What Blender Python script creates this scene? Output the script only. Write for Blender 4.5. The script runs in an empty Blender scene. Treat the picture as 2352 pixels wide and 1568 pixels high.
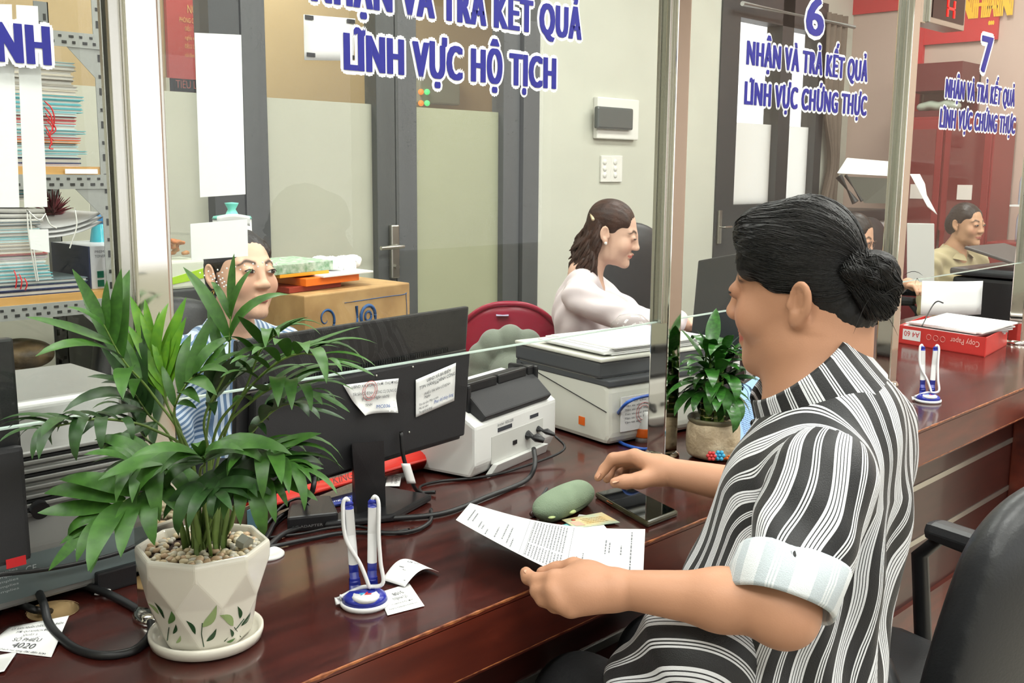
import bpy, bmesh, math, random
import numpy as np
from mathutils import Vector, Matrix
random.seed(7); RNG = np.random.RandomState(11)
SC = bpy.context.scene; COL = SC.collection
PI = math.pi

# ------------------------------------------------------------------ camera
F_PX, PITCH, YAW, ROLL, CAM_H, TZ = 2400., 0.1615, 0.80385, -0.00776, 1.342, 0.77
_fw = np.array([math.sin(YAW)*math.cos(PITCH), math.cos(YAW)*math.cos(PITCH), -math.sin(PITCH)])
_r0 = np.array([math.cos(YAW), -math.sin(YAW), 0.]); _d0 = np.cross(_fw, _r0)
_rt = _r0*math.cos(ROLL)+_d0*math.sin(ROLL); _dn = -_r0*math.sin(ROLL)+_d0*math.cos(ROLL)
CAM = np.array([0., 0., CAM_H])
cd = bpy.data.cameras.new('camera'); cam = bpy.data.objects.new('camera', cd); COL.objects.link(cam)
cd.sensor_width = 36.; cd.lens = F_PX/2352.*36.; cd.clip_start = .05; cd.clip_end = 60
cam.matrix_world = Matrix(((_rt[0], -_dn[0], -_fw[0], CAM[0]), (_rt[1], -_dn[1], -_fw[1], CAM[1]), (_rt[2], -_dn[2], -_fw[2], CAM[2]), (0, 0, 0, 1)))
SC.camera = cam

# ------------------------------------------------------------------ world, lamps, exposure
w = bpy.data.worlds.new('world'); SC.world = w; w.use_nodes = True
w.node_tree.nodes['Background'].inputs[0].default_value = (1.0, 1.0, 1.0, 1)
w.node_tree.nodes['Background'].inputs[1].default_value = 2.2
SC.view_settings.view_transform = 'Standard'; SC.view_settings.look = 'None'
SC.view_settings.gamma = 1.0; SC.view_settings.use_curve_mapping = False
SC.view_settings.exposure = -0.38
SC.cycles.max_bounces = 5; SC.cycles.diffuse_bounces = 2; SC.cycles.glossy_bounces = 3; SC.cycles.transmission_bounces = 3; SC.cycles.transparent_max_bounces = 8; SC.cycles.adaptive_threshold = .08; SC.cycles.adaptive_min_samples = 12
SC.cycles.caustics_reflective = False; SC.cycles.caustics_refractive = False; SC.cycles.sample_clamp_indirect = 6.
CEIL = 3.1
LAMPS = [(x, y) for x in (-.6, 1.5, 3.6, 5.7) for y in (-1.2, .35, 2.2)]
LAMP_W = 40.

# ------------------------------------------------------------------ helpers: pixels of the 2352x1568 frame to points of the place
def ray(px, py): return (px-1176.)/F_PX*_rt+(py-784.)/F_PX*_dn+_fw
def az(px, py, z): D = ray(px, py); return CAM+D*((z-CAM[2])/D[2])
def ay(px, py, y): D = ray(px, py); return CAM+D*((y-CAM[1])/D[1])
def axx(px, py, x): D = ray(px, py); return CAM+D*((x-CAM[0])/D[0])
def ad(px, py, t): return CAM+ray(px, py)*t
def V(*a): return np.array(a if len(a) > 1 else a[0], float)

# ------------------------------------------------------------------ materials
MATS = {}
def lin(c):
    return tuple(((x/255.)/12.92 if x/255. <= .04045 else ((x/255.+.055)/1.055)**2.4) for x in c)
def mat(name, rgb, rough=.5, metal=0., noise=0., nscale=8., bump=0., bscale=60., coat=0., spec=None, stretch=None, trans=0., alpha=1., emit=0., rgb2=None, sheen=0., sss=0.):
    """rgb as seen 0-255 sRGB; noise mixes rgb with rgb2 (or a darker rgb)"""
    if name in MATS: return MATS[name]
    m = bpy.data.materials.new(name); m.use_nodes = True; nt = m.node_tree; N = nt.nodes; b = N['Principled BSDF']
    c = lin(rgb)
    b.inputs['Base Color'].default_value = (*c, 1); b.inputs['Roughness'].default_value = rough; b.inputs['Metallic'].default_value = metal
    if spec is not None: b.inputs['Specular IOR Level'].default_value = spec
    if coat: b.inputs['Coat Weight'].default_value = coat; b.inputs['Coat Roughness'].default_value = .08
    if trans: b.inputs['Transmission Weight'].default_value = trans
    if sheen: b.inputs['Sheen Weight'].default_value = sheen
    if sss:
        b.inputs['Subsurface Weight'].default_value = sss; b.inputs['Subsurface Radius'].default_value = (.012, .005, .003); b.inputs['Subsurface Scale'].default_value = 1.
    if alpha < 1: b.inputs['Alpha'].default_value = alpha
    if emit: b.inputs['Emission Color'].default_value = (*c, 1); b.inputs['Emission Strength'].default_value = emit; m.cycles.emission_sampling = 'NONE'
    if noise or bump:
        tc = N.new('ShaderNodeTexCoord'); mp = N.new('ShaderNodeMapping'); nt.links.new(tc.outputs['Object'], mp.inputs[0])
        if stretch: mp.inputs['Scale'].default_value = stretch
    if noise:
        t = N.new('ShaderNodeTexNoise'); t.inputs['Scale'].default_value = nscale; t.inputs['Detail'].default_value = 5; nt.links.new(mp.outputs[0], t.inputs[0])
        r = N.new('ShaderNodeValToRGB'); r.color_ramp.elements[0].position = .35; r.color_ramp.elements[1].position = .68
        c2 = lin(rgb2) if rgb2 else tuple(x*(1-noise) for x in c)
        r.color_ramp.elements[0].color = (*c, 1); r.color_ramp.elements[1].color = (*c2, 1)
        nt.links.new(t.outputs[0], r.inputs[0]); nt.links.new(r.outputs[0], b.inputs['Base Color'])
    if bump:
        t2 = N.new('ShaderNodeTexNoise'); t2.inputs['Scale'].default_value = bscale; t2.inputs['Detail'].default_value = 3; nt.links.new(mp.outputs[0], t2.inputs[0])
        bp = N.new('ShaderNodeBump'); bp.inputs['Strength'].default_value = bump; bp.inputs['Distance'].default_value = .004
        nt.links.new(t2.outputs[0], bp.inputs['Height']); nt.links.new(bp.outputs[0], b.inputs['Normal'])
    MATS[name] = m; return m
def mat_thin_glass(name, tint=(.93, .97, .95), refl=1.0, haze=0.0, ior=1.5):
    m = bpy.data.materials.new(name); m.use_nodes = True; nt = m.node_tree; N = nt.nodes; N.clear()
    o = N.new('ShaderNodeOutputMaterial'); mx = N.new('ShaderNodeMixShader'); tr = N.new('ShaderNodeBsdfTransparent'); gl = N.new('ShaderNodeBsdfGlossy'); fr = N.new('ShaderNodeFresnel')
    fr.inputs[0].default_value = ior; tr.inputs[0].default_value = (*tint, 1); gl.inputs['Roughness'].default_value = .0
    mu = N.new('ShaderNodeMath'); mu.operation = 'MULTIPLY'; mu.inputs[1].default_value = refl
    gm = N.new('ShaderNodeNewGeometry'); iv = N.new('ShaderNodeMath'); iv.operation = 'SUBTRACT'; iv.inputs[0].default_value = 1.; nt.links.new(gm.outputs['Backfacing'], iv.inputs[1]); m3 = N.new('ShaderNodeMath'); m3.operation = 'MULTIPLY'; nt.links.new(fr.outputs[0], m3.inputs[0]); nt.links.new(iv.outputs[0], m3.inputs[1])
    nt.links.new(m3.outputs[0], mu.inputs[0]); nt.links.new(mu.outputs[0], mx.inputs[0]); nt.links.new(tr.outputs[0], mx.inputs[1]); nt.links.new(gl.outputs[0], mx.inputs[2])
    last = mx
    if haze:
        df = N.new('ShaderNodeBsdfDiffuse'); df.inputs[0].default_value = (.8, .8, .78, 1); m2 = N.new('ShaderNodeMixShader'); m2.inputs[0].default_value = haze
        nt.links.new(mx.outputs[0], m2.inputs[1]); nt.links.new(df.outputs[0], m2.inputs[2]); last = m2
    nt.links.new(last.outputs[0], o.inputs[0]); MATS[name] = m; return m

# ------------------------------------------------------------------ objects
def tag(o, label=None, cat=None, group=None, kind=None):
    if label: o['label'] = label
    if cat: o['category'] = cat
    if group: o['group'] = group
    if kind: o['kind'] = kind
    return o
def empty(name, loc=(0, 0, 0), label=None, cat=None, group=None):
    o = bpy.data.objects.new(name, None); COL.objects.link(o); o.location = loc; o.empty_display_size = .05
    return tag(o, label, cat, group)
def link(name, me, parent=None, m=None):
    o = bpy.data.objects.new(name, me); COL.objects.link(o)
    if m is not None and not me.materials:
        for q in (m if isinstance(m, (list, tuple)) else [m]): me.materials.append(q)
    if parent is not None: o.parent = parent; o.matrix_parent_inverse = Matrix.Translation(-Vector(parent.location)) if parent.parent is None else Matrix.Translation(-(Vector(parent.location)))
    return o
def frame(x, y=None):
    x = Vector(x).normalized(); up = Vector((0, 0, 1)) if abs(x.z) < .95 else Vector((0, 1, 0))
    s = x.cross(up).normalized(); return s, s.cross(x).normalized()
class MB:
    """collects shapes in world coordinates; build() links them as one mesh object"""
    def __init__(s): s.v = []; s.f = []; s.mi = []; s.sm = []; s.M = None; s.cur = 0; s.smooth = False
    def at(s, loc=(0, 0, 0), rz=0., rx=0., ry=0.): s.M = Matrix.Translation(Vector(loc)) @ Matrix.Rotation(rz, 4, 'Z') @ Matrix.Rotation(ry, 4, 'Y') @ Matrix.Rotation(rx, 4, 'X'); return s
    def add(s, vs, fs, smooth=None):
        n = len(s.v)
        for p in vs:
            p = Vector(p); s.v.append(tuple(s.M @ p) if s.M else tuple(p))
        for f in fs: s.f.append([n+i for i in f]); s.mi.append(s.cur); s.sm.append(s.smooth if smooth is None else smooth)
        return s
    def mat(s, i): s.cur = i; return s
    def box(s, a, b, bev=0.):
        x0, y0, z0 = a; x1, y1, z1 = b
        if x0 > x1: x0, x1 = x1, x0
        if y0 > y1: y0, y1 = y1, y0
        if z0 > z1: z0, z1 = z1, z0
        if not bev:
            return s.add([(x0, y0, z0), (x1, y0, z0), (x1, y1, z0), (x0, y1, z0), (x0, y0, z1), (x1, y0, z1), (x1, y1, z1), (x0, y1, z1)], [(0, 3, 2, 1), (4, 5, 6, 7), (0, 1, 5, 4), (1, 2, 6, 5), (2, 3, 7, 6), (3, 0, 4, 7)], False)
        bm = bmesh.new(); bmesh.ops.create_cube(bm, size=1)
        for q in bm.verts: q.co = Vector(((x0+x1)/2+q.co.x*(x1-x0), (y0+y1)/2+q.co.y*(y1-y0), (z0+z1)/2+q.co.z*(z1-z0)))
        bmesh.ops.bevel(bm, geom=list(bm.edges), offset=min(bev, .49*min(x1-x0, y1-y0, z1-z0)), segments=2, profile=.6, affect='EDGES')
        return s.addbm(bm)
    def addbm(s, bm, smooth=False):
        bm.verts.index_update(); s.add([q.co for q in bm.verts], [[q.index for q in f.verts] for f in bm.faces], smooth); bm.free(); return s
    def prism(s, pts, vec, bev=0.):
        """pts: planar outline (3d points), extruded by vec, outline bevelled"""
        vec = Vector(vec); n = len(pts)
        if bev:
            bm = bmesh.new(); a = [bm.verts.new(p) for p in pts]; b = [bm.verts.new(Vector(p)+vec) for p in pts]
            bm.faces.new(a[::-1]); bm.faces.new(b)
            for i in range(n): bm.faces.new((a[i], a[(i+1) % n], b[(i+1) % n], b[i]))
            bmesh.ops.recalc_face_normals(bm, faces=list(bm.faces)); bmesh.ops.bevel(bm, geom=list(bm.edges), offset=bev, segments=2, profile=.6, affect='EDGES')
            return s.addbm(bm)
        return s.add([tuple(p) for p in pts]+[tuple(Vector(p)+vec) for p in pts], [list(range(n))[::-1], list(range(n, 2*n))]+[(i, (i+1) % n, n+(i+1) % n, n+i) for i in range(n)], False)
    def tube(s, path, r, n=8, caps=True, flat=1.0, smooth=True):
        """tube along points; r number or list; flat squashes the second axis"""
        P = [Vector(p) for p in path]; k = len(P); R = [r]*k if not hasattr(r, '__len__') else list(r)
        vs = []; s0 = None
        for i in range(k):
            t = (P[min(i+1, k-1)]-P[max(i-1, 0)])
            if t.length < 1e-9: t = Vector((0, 0, 1))
            t.normalize()
            if s0 is None: a, b = frame(t)
            else:
                a = s0-t*s0.dot(t)
                a = a.normalized() if a.length > 1e-6 else frame(t)[0]
                b = t.cross(a)
            s0 = a
            for j in range(n):
                q = 2*PI*j/n; vs.append(P[i]+a*(R[i]*math.cos(q))+b*(R[i]*flat*math.sin(q)))
        fs = [(i*n+j, i*n+(j+1) % n, (i+1)*n+(j+1) % n, (i+1)*n+j) for i in range(k-1) for j in range(n)]
        s.add(vs, fs, smooth)
        if caps: M0 = s.M; s.add(vs[:n], [list(range(n))[::-1]], False); s.add(vs[-n:], [list(range(n))], False)
        return s
    def cyl(s, a, b, r, r2=None, n=16): return s.tube([a, b], [r, r if r2 is None else r2], n)
    def lathe(s, prof, c=(0, 0, 0), n=24, facet=None, smooth=True):
        """prof: (r, z) pairs"""
        vs = [(c[0]+r*math.cos(2*PI*j/n), c[1]+r*math.sin(2*PI*j/n), c[2]+z) for r, z in prof for j in range(n)]
        k = len(prof); fs = [(i*n+j, i*n+(j+1) % n, (i+1)*n+(j+1) % n, (i+1)*n+j) for i in range(k-1) for j in range(n)]
        fs += [list(range(n))[::-1], [(k-1)*n+j for j in range(n)]]
        return s.add(vs, fs, smooth)
    def ball(s, c, r, n=12, m=8):
        r = r if hasattr(r, '__len__') else (r, r, r); vs = [(c[0], c[1], c[2]-r[2])]; fs = []
        for i in range(1, m):
            a = -PI/2+PI*i/m
            vs += [(c[0]+r[0]*math.cos(a)*math.cos(2*PI*j/n), c[1]+r[1]*math.cos(a)*math.sin(2*PI*j/n), c[2]+r[2]*math.sin(a)) for j in range(n)]
        vs.append((c[0], c[1], c[2]+r[2])); L = len(vs)-1
        for j in range(n):
            fs.append((0, 1+(j+1) % n, 1+j)); fs.append((L, L-n+j, L-n+(j+1) % n))
            for i in range(m-2): fs.append((1+i*n+j, 1+i*n+(j+1) % n, 1+(i+1)*n+(j+1) % n, 1+(i+1)*n+j))
        return s.add(vs, fs, True)
    def sheet(s, fn, nu, nv, th=0., smooth=True):
        """fn(u, v)->point on [0,1]^2, thickness th along the face normal"""
        g = [[Vector(fn(i/nu, j/nv)) for j in range(nv+1)] for i in range(nu+1)]
        vs = [p for row in g for p in row]; w_ = nv+1
        fs = [(i*w_+j, (i+1)*w_+j, (i+1)*w_+j+1, i*w_+j+1) for i in range(nu) for j in range(nv)]
        if th:
            L = len(vs); off = []
            for i in range(nu+1):
                for j in range(nv+1):
                    du = g[min(i+1, nu)][j]-g[max(i-1, 0)][j]; dv = g[i][min(j+1, nv)]-g[i][max(j-1, 0)]
                    off.append(g[i][j]-du.cross(dv).normalized()*th)
            vs += off; fs += [[L+q for q in f][::-1] for f in fs]
            for i in range(nu): fs += [(i*w_, L+i*w_, L+(i+1)*w_, (i+1)*w_), ((i+1)*w_+nv, L+(i+1)*w_+nv, L+i*w_+nv, i*w_+nv)]
            for j in range(nv): fs += [(j+1, L+j+1, L+j, j), (nu*w_+j, L+nu*w_+j, L+nu*w_+j+1, nu*w_+j+1)]
        return s.add(vs, fs, smooth)
    def mesh(s, name):
        me = bpy.data.meshes.new(name); me.from_pydata(s.v, [], s.f)
        me.polygons.foreach_set('material_index', s.mi); me.polygons.foreach_set('use_smooth', s.sm); me.update(); return me
    def build(s, name, m, parent=None):
        return link(name, s.mesh(name), parent, m)
def spline(pts, n=8):
    """Catmull-Rom through the points"""
    P = [np.array(p, float) for p in pts]; P = [2*P[0]-P[1]]+P+[2*P[-1]-P[-2]]; out = []
    for i in range(1, len(P)-2):
        for k in range(n):
            t = k/n; a, b, c, d = P[i-1:i+3]
            out.append(.5*((2*b)+(-a+c)*t+(2*a-5*b+4*c-d)*t*t+(-a+3*b-3*c+d)*t**3))
    out.append(P[-2]); return out
def rot2(x, y, a): return x*math.cos(a)-y*math.sin(a), x*math.sin(a)+y*math.cos(a)
FONT_CACHE = {}
def text_mesh(body, size, width=None, offset=0., align='LEFT', extrude=0., spacing=1.):
    """mesh of the lettering in the XY plane; fits to width"""
    c = bpy.data.curves.new('lettering', 'FONT'); c.body = body; c.size = size; c.align_x = align; c.offset = 0; c.extrude = extrude; c.resolution_u = 3; c.space_character = spacing
    o = bpy.data.objects.new('lettering', c); COL.objects.link(o); bpy.context.view_layer.update()
    natural = o.dimensions.x
    c.offset = offset; bpy.context.view_layer.update()
    dg = bpy.context.evaluated_depsgraph_get(); me = bpy.data.meshes.new_from_object(o.evaluated_get(dg)); bpy.data.objects.remove(o); bpy.data.curves.remove(c)
    sx = width/natural if width else 1.
    if sx != 1.:
        for q in me.vertices: q.co.x *= sx
    me.materials.clear(); return me
def put_text(name, body, origin, xdir, ydir, size, m, parent=None, width=None, offset=0., align='LEFT', extrude=0., spacing=1., grow=None):
    me = text_mesh(body, size, width, offset, align, extrude, spacing)
    if grow:
        v0 = [q.co.copy() for q in me.vertices]; f0 = [list(q.vertices) for q in me.polygons]; vs = []; fs = []
        for gi, (dx, dy) in enumerate(grow): n = len(vs); vs += [(q.x+dx, q.y+dy, q.z+gi*4e-5) for q in v0]; fs += [[n+i for i in f] for f in f0]
        me = bpy.data.meshes.new(name); me.from_pydata(vs, [], fs)
    x = Vector(xdir).normalized(); y = Vector(ydir).normalized(); z = x.cross(y)
    M = Matrix(((x.x, y.x, z.x, origin[0]), (x.y, y.y, z.y, origin[1]), (x.z, y.z, z.z, origin[2]), (0, 0, 0, 1)))
    me.transform(M); return link(name, me, parent, m)
# ------------------------------------------------------------------ organic shapes: blended round cones and ellipsoids, meshed by surface nets
class Blob:
    def __init__(s, res=.004, k=.012): s.res = res; s.k = k; s.p = []
    def cone(s, a, b, ra, rb, k=None, sub=False, flat=None): s.p.append(('c', V(a), V(b), ra, rb, s.k if k is None else k, sub, flat)); return s
    def ell(s, c, r, R=None, k=None, sub=False): s.p.append(('e', V(c), V(r), None if R is None else np.array(R, float), 0, s.k if k is None else k, sub, None)); return s
    def ball(s, c, r, k=None, sub=False): return s.cone(c, c, r, r, k, sub)
    def chain(s, pts, rs, k=None):
        for i in range(len(pts)-1): s.cone(pts[i], pts[i+1], rs[i], rs[i+1], k)
        return s
    def bounds(s, q):
        if q[0] == 'c': m = max(q[3], q[4]); return np.minimum(q[1], q[2])-m, np.maximum(q[1], q[2])+m
        m = q[2].max() if q[3] is not None else q[2]; return q[1]-m, q[1]+m
    def field(s, extra=None, lo=None, hi=None):
        pos = [q for q in s.p if not q[6]]
        if lo is None:
            lo = np.min([s.bounds(q)[0] for q in pos], 0)-3*s.res; hi = np.max([s.bounds(q)[1] for q in pos], 0)+3*s.res
        n = np.ceil((hi-lo)/s.res).astype(int)+1; s.lo = lo
        D = np.full(n, 1., np.float32); ax = [(lo[i]+s.res*np.arange(n[i])).astype(np.float32) for i in range(3)]
        s.ax = ax
        for q in s.p:
            b0, b1 = s.bounds(q); mg = q[5]*1.2+3*s.res
            i0 = np.maximum(np.floor((b0-mg-lo)/s.res).astype(int), 0); i1 = np.minimum(np.ceil((b1+mg-lo)/s.res).astype(int)+1, n)
            if (i1 <= i0).any(): continue
            sl = tuple(slice(i0[i], i1[i]) for i in range(3))
            X = ax[0][sl[0]][:, None, None]; Y = ax[1][sl[1]][None, :, None]; Z = ax[2][sl[2]][None, None, :]
            if q[0] == 'c':
                a, b = q[1], q[2]; ba = b-a; L = float(ba@ba)
                px, py, pz = X-a[0], Y-a[1], Z-a[2]
                h = np.clip((px*ba[0]+py*ba[1]+pz*ba[2])/L, 0, 1) if L > 1e-12 else np.float32(0)
                d = np.sqrt((px-ba[0]*h)**2+(py-ba[1]*h)**2+(pz-ba[2]*h)**2)-(q[3]+(q[4]-q[3])*h)
            else:
                px, py, pz = X-q[1][0], Y-q[1][1], Z-q[1][2]; R = q[3]
                if R is not None: px, py, pz = (R[0][j]*px+R[1][j]*py+R[2][j]*pz for j in range(3))
                r = q[2]; k0 = np.sqrt((px/r[0])**2+(py/r[1])**2+(pz/r[2])**2); k1 = np.sqrt((px/r[0]**2)**2+(py/r[1]**2)**2+(pz/r[2]**2)**2)+1e-9
                d = k0*(k0-1)/k1
            c = D[sl]; k = max(q[5], 1e-6)
            if q[6]:
                h = np.clip(.5-.5*(c+d)/k, 0, 1); D[sl] = c*(1-h)+(-d)*h+k*h*(1-h)
            else:
                h = np.clip(.5+.5*(c-d)/k, 0, 1); D[sl] = c*(1-h)+d*h-k*h*(1-h)
        if extra is not None: D = extra(D, *np.meshgrid(*ax, indexing='ij', sparse=True))
        return D
    def surf(s, extra=None, smooth=2):
        D = s.field(extra); return surface_nets(D, s.lo, s.res, smooth)
def surface_nets(D, lo, res, smooth=2):
    S = D < 0
    cnt = np.zeros(np.array(D.shape)-1, np.int8); acc = np.zeros((3,)+cnt.shape, np.float32); m = np.zeros(cnt.shape, np.float32)
    A = S[:-1, :-1, :-1]; anyin = np.zeros(cnt.shape, bool); allin = np.ones(cnt.shape, bool)
    for dx in (0, 1):
        for dy in (0, 1):
            for dz in (0, 1):
                q = S[dx:S.shape[0]-1+dx, dy:S.shape[1]-1+dy, dz:S.shape[2]-1+dz]; anyin |= q; allin &= q
    act = anyin & ~allin; idx = np.full(cnt.shape, -1, np.int64); I = np.argwhere(act); idx[act] = np.arange(len(I))
    P = np.zeros((len(I), 3)); C = np.zeros(len(I))
    for a in range(3):
        b, c = [q for q in range(3) if q != a]
        for u in (0, 1):
            for v in (0, 1):
                o0 = np.zeros(3, int); o0[b] = u; o0[c] = v; o1 = o0.copy(); o1[a] = 1
                d0 = D[tuple((I+o0).T)]; d1 = D[tuple((I+o1).T)]; x = (d0 < 0) != (d1 < 0)
                t = np.where(x, d0/np.where(x, d0-d1, 1), 0); pt = o0[None, :].astype(float)+0*P; pt[:, a] = t
                P[x] += pt[x]; C[x] += 1
    P = lo+(I+P/np.maximum(C, 1)[:, None])*res
    F = []
    for a in range(3):
        b, c = (a+1) % 3, (a+2) % 3
        sl0 = [slice(None)]*3; sl1 = [slice(None)]*3; sl0[a] = slice(0, -1); sl1[a] = slice(1, None)
        x = S[tuple(sl0)] != S[tuple(sl1)]; E = np.argwhere(x)
        ok = (E[:, b] > 0) & (E[:, c] > 0) & (E[:, b] < D.shape[b]-1) & (E[:, c] < D.shape[c]-1); E = E[ok]
        ins = S[tuple(E.T)]; q = []
        for (u, v) in ((-1, -1), (0, -1), (0, 0), (-1, 0)):
            e = E.copy(); e[:, b] += u; e[:, c] += v; q.append(idx[tuple(e.T)])
        Q = np.stack(q, 1); Q[~ins] = Q[~ins][:, ::-1]; F.append(Q)
    F = np.concatenate(F)
    F = F[(F >= 0).all(1)]
    for _ in range(smooth):
        s_ = np.zeros_like(P); n_ = np.zeros(len(P))
        for i in range(4):
            for j in (1, 3): np.add.at(s_, F[:, i], P[F[:, (i+j) % 4]]); np.add.at(n_, F[:, i], 1)
        P = P*.5+.5*s_/np.maximum(n_, 1)[:, None]
    return P, F
def np_mesh(name, P, F, col=None, attrs=None):
    me = bpy.data.meshes.new(name); me.vertices.add(len(P)); me.vertices.foreach_set('co', np.asarray(P, np.float32).ravel())
    me.loops.add(F.size); me.loops.foreach_set('vertex_index', F.astype(np.int32).ravel()); me.polygons.add(len(F))
    me.polygons.foreach_set('loop_start', np.arange(0, F.size, F.shape[1], dtype=np.int32))
    me.polygons.foreach_set('use_smooth', np.ones(len(F), bool)); me.update(calc_edges=True); me.validate()
    if col is not None:
        a = me.color_attributes.new('Col', 'FLOAT_COLOR', 'POINT'); c = np.ones((len(P), 4), np.float32); c[:, :3] = col; a.data.foreach_set('color', c.ravel())
    for k, v in (attrs or {}).items():
        a = me.attributes.new(k, 'FLOAT', 'POINT'); a.data.foreach_set('value', np.asarray(v, np.float32))
    return me
def join_pf(parts):
    P = []; F = []; n = 0
    for p, f in parts: P.append(p); F.append(f+n); n += len(p)
    return np.concatenate(P), np.concatenate(F)
def rotm(yaw=0., pitch=0., roll=0.):
    """local axes (x right, y forward, z up) to world: pitch down positive, yaw turns to the left positive"""
    return np.array(Matrix.Rotation(yaw, 3, 'Z') @ Matrix.Rotation(-pitch, 3, 'X') @ Matrix.Rotation(roll, 3, 'Y'))
def sm(x, a, b): t = np.clip((x-a)/(b-a), 0, 1); return t*t*(3-2*t)
def vnoise(P, f, seed=0):
    """cheap smooth noise from summed sines"""
    r = np.random.RandomState(seed); o = np.zeros(len(P))
    for i in range(6):
        d = r.normal(size=3); d /= np.linalg.norm(d); o += np.sin(P@d*f*(.6+.25*i)+r.uniform(0, 6.28))
    return o/6
def mat_vcol(name, rough=.5, sss=0., spec=.5, bump=0., bscale=400.):
    m = mat(name, (200, 150, 120), rough, sss=sss, spec=spec, bump=bump, bscale=bscale); nt = m.node_tree
    if not any(n.type == 'VERTEX_COLOR' for n in nt.nodes):
        a = nt.nodes.new('ShaderNodeVertexColor'); a.layer_name = 'Col'; nt.links.new(a.outputs[0], nt.nodes['Principled BSDF'].inputs['Base Color'])
    return m
# ------------------------------------------------------------------ the room
M_wood = mat('counter_wood', (74, 30, 24), .22, noise=.5, nscale=5, rgb2=(48, 19, 16), stretch=(1, 9, 9), coat=.35)
M_wood_front = mat('counter_front_wood', (98, 38, 24), .35, noise=.5, nscale=4, rgb2=(64, 22, 16), stretch=(1, 6, 6), coat=.2)
M_wood_edge = mat('counter_worn_edge', (176, 108, 62), .5, noise=.5, nscale=60, rgb2=(96, 44, 26))
M_wood_dark = mat('counter_dark_wood', (60, 24, 20), .35, noise=.4, nscale=5, stretch=(1, 8, 8), coat=.2)
M_strip = mat('brushed_strip', (190, 188, 180), .3, metal=.9)
M_steel = mat('polished_steel', (225, 222, 214), .07, metal=1.)
M_chan = mat('channel_steel', (205, 203, 196), .22, metal=1., bump=.15, bscale=30, stretch=(1, 1, .02))
M_wall = mat('wall_paint', (210, 210, 195), .6, noise=.06, nscale=3)
M_pink = mat('pink_wall_paint', (205, 180, 166), .6, noise=.05, nscale=2)
M_tan = mat('corridor_paint', (206, 178, 132), .6, noise=.06, nscale=2)
M_ceil = mat('ceiling_paint', (238, 236, 230), .7)
M_tile = mat('floor_tile', (206, 198, 182), .2, noise=.08, nscale=6)
M_alu = mat('grey_aluminium', (88, 90, 90), .42, noise=.12, nscale=14, stretch=(1, 1, .1))
M_alu2 = mat('grey_aluminium_dark', (66, 68, 68), .45)
M_frost = mat('frosted_film', (190, 190, 172), .5, noise=.06, nscale=3)
M_frost2 = mat('frosted_film_olive', (170, 172, 142), .5, noise=.06, nscale=3)
M_white = mat('white_paper', (242, 242, 240), .6)
YG = 1.215                                             # plane of the counter glass
YW = 3.5                                               # back wall
XR = 7.0                                               # end wall
def struct(name, mb, m): o = mb.build(name, m); o['kind'] = 'structure'; return o
fl = struct('floor', MB().box((-2.5, -3.5, -.1), (XR+.2, 5.2, 0)), mat('floor_grout', (160, 152, 140), .6))
tm = None
for ix in range(13):                                    # the tiles by the counter are in view
    for iy in range(5):
        x = 1.5+ix*.4; y = -.55+iy*.4
        if tm is None: tm = MB().box((.003, .003, -.002), (.397, .397, .004), .002).mesh('tile'); tm.materials.append(M_tile)
        o = bpy.data.objects.new('tile', tm); COL.objects.link(o); o.location = (x, y, 0); o.parent = fl
struct('ceiling', MB().box((-2.5, -3.5, CEIL), (XR+.2, 5.2, CEIL+.12)), M_ceil)
struct('wall_back', MB().box((3.80, YW, 0), (5.36, YW+.15, CEIL)).box((6.62, YW, 0), (XR, YW+.15, CEIL)).box((5.36, YW, 2.45), (6.62, YW+.15, CEIL)).box((-2.5, YW, 2.5), (3.80, YW+.15, CEIL)), M_wall)
struct('wall_end', MB().box((XR, -3.5, 0), (XR+.15, YW+.15, CEIL)), M_pink)
struct('wall_corridor', MB().box((-2.5, 5.0, 0), (5.0, 5.15, CEIL)).box((5.0, YW+.15, 0), (5.1, 5.15, CEIL)), M_tan)
struct('wall_left', MB().box((-2.5, -3.5, 0), (-2.4, 5.2, CEIL)), M_wall)  # unseen wall, added with the front one to darken what the steel mirrors
wf = MB().box((-2.5, -3.6, 0), (XR, -3.5, .75)).box((-2.5, -3.6, 2.55), (XR, -3.5, CEIL))  # unseen front wall; its piers are added to band the reflections
for a_, b_ in ((-2.5, -2.0), (-.1, .25), (2.3, 2.65), (4.6, 4.95), (6.6, XR)): wf.box((a_, -3.6, .75), (b_, -3.5, 2.55))
struct('wall_front', wf, M_wall)

# grey aluminium partition: fixed pane at the left, double door in the middle
def zline(px, py): return ay(px, py, YW)
ZF = 1.615                                             # top of the frosted film
def pane_pair(parent, x0, x1, frost=M_frost):
    MB().box((x0, YW+.055, .12), (x1, YW+.061, 2.4)).build('pane', M_pane, parent)
    MB().box((x0, YW+.045, .12), (x1, YW+.052, ZF)).build('frosted_film', frost, parent)
M_pane = mat_thin_glass('door_pane', (.985, .99, .98), .9, .02)
X0, X1, X2, XM, X3, X4, X5 = 2.04, 2.286, 2.816, 2.917, 3.037, 3.574, 3.80
p = empty('door_1', (2.9, YW, 0)); p['kind'] = 'structure'; p['label'] = 'grey aluminium double door with frosted glass panes'
MB().box((2.17, YW-.01, 0), (2.235, YW+.11, 2.5)).box((X4+.115, YW-.01, 0), (X5, YW+.11, 2.5)).box((2.17, YW-.01, 2.43), (X5, YW+.11, 2.5)).build('door_frame', M_alu, p)
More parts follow.
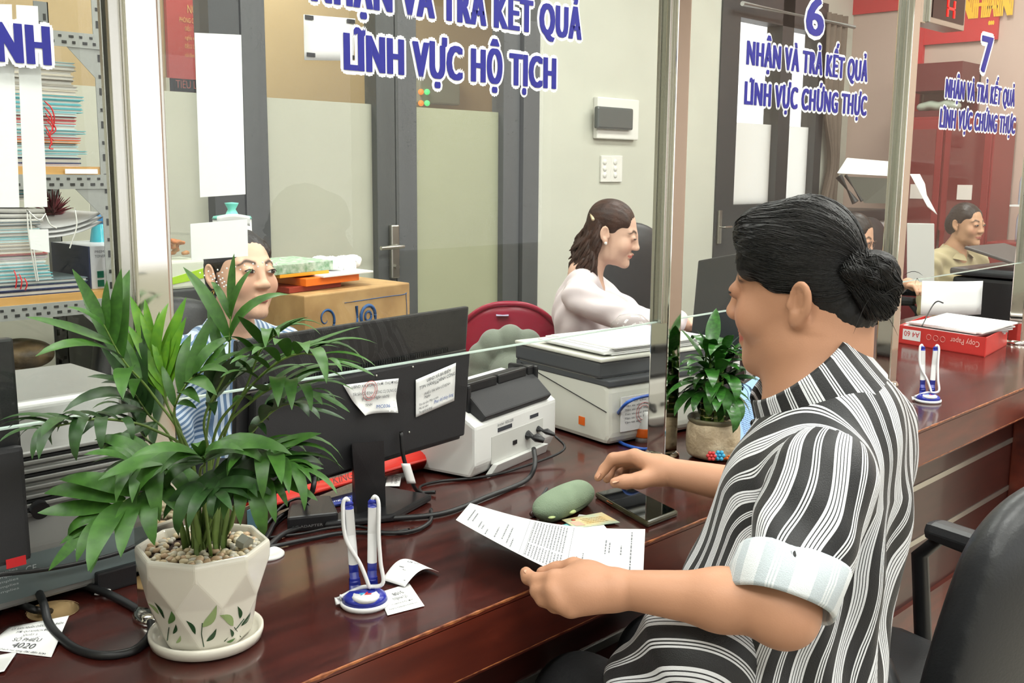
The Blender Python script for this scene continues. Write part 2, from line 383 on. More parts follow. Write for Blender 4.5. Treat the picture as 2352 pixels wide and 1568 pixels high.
for a, b, c, d in ((2.24, X1, X2, XM-.002), (XM+.002, X3, X4, X4+.11)):
    MB().box((a, YW+.01, .03), (b, YW+.09, 2.42), .004).box((c, YW+.01, .03), (d, YW+.09, 2.42), .004).box((b, YW+.01, .03), (c, YW+.09, .12), .004).box((b, YW+.01, 2.35), (c, YW+.09, 2.42), .004).build('door_leaf', M_alu, p)
    pane_pair(p, b-.01, c+.01, M_frost if a < 2.5 else M_frost2)
h = zline(905, 575)
q = MB().box((h[0]-.022, YW-.012, h[2]-.12), (h[0]+.022, YW+.012, h[2]+.11), .006).build('handle_plate', mat('satin_handle', (190, 188, 180), .3, metal=1.), p)
MB().tube([(h[0]+.005, YW-.01, h[2]+.02), (h[0]+.005, YW-.055, h[2]+.02), (h[0]-.03, YW-.06, h[2]+.02), (h[0]-.12, YW-.06, h[2]+.018)], .009, 8).build('door_handle', MATS['satin_handle'], q)
MB().cyl((h[0], YW-.025, h[2]-.07), (h[0], YW, h[2]-.07), .012).build('lock', MATS['satin_handle'], q)
p = empty('window_1', (1.2, YW, 0)); p['kind'] = 'structure'; p['label'] = 'fixed glazed partition with frosted lower film and dark frame'
MB().box((X0, YW-.005, 0), (2.165, YW+.1, 2.5)).box((-2.4, YW, 2.42), (X0, YW+.1, 2.5)).box((-2.4, YW, 0), (X0, YW+.1, .1)).box((.2, YW, .1), (.28, YW+.1, 2.42)).build('window_frame', M_alu2, p)
pane_pair(p, .28, X0+.01); pane_pair(p, -2.4, .2)
# glazed door in the daylight, at the far end of the back wall
p = empty('door_2', (6., YW, 0)); p['kind'] = 'structure'; p['label'] = 'dark framed glazed door with bright daylight in its panes'
xs = [ay(x, 250, YW)[0] for x in (1660, 1690, 1786, 1812, 1872, 1900)]
zt = ay(1700, 40, YW)[2]; zb = ay(1690, 470, YW)[2]
MB().box((5.36, YW-.01, 0), (xs[1], YW+.1, 2.45)).box((xs[2], YW-.01, 0), (xs[3], YW+.1, 2.45)).box((xs[4], YW-.01, 0), (6.62, YW+.1, 2.45)).box((xs[1], YW-.01, zt), (xs[4], YW+.1, 2.45)).box((xs[1], YW-.01, 0), (xs[4], YW+.1, zb)).build('door_frame', M_alu2, p)
M_day = mat('daylit_film', (252, 252, 246), .6, trans=0.)
nt = M_day.node_tree; tl = nt.nodes.new('ShaderNodeBsdfTranslucent'); tl.inputs[0].default_value = (.98, .98, .96, 1); nt.links.new(tl.outputs[0], nt.nodes['Material Output'].inputs[0])
for a, b in ((1, 2), (3, 4)):
    MB().box((xs[a]-.01, YW+.05, zb-.02), (xs[b]+.01, YW+.056, zt+.02)).build('pane', M_pane, p)
    MB().box((xs[a]-.008, YW+.04, zb-.02), (xs[b]+.008, YW+.045, ay(1780, 286, YW)[2])).build('frosted_film', M_day, p)
h = ay(1661, 520, YW)
q = MB().box((5.38, YW-.03, h[2]-.1), (5.41, YW-.008, h[2]+.1), .004).build('handle_plate', MATS['satin_handle'], p)
MB().tube([(5.395, YW-.02, h[2]), (5.395, YW-.06, h[2]), (5.46, YW-.065, h[2])], .008, 8).build('door_handle', MATS['satin_handle'], q)

# ceiling lamps; the last two, unseen, are added to brighten the corridor
lm = []
for i, (x, y) in enumerate(LAMPS+[(.8, 4.35), (3.0, 4.35)]):
    l = bpy.data.lights.new('ceiling_lamp_light', 'AREA'); l.shape = 'RECTANGLE'; l.size = 1.2; l.size_y = .5; l.energy = LAMP_W; l.color = (.97, 1., .95)
    o = bpy.data.objects.new('ceiling_lamp_light', l); COL.objects.link(o); o.location = (x, y, CEIL-.07)
    r = empty('ceiling_lamp', (x, y, CEIL-.06), 'recessed white ceiling lamp panel overhead; the corridor pair is added for brightness', 'lamp', 'ceiling lamps out of view')
    MB().box((x-.62, y-.27, CEIL-.05), (x+.62, y-.24, CEIL)).box((x-.62, y+.24, CEIL-.05), (x+.62, y+.27, CEIL)).box((x-.62, y-.27, CEIL-.05), (x-.59, y+.27, CEIL)).box((x+.59, y-.27, CEIL-.05), (x+.62, y+.27, CEIL)).build('lamp_frame', M_ceil, r)
    MB().box((x-.59, y-.24, CEIL-.03), (x+.59, y+.24, CEIL-.01)).build('diffuser', mat('lamp_diffuser', (255, 250, 240), .5, emit=3.), r)
    o.parent = r; o.matrix_parent_inverse = Matrix.Translation((-x, -y, -CEIL+.06))

# ------------------------------------------------------------------ the counter
YF = .932                                              # front edge of the counter top
CX0, CX1 = -1.2, 6.3
cn = empty('service_counter', (1.7, 1.3, 0), 'long dark red-brown wooden service counter with worn front edge', 'counter')
hc = az(122, 1402, TZ); HR = .032                       # cable hole
def top_with_hole():
    bm = bmesh.new(); n = 24; hx, hy = hc[0], hc[1]; s = .07
    for z in (TZ, TZ-.03):
        xs_ = [CX0, hx-s, hx+s, CX1]; ys_ = [YF+.004, hy-s, hy+s, 1.75]
        for i in range(3):
            for j in range(3):
                if i == 1 and j == 1: continue
                bm.faces.new([bm.verts.new((xs_[i+a], ys_[j+b], z)) for a, b in ((0, 0), (1, 0), (1, 1), (0, 1))])
        ci = [bm.verts.new((hx+HR*math.cos(2*PI*k/n), hy+HR*math.sin(2*PI*k/n), z)) for k in range(n)]
        sq = []
        for k in range(n):
            a = 2*PI*k/n; c_, s_ = math.cos(a), math.sin(a); m_ = max(abs(c_), abs(s_)); sq.append(bm.verts.new((hx+s*c_/m_, hy+s*s_/m_, z)))
        for k in range(n): bm.faces.new((ci[k], ci[(k+1) % n], sq[(k+1) % n], sq[k]))
    bmesh.ops.recalc_face_normals(bm, faces=list(bm.faces))
    for f in bm.faces:
        if f.normal.z < 0: f.normal_flip()
    return MB().addbm(bm)
tp = top_with_hole().box((CX0, 1.74, TZ-.03), (CX1, 1.75, TZ-.0005)).build('counter_top', M_wood, cn)
MB().tube([(hc[0], hc[1], TZ-.028), (hc[0], hc[1], TZ+.0006)], HR+.0012, 28, caps=False).build('cable_hole_rim', mat('raw_wood', (214, 180, 128), .7, noise=.3, nscale=30), tp)
MB().cyl((hc[0], hc[1], TZ-.2), (hc[0], hc[1], TZ-.03), HR+.02).build('cable_hole_shaft', mat('hole_dark', (30, 20, 16), .8), tp)
MB().box((CX0, YF, TZ-.088), (CX1, YF+.03, TZ-.006)).build('fascia', M_wood_front, cn)
rw = random.Random(3)
def edge_strip(y, z, w_, n=520):                       # irregular worn strip along an arris
    a = []; 
    for i in range(n+1):
        x = CX0+(CX1-CX0)*i/n; a.append((x, max(.0006, w_*(.35+.9*rw.random()**2))))
    mb = MB(); vs = []
    for x, t in a: vs += [(x, y-.0006, z-t), (x, y-.0006, z+.0004), (x, y+t*1.1, z+.0004)]
    mb.add(vs, [(3*i, 3*i+3, 3*i+4, 3*i+1) for i in range(n)]+[(3*i+1, 3*i+4, 3*i+5, 3*i+2) for i in range(n)]); return mb
MB().box((CX0, YF, TZ-.007), (CX1, YF+.006, TZ-.0002)).build('fascia_lip', M_wood_front, cn)
edge_strip(YF, TZ, .0032).build('worn_edge', M_wood_edge, cn)
edge_strip(YF, TZ-.084, .0011).build('worn_edge', M_wood_edge, cn)
YP = 1.0
MB().box((CX0, YP, .12), (CX1, YP+.03, TZ-.02)).box((CX0, YF+.03, TZ-.05), (CX1, YP, TZ-.03)).build('front_panel', M_wood_dark, cn)
for z in (.585, .442):
    MB().box((CX0, YP-.003, z-.007), (3.13, YP, z+.007)).build('metal_strip', M_strip, cn)
MB().box((CX0, YP-.012, .0), (CX1, YP+.02, .285)).build('plinth', M_wood_front, cn)
MB().box((3.13, YF-.12, 0), (3.2, YP, TZ-.09), .004).build('side_pier', M_wood_front, cn)
MB().box((CX0, 1.72, 0), (CX1, 1.74, TZ-.03)).build('back_panel', M_wood_dark, cn)

# ------------------------------------------------------------------ counter glass: posts, channels and panes
POSTS = [.587, 1.682, 2.715, 3.742]; PW = .044; GZ0 = 1.05; GZ1 = 2.2
M_glass = mat_thin_glass('counter_glass', (.983, .991, .986), .8)
M_gedge = mat('glass_edge', (196, 214, 204), .15, noise=.2, nscale=4)
PL = ['leftmost polished steel post rising beside the tall palm', 'polished steel post behind the lucky bamboo pot', 'polished steel post behind the hair bun of the customer', 'polished steel post at the right edge beside the red paper box']
for i, x in enumerate(POSTS):
    r = empty('steel_post', (x+PW/2, YG, TZ), PL[i], 'post', 'steel posts along the counter')
    MB().box((x, YG-PW/2, TZ), (x+PW, YG+PW/2, GZ1), .003).build('tube', M_steel, r)
    MB().lathe([(.001, 0), (.036, 0), (.036, .005), (.033, .010), (.028, .013), (.001, .013)], (x+PW/2, YG, TZ), 28).build('base_flange', M_steel, r)
    for sx in (-1, 1):
        xa = x-.014 if sx < 0 else x+PW-.007
        MB().box((xa, YG-.014, GZ0-.002), (xa+.014, YG-.006, GZ1), .001).box((xa, YG+.006, GZ0-.002), (xa+.014, YG+.014, GZ1), .001).box((xa+(.010 if sx < 0 else 0), YG-.008, GZ0-.002), (xa+(.014 if sx < 0 else .004), YG+.008, GZ1)).build('glass_channel', M_chan, r)
GL = ['leftmost glass pane of the counter screen, with NH lettering', 'wide glass pane above the black monitor with large blue lettering', 'glass pane numbered 6 in front of the customer', 'rightmost glass pane numbered 7']
gx = [(-.75, POSTS[0])]+[(POSTS[i]+PW, POSTS[i+1]) for i in range(3)]
PANES = []
for i, (a, b) in enumerate(gx):
    r = empty('glass_screen', ((a+b)/2, YG, GZ0), GL[i], 'glass screen', 'panes of the counter screen')
    MB().box((a+.006, YG-.004, GZ0), (b-.006, YG+.004, GZ1)).build('glass', M_glass, r)
    MB().box((a+.006, YG-.0042, GZ0-.0012), (b-.006, YG+.0042, GZ0+.0008)).build('glass_edge', M_gedge, r)
    PANES.append(r)
a, b = POSTS[3]+PW, CX1
r = empty('glass_screen', (a+.4, YG, GZ0), 'far glass pane beyond the rightmost steel post', 'glass screen', 'panes of the counter screen')
MB().box((a+.006, YG-.004, GZ0), (b, YG+.004, GZ1)).build('glass', M_glass, r)

# lettering stuck on the glass
M_blue = mat('lettering_blue', (26, 28, 138), .45, noise=.08, nscale=40)
M_lwhite = mat('lettering_white', (240, 241, 242), .4)
def glass_line(r, body, px0, py0, px1, py1, cap_px, off_w=.02):
    """a line of lettering on the glass between two baseline pixels; capital height in pixels at the middle"""
    y = YG-.0045; a = ay(px0, py0, y); b = ay(px1, py1, y); c = ay((px0+px1)/2, (py0+py1)/2, y); d = ay((px0+px1)/2, (py0+py1)/2-cap_px, y)
    plain = body.replace('Ĩ', 'I').replace('Ị', 'I'); marks = [(i, ch) for i, ch in enumerate(body) if ch in 'ĨỊ']; body, full = plain, body
    capz = d[2]-c[2]; size = capz/.686; wd = b[0]-a[0]; z = (a[2]+b[2])/2
    t = put_text('lettering_line', body, (a[0], y-.0012, z), (1, 0, 0), (0, 0, 1), size, M_blue, r, width=wd, spacing=1.16, grow=[(dx*capz, dz*capz) for dx in (-.07, -.025, .025, .07) for dz in (-.015, .015)])
    put_text('lettering_outline', body, (a[0], y, z), (1, 0, 0), (0, 0, 1), size, M_lwhite, t, width=wd, spacing=1.16, grow=[((.06+.11)*capz*math.cos(q), (.015+.12)*capz*math.sin(q)) for q in np.arange(12)*PI/6])
    ext = lambda q: max(v.co.x for v in text_mesh(q, 1., spacing=1.16).vertices)
    for i, ch in marks:                                 # accent of the letter I
        x0 = ext(full[:i].replace('Ĩ', 'I')); x1 = ext(plain[:i+1]); k = wd/ext(plain); xm = a[0]+k*(x0+x1)/2+.012*size; wv = capz*(.36 if ch == 'Ĩ' else .15)
        gr = [(dx*capz, dz*capz) for dx in (-.03, .03) for dz in (-.03, .03)]; go = [(.11*capz*math.cos(q), .11*capz*math.sin(q)) for q in np.arange(12)*PI/6]
        zz = z+capz*(.72 if ch == 'Ĩ' else -.26)
        for m_, g_, yo, par in ((M_blue, gr, .0012, t), (M_lwhite, go, 0., t)): put_text('accent' if yo else 'accent_outline', '~' if ch == 'Ĩ' else '.', (xm-wv/2, y-yo, zz), (1, 0, 0), (0, 0, 1), size*(.9 if ch == 'Ĩ' else 1.), m_, par, width=wv, grow=g_)
s5 = empty('glass_lettering', ay(1000, 200, YG-.005), 'largest blue lettering, LĨNH VỰC HỘ TỊCH, on the wide glass', 'lettering')
glass_line(s5, 'NHẬN VÀ TRẢ KẾT QUẢ', 714, 14, 1329, 80, 78)
glass_line(s5, 'LĨNH VỰC HỘ TỊCH', 789, 165, 1270, 198, 76)
s6 = empty('glass_lettering', ay(1850, 200, YG-.005), 'blue lettering headed 6, LĨNH VỰC CHỨNG THỰC, on glass', 'lettering')
glass_line(s6, '6', 1848, 78, 1884, 81, 86)
glass_line(s6, 'NHẬN VÀ TRẢ KẾT QUẢ', 1713, 146, 1988, 188, 50)
glass_line(s6, 'LĨNH VỰC CHỨNG THỰC', 1708, 236, 1986, 267, 48)
s7 = empty('glass_lettering', ay(2250, 200, YG-.005), 'small blue lettering headed 7 on the rightmost glass', 'lettering')
glass_line(s7, '7', 2249, 163, 2271, 166, 82)
glass_line(s7, 'NHẬN VÀ TRẢ KẾT QUẢ', 2170, 220, 2327, 247, 40)
glass_line(s7, 'LĨNH VỰC CHỨNG THỰC', 2157, 287, 2328, 311, 40)
s4 = empty('glass_lettering', ay(50, 90, YG-.005), 'blue letters ending in NH cut by the left frame edge', 'lettering')
glass_line(s4, 'CHÍNH', -176, 136, 108, 140, 90)
# ------------------------------------------------------------------ people
def head_prims(B, c, R, s=1., chub=0., ear=True, ear_s=1., skull=((0, -.006, .034), (.066, .080, .072))):
    """adds a head to blob B: local x right, y forward, z up, origin between the ears"""
    W = lambda x, y, z: c+s*(R@np.array([x, y, z], float))
    e = lambda p, r, k=.014, sub=False, RR=None: B.ell(W(*p), s*np.array(r), R if RR is None else R@RR, k*s, sub)
    e(*skull, .02); e((0, .022, -.022), (.062+.004*chub, .064, .082), .03)
    e((0, .034, -.072), (.047+.006*chub, .046, .040), .02); e((0, .074, -.098), (.021, .017, .016), .022)
    for q in (-1, 1):
        e((q*.039, .056, -.030), (.026+.003*chub, .024, .027), .02)
        e((q*(.044+.006*chub), .012, -.066), (.010+.012*chub, .026, .024), .02)
        e((q*.031, .094, .001), (.015, .011, .0085), .012, True)              # eye hollow
        e((q*.031, .0785, .0035), (.0145, .0125, .0105), .004)                # lids
        B.cone(W(q*.012, .0745, .020), W(q*.042, .064, .022), .0065*s, .0055*s, .018*s)
        e((q*.0118, .092, -.0335), (.0082, .010, .0072), .008)
        e((q*.0075, .098, -.0415), (.0042, .005, .003), .004, True)           # nostrils
        if ear:
            es = ear_s; E = lambda x, y, z: W(q*(.071+x*es), -.010+y*es, -.002+z*es); S_ = s*es
            Re = R@np.array(Matrix.Rotation(q*.12, 3, 'Z'))@np.array(Matrix.Rotation(.2, 3, 'X'))
            B.ell(E(.006, -.008, .0), S_*np.array([.0075, .0185, .031]), Re, .005*s)
            B.ell(E(.0150, -.0035, .003), S_*np.array([.0120, .0130, .0230]), Re, .002*s, True)
            B.ell(E(.0045, .003, -.028), S_*np.array([.0062, .0095, .011]), Re, .006*s)
            B.ell(E(.003, -.009, .004), S_*np.array([.0050, .0042, .015]), Re, .003*s)
            B.ell(E(.010, .002, -.006), S_*np.array([.0042, .0055, .009]), Re, .003*s, True)
            B.ell(E(.005, .010, -.006), S_*np.array([.004, .0045, .007]), Re, .004*s)
    B.cone(W(0, .084, .010), W(0, .0975, -.026), .0075*s, .0092*s, .014*s); e((0, .1005, -.031), (.0105, .0090, .0082), .008)
    B.cone(W(-.012, .087, -.0585), W(.012, .087, -.0585), .0052*s, .0055*s, .006*s); B.cone(W(0, .093, -.0575), W(0, .0935, -.0575), .0055*s, .005*s, .006*s)
    B.cone(W(-.010, .087, -.0680), W(.010, .087, -.0680), .0058*s, .0058*s, .006*s)
    B.cone(W(-.022, .0935, -.0632), W(.022, .0935, -.0632), .0016*s, .0016*s, .004*s, True)
    B.cone(W(0, .096, -.0632), W(0, .096, -.0632), .0017*s, .0017*s, .004*s, True)
    return W
def skin_cols(P, heads, base, lip=(188, 96, 88), brow=(44, 32, 28)):
    base = np.array(lin(base)); col = np.tile(base, (len(P), 1))*(1+.06*vnoise(P, 60., 3))[:, None]
    for (c, R, s) in heads:
        L = (P-c)@R/s; x, y, z = L.T; f = sm(y, .05, .065)
        blush = f*np.exp(-((np.abs(x)-.042)/.02)**2-((z+.03)/.022)**2)*.30; col = col*(1-blush[:, None])+np.array(lin((214, 132, 112)))*blush[:, None]
        m = np.clip(1-(x/.0225)**2, 0, 1); up = -.0632+.0075*m*(1-.22*np.exp(-(x/.004)**2)); lo = -.0632-.0105*m
        w_ = f*sm(z, lo-.0015, lo+.0005)*(1-sm(z, up-.0005, up+.0015))*(np.abs(x) < .0225)
        col = col*(1-.85*w_[:, None])+np.array(lin(lip))*.85*w_[:, None]
        ax = np.abs(x); bz = .0225+.006*sm(ax, .012, .034)-.010*sm(ax, .034, .052); bt = .0046*(1-.5*sm(ax, .03, .052))
        w_ = f*np.exp(-((z-bz)/bt)**2)*sm(ax, .010, .016)*(1-sm(ax, .049, .055)); w_ = np.minimum(1, 1.25*w_); col = col*(1-.92*w_[:, None])+np.array(lin(brow))*.92*w_[:, None]
        w_ = sm(y, .02, .05)*np.exp(-((ax-.031)/.020)**2-((z-.003)/.013)**2)*.35; col = col*(1-w_[:, None])+np.array(lin((150, 96, 74)))*w_[:, None]
    return np.clip(col, 0, 1)
M_skin = mat_vcol('skin', .48, sss=0., spec=.35, bump=.05, bscale=500)
M_eyew = mat('eye_white', (226, 218, 210), .2); M_iris = mat('iris_brown', (38, 24, 18), .1); M_lash = mat('lashes', (26, 20, 18), .6); M_hair = None
def mat_hair(name, rgb, rgb2, rough=.36):
    m = mat(name, rgb, rough, noise=.5, nscale=40, rgb2=rgb2, bump=.4, bscale=130, spec=.35); return m
def eyes(parent, c, R, s=1., open_=1., gaze=(0., 0.), lash=1.):
    """almond eye, iris and lash line on both sides of a face"""
    for q in (-1, 1):
        o = c+s*(R@np.array([q*.031, .0785, .0025])); r = .0142*s
        def pt(x, z, k=1.):
            # x along the lid, z up, on a ball slightly flattened
            X = x*.0135; yy = math.sqrt(max(0., 1-(X/.0165)**2-(z/.0165)**2)); return o+s*(R@np.array([q*X, yy*.0132*k*(1. if lash else .86), z]))
        tilt = lambda x: .0012*x
        up = lambda x: (.0046*open_)*(1-abs(x)**2.2)+tilt(x); lo = lambda x: -(.0034*open_+.0006)*(1-abs(x)**2)+tilt(x)
        w_ = MB(); w_.sheet(lambda u, v: pt(-1+2*u, lo(-1+2*u)+(up(-1+2*u)-lo(-1+2*u))*v), 12, 5)
        ew = w_.build('eye', M_eyew, parent)
        gx, gz = gaze; gx *= q
        irr = .0060
        MB().sheet(lambda u, v: pt(0, 0) if False else pt((gx+v*irr*math.cos(2*PI*u))/.0135, min(up((gx+v*irr*math.cos(2*PI*u))/.0135), max(lo((gx+v*irr*math.cos(2*PI*u))/.0135), gz+v*irr*math.sin(2*PI*u))), 1.02), 18, 4).build('iris', M_iris, ew)
        gxx, gzz = gx+.0018, gz+.0018
        if open_ > .6: MB().ball(pt(gxx/.0135, min(gzz, up(gxx/.0135)-.0008), 1.045), .0007*s, 6, 4).build('eye_glint', mat('eye_glint', (250, 250, 250), .1), ew)
        MB().tube([pt(x, up(x)+.0003, 1.05 if lash else .97) for x in np.linspace(-1, 1.08, 11)], [(.0005+.0008*min(1, (1+x)))*s for x in np.linspace(-1, 1.0, 11)], 5).build('lashes', M_lash, ew)
        MB().tube([pt(x, lo(x), 1.03) for x in np.linspace(-.9, 1., 9)], [.00035*s]*9, 4).build('lashes', M_lash, ew)
def strands(paths, r, name, m, parent, taper=True):
    mb = MB()
    for p in paths:
        n = len(p); mb.tube(p, [r*(1-.75*(abs(2*i/(n-1)-1)**3 if taper else 0)) for i in range(n)], 3, caps=False)
    return mb.build(name, m, parent)
def blob_obj(name, B, m, parent, smooth=2, extra=None, post=None, attrs=None):
    P, F = B.surf(extra, smooth)
    if post: P = post(P)
    return link(name, np_mesh(name, P, F, attrs=attrs(P) if attrs else None), parent, m)
def normals(P, F):
    n = np.cross(P[F[:, 2]]-P[F[:, 0]], P[F[:, 3]]-P[F[:, 1]]); N = np.zeros_like(P)
    for i in range(4): np.add.at(N, F[:, i], n)
    return N/np.maximum(np.linalg.norm(N, axis=1, keepdims=True), 1e-12)
def cut(P, F, keep):
    """keep faces whose every vertex is kept"""
    f = F[keep[F].all(1)]; u, inv = np.unique(f, return_inverse=True); return P[u], inv.reshape(f.shape), u
def mat_stripes(name, stops, base_rough=.55, bump=.25):
    """stops: (position in the period, sRGB); driven by the cloth's own stripe coordinate"""
    m = mat(name, (128, 128, 128), base_rough, bump=bump, bscale=700, sheen=.1); nt = m.node_tree; N = nt.nodes
    a = N.new('ShaderNodeAttribute'); a.attribute_name = 'u'; f = N.new('ShaderNodeMath'); f.operation = 'FRACT'; r = N.new('ShaderNodeValToRGB'); r.color_ramp.interpolation = 'CONSTANT'
    e = r.color_ramp.elements; e[0].position = stops[0][0]; e[0].color = (*lin(stops[0][1]), 1); e[1].position = stops[1][0]; e[1].color = (*lin(stops[1][1]), 1)
    for p_, c_ in stops[2:]: q = e.new(p_); q.color = (*lin(c_), 1)
    nt.links.new(a.outputs['Fac'], f.inputs[0]); nt.links.new(f.outputs[0], r.inputs[0]); nt.links.new(r.outputs[0], N['Principled BSDF'].inputs['Base Color']); return m
def arm_angle(P, a, b, ref):
    """angle about the axis a-b (radians), and position along it 0..1"""
    a, b = V(a), V(b); d = b-a; L = np.linalg.norm(d); d = d/L; r = V(ref)-d*(V(ref)@d); r /= np.linalg.norm(r); t = np.cross(d, r); q = P-a
    return np.arctan2(q@t, q@r), (q@d)/L
from mathutils.bvhtree import BVHTree
# ---- the customer in front of the counter
cu = empty('person', (1.2, .6, 0), 'person in black and white striped shirt with a bun, holding a paper at the counter', 'person')
HC = V(1.234, .660, 1.199); HR_ = rotm(.17, .10, -.14); HS = 1.03
def HW(x, y, z): return HC+HS*(HR_@np.array([x, y, z], float))
B = Blob(.0026, .014); head_prims(B, HC, HR_, HS, chub=1., ear_s=.82, skull=((0, -.001, .034), (.063, .068, .071)))
B.ell(HW(0, .03, -.088), HS*np.array([.05, .05, .03]), HR_, .03)
NB = ad(1880, 945, 1.345)
B.cone(HW(0, -.022, -.035), NB, .059, .064, .03); B.cone(NB, NB+V(0, -.02, -.05), .066, .085, .03)
hb = B.surf(smooth=2)
# left arm and hand
SL = ad(1888, 1112, 1.225); EL = ad(1792, 1392, 1.17); WL = ad(1425, 1352, 1.25)
A = Blob(.003, .012)
A.cone(SL, EL, .044, .037, .02); A.cone(EL, EL+.35*(WL-EL), .036, .0335, .02); A.cone(EL+.35*(WL-EL), WL, .0335, .0225, .02)
A.ell(EL+V(0, -.008, -.012), (.034, .034, .032), None, .02)
hand = Blob(.0024, .006)
hand.cone(WL+.25*(EL-WL), WL, .0265, .0225, .012)
ms = [ad(1276, 1330, 1.262), ad(1272, 1358, 1.25), ad(1288, 1382, 1.243), ad(1312, 1398, 1.243)]
for i, m_ in enumerate(ms): hand.cone(WL+(m_-WL)*.15, m_, .019, [.0125, .0125, .0115, .0105][i], .014)
hand.ell(ad(1345, 1345, 1.258), (.030, .030, .024), None, .012); hand.ell(ad(1350, 1318, 1.268), (.022, .026, .016), None, .012)
def fing(Bq, pts, rs, k=.004): Bq.chain([ad(*p) if len(p) == 3 else p for p in pts], rs, k)
fing(hand, [(1276, 1330, 1.262), (1234, 1334, 1.275), (1214, 1326, 1.288), (1208, 1315, 1.297)], [.0115, .0098, .0088, .0078])
fing(hand, [(1272, 1358, 1.25), (1236, 1357, 1.268), (1240, 1350, 1.29), (1262, 1343, 1.30)], [.0115, .0098, .0088, .0078])
fing(hand, [(1288, 1382, 1.243), (1248, 1375, 1.262), (1250, 1366, 1.285), (1272, 1356, 1.298)], [.0112, .0095, .0086, .0076])
fing(hand, [(1312, 1398, 1.243), (1274, 1391, 1.258), (1272, 1384, 1.278), (1290, 1374, 1.29)], [.0102, .0085, .0076, .0068])
fing(hand, [(1375, 1325, 1.275), (1318, 1302, 1.29), (1278, 1310, 1.302), (1246, 1316, 1.308)], [.014, .0115, .0105, .0085], .006)
# right arm and hand
SR = V(1.405, .64, .985); ER = V(1.475, .70, .835); WR = ad(1527, 1082, 1.70)
A2 = Blob(.0034, .012); A2.cone(SR, ER, .045, .038, .02); A2.cone(ER, ER+.4*(WR-ER), .037, .034, .02); A2.cone(ER+.4*(WR-ER), WR, .034, .0225, .02)
h2 = Blob(.0026, .006); h2.cone(WR+.25*(ER-WR), WR, .027, .0225, .012)
fm = [ad(1458, 1047, 1.72), ad(1462, 1052, 1.75), ad(1470, 1060, 1.775), ad(1480, 1070, 1.795)]
for i, m_ in enumerate(fm): h2.cone(WR+(m_-WR)*.15, m_, .018, [.0125, .0125, .0115, .0105][i], .014)
fing(h2, [(1458, 1047, 1.72), (1408, 1053, 1.735), (1388, 1077, 1.74), (1374, 1096, 1.735)], [.0118, .0100, .0088, .0072])
fing(h2, [(1462, 1052, 1.75), (1412, 1062, 1.775), (1398, 1085, 1.77), (1394, 1100, 1.755)], [.0118, .0100, .0088, .0072])
fing(h2, [(1470, 1060, 1.775), (1430, 1066, 1.80), (1416, 1086, 1.79), (1414, 1100, 1.775)], [.0112, .0095, .0086, .0070])
fing(h2, [(1480, 1070, 1.795), (1446, 1073, 1.815), (1436, 1090, 1.805), (1436, 1100, 1.79)], [.0100, .0085, .0076, .0062])
fing(h2, [(1512, 1092, 1.695), (1470, 1103, 1.69), (1436, 1106, 1.69), (1412, 1108, 1.69)], [.0175, .0130, .0108, .0085], .008)
P, F = join_pf([hb, A.surf(smooth=2), hand.surf(smooth=2), A2.surf(smooth=2), h2.surf(smooth=2)])
col = skin_cols(P, [(HC, HR_, HS)], (190, 140, 110))
L = (P-HC)@HR_/HS; hairline = sm(L[:, 2], .05, .075)*(L[:, 1] > -.2)
body = link('body', np_mesh('body', P, F, col=col), cu, M_skin)
eyes(cu, HC, HR_, HS, .3, (0, -.002), 0)
# nails of the right thumb and index
M_nail = mat('nail', (206, 154, 126), .35)
for p0, p1 in (((1421, 1104, 1.681), (1407, 1108, 1.681)), ((1380, 1086, 1.7275), (1372, 1098, 1.7285)), ((1213, 1316, 1.283), (1207, 1309, 1.289))):
    a_, b_ = ad(*p0), ad(*p1); MB().tube([a_, (a_*.5+b_*.5), b_], [.0036, .0042, .003], 8, flat=.3).build('nail', M_nail, cu)

# hair drawn back into a bun
M_hairb = mat_hair('black_hair', (13, 12, 12), (22, 19, 18), .5)
Hb = Blob(.0032, .012)
e = lambda p_, r_, k=.012, sub=False: Hb.ell(HW(*p_), HS*np.array(r_), HR_, k, sub)
e((0, -.004, .038), (.0675, .070, .0745)); e((0, -.030, -.004), (.060, .045, .058), .02); e((0, -.052, -.036), (.046, .032, .032), .02)
e((0, .045, .070), (.055, .040, .036), .015)
for q in (-1, 1): e((q*.053, .024, .040), (.022, .044, .046), .018)
# face opening
e((0, .120, -.034), (.092, .080, .096), .012, True); e((0, .10, -.10), (.09, .075, .09), .012, True)
for q in (-1, 1):
    e((q*.084, .020, -.024), (.026, .036, .028), .012, True); e((q*.086, -.014, -.006), (.022, .020, .027), .006, True); e((q*.09, -.03, -.045), (.034, .036, .036), .008, True)
    e((q*.072, .052, .004), (.022, .024, .022), .016, True)
def hairnoise(P):
    L = (P-HC)@HR_/HS; ang = np.arctan2(L[:, 2]-.02, L[:, 0]); rr = 1+.005*np.sin(ang*31+6*vnoise(P, 18, 5))+.004*np.sin(ang*67+L[:, 1]*40); return HC+(P-HC)*rr[:, None]
hair = blob_obj('hair', Hb, M_hairb, cu, 2, post=hairnoise)
BU = ad(1983, 655, 1.29)
bd = (BU-HW(0, -.085, .02)); bd /= np.linalg.norm(bd)
rs = random.Random(5); s1, s2 = frame(bd); s1, s2 = np.array(s1), np.array(s2)
Bb = Blob(.003, .006)
Bb.ell(BU-.012*bd, (.030, .030, .032), None, .008); Bb.ell(ad(2016, 690, 1.29), (.027, .022, .024), None, .006); Bb.ell(ad(1966, 622, 1.29), (.024, .022, .024), None, .008)
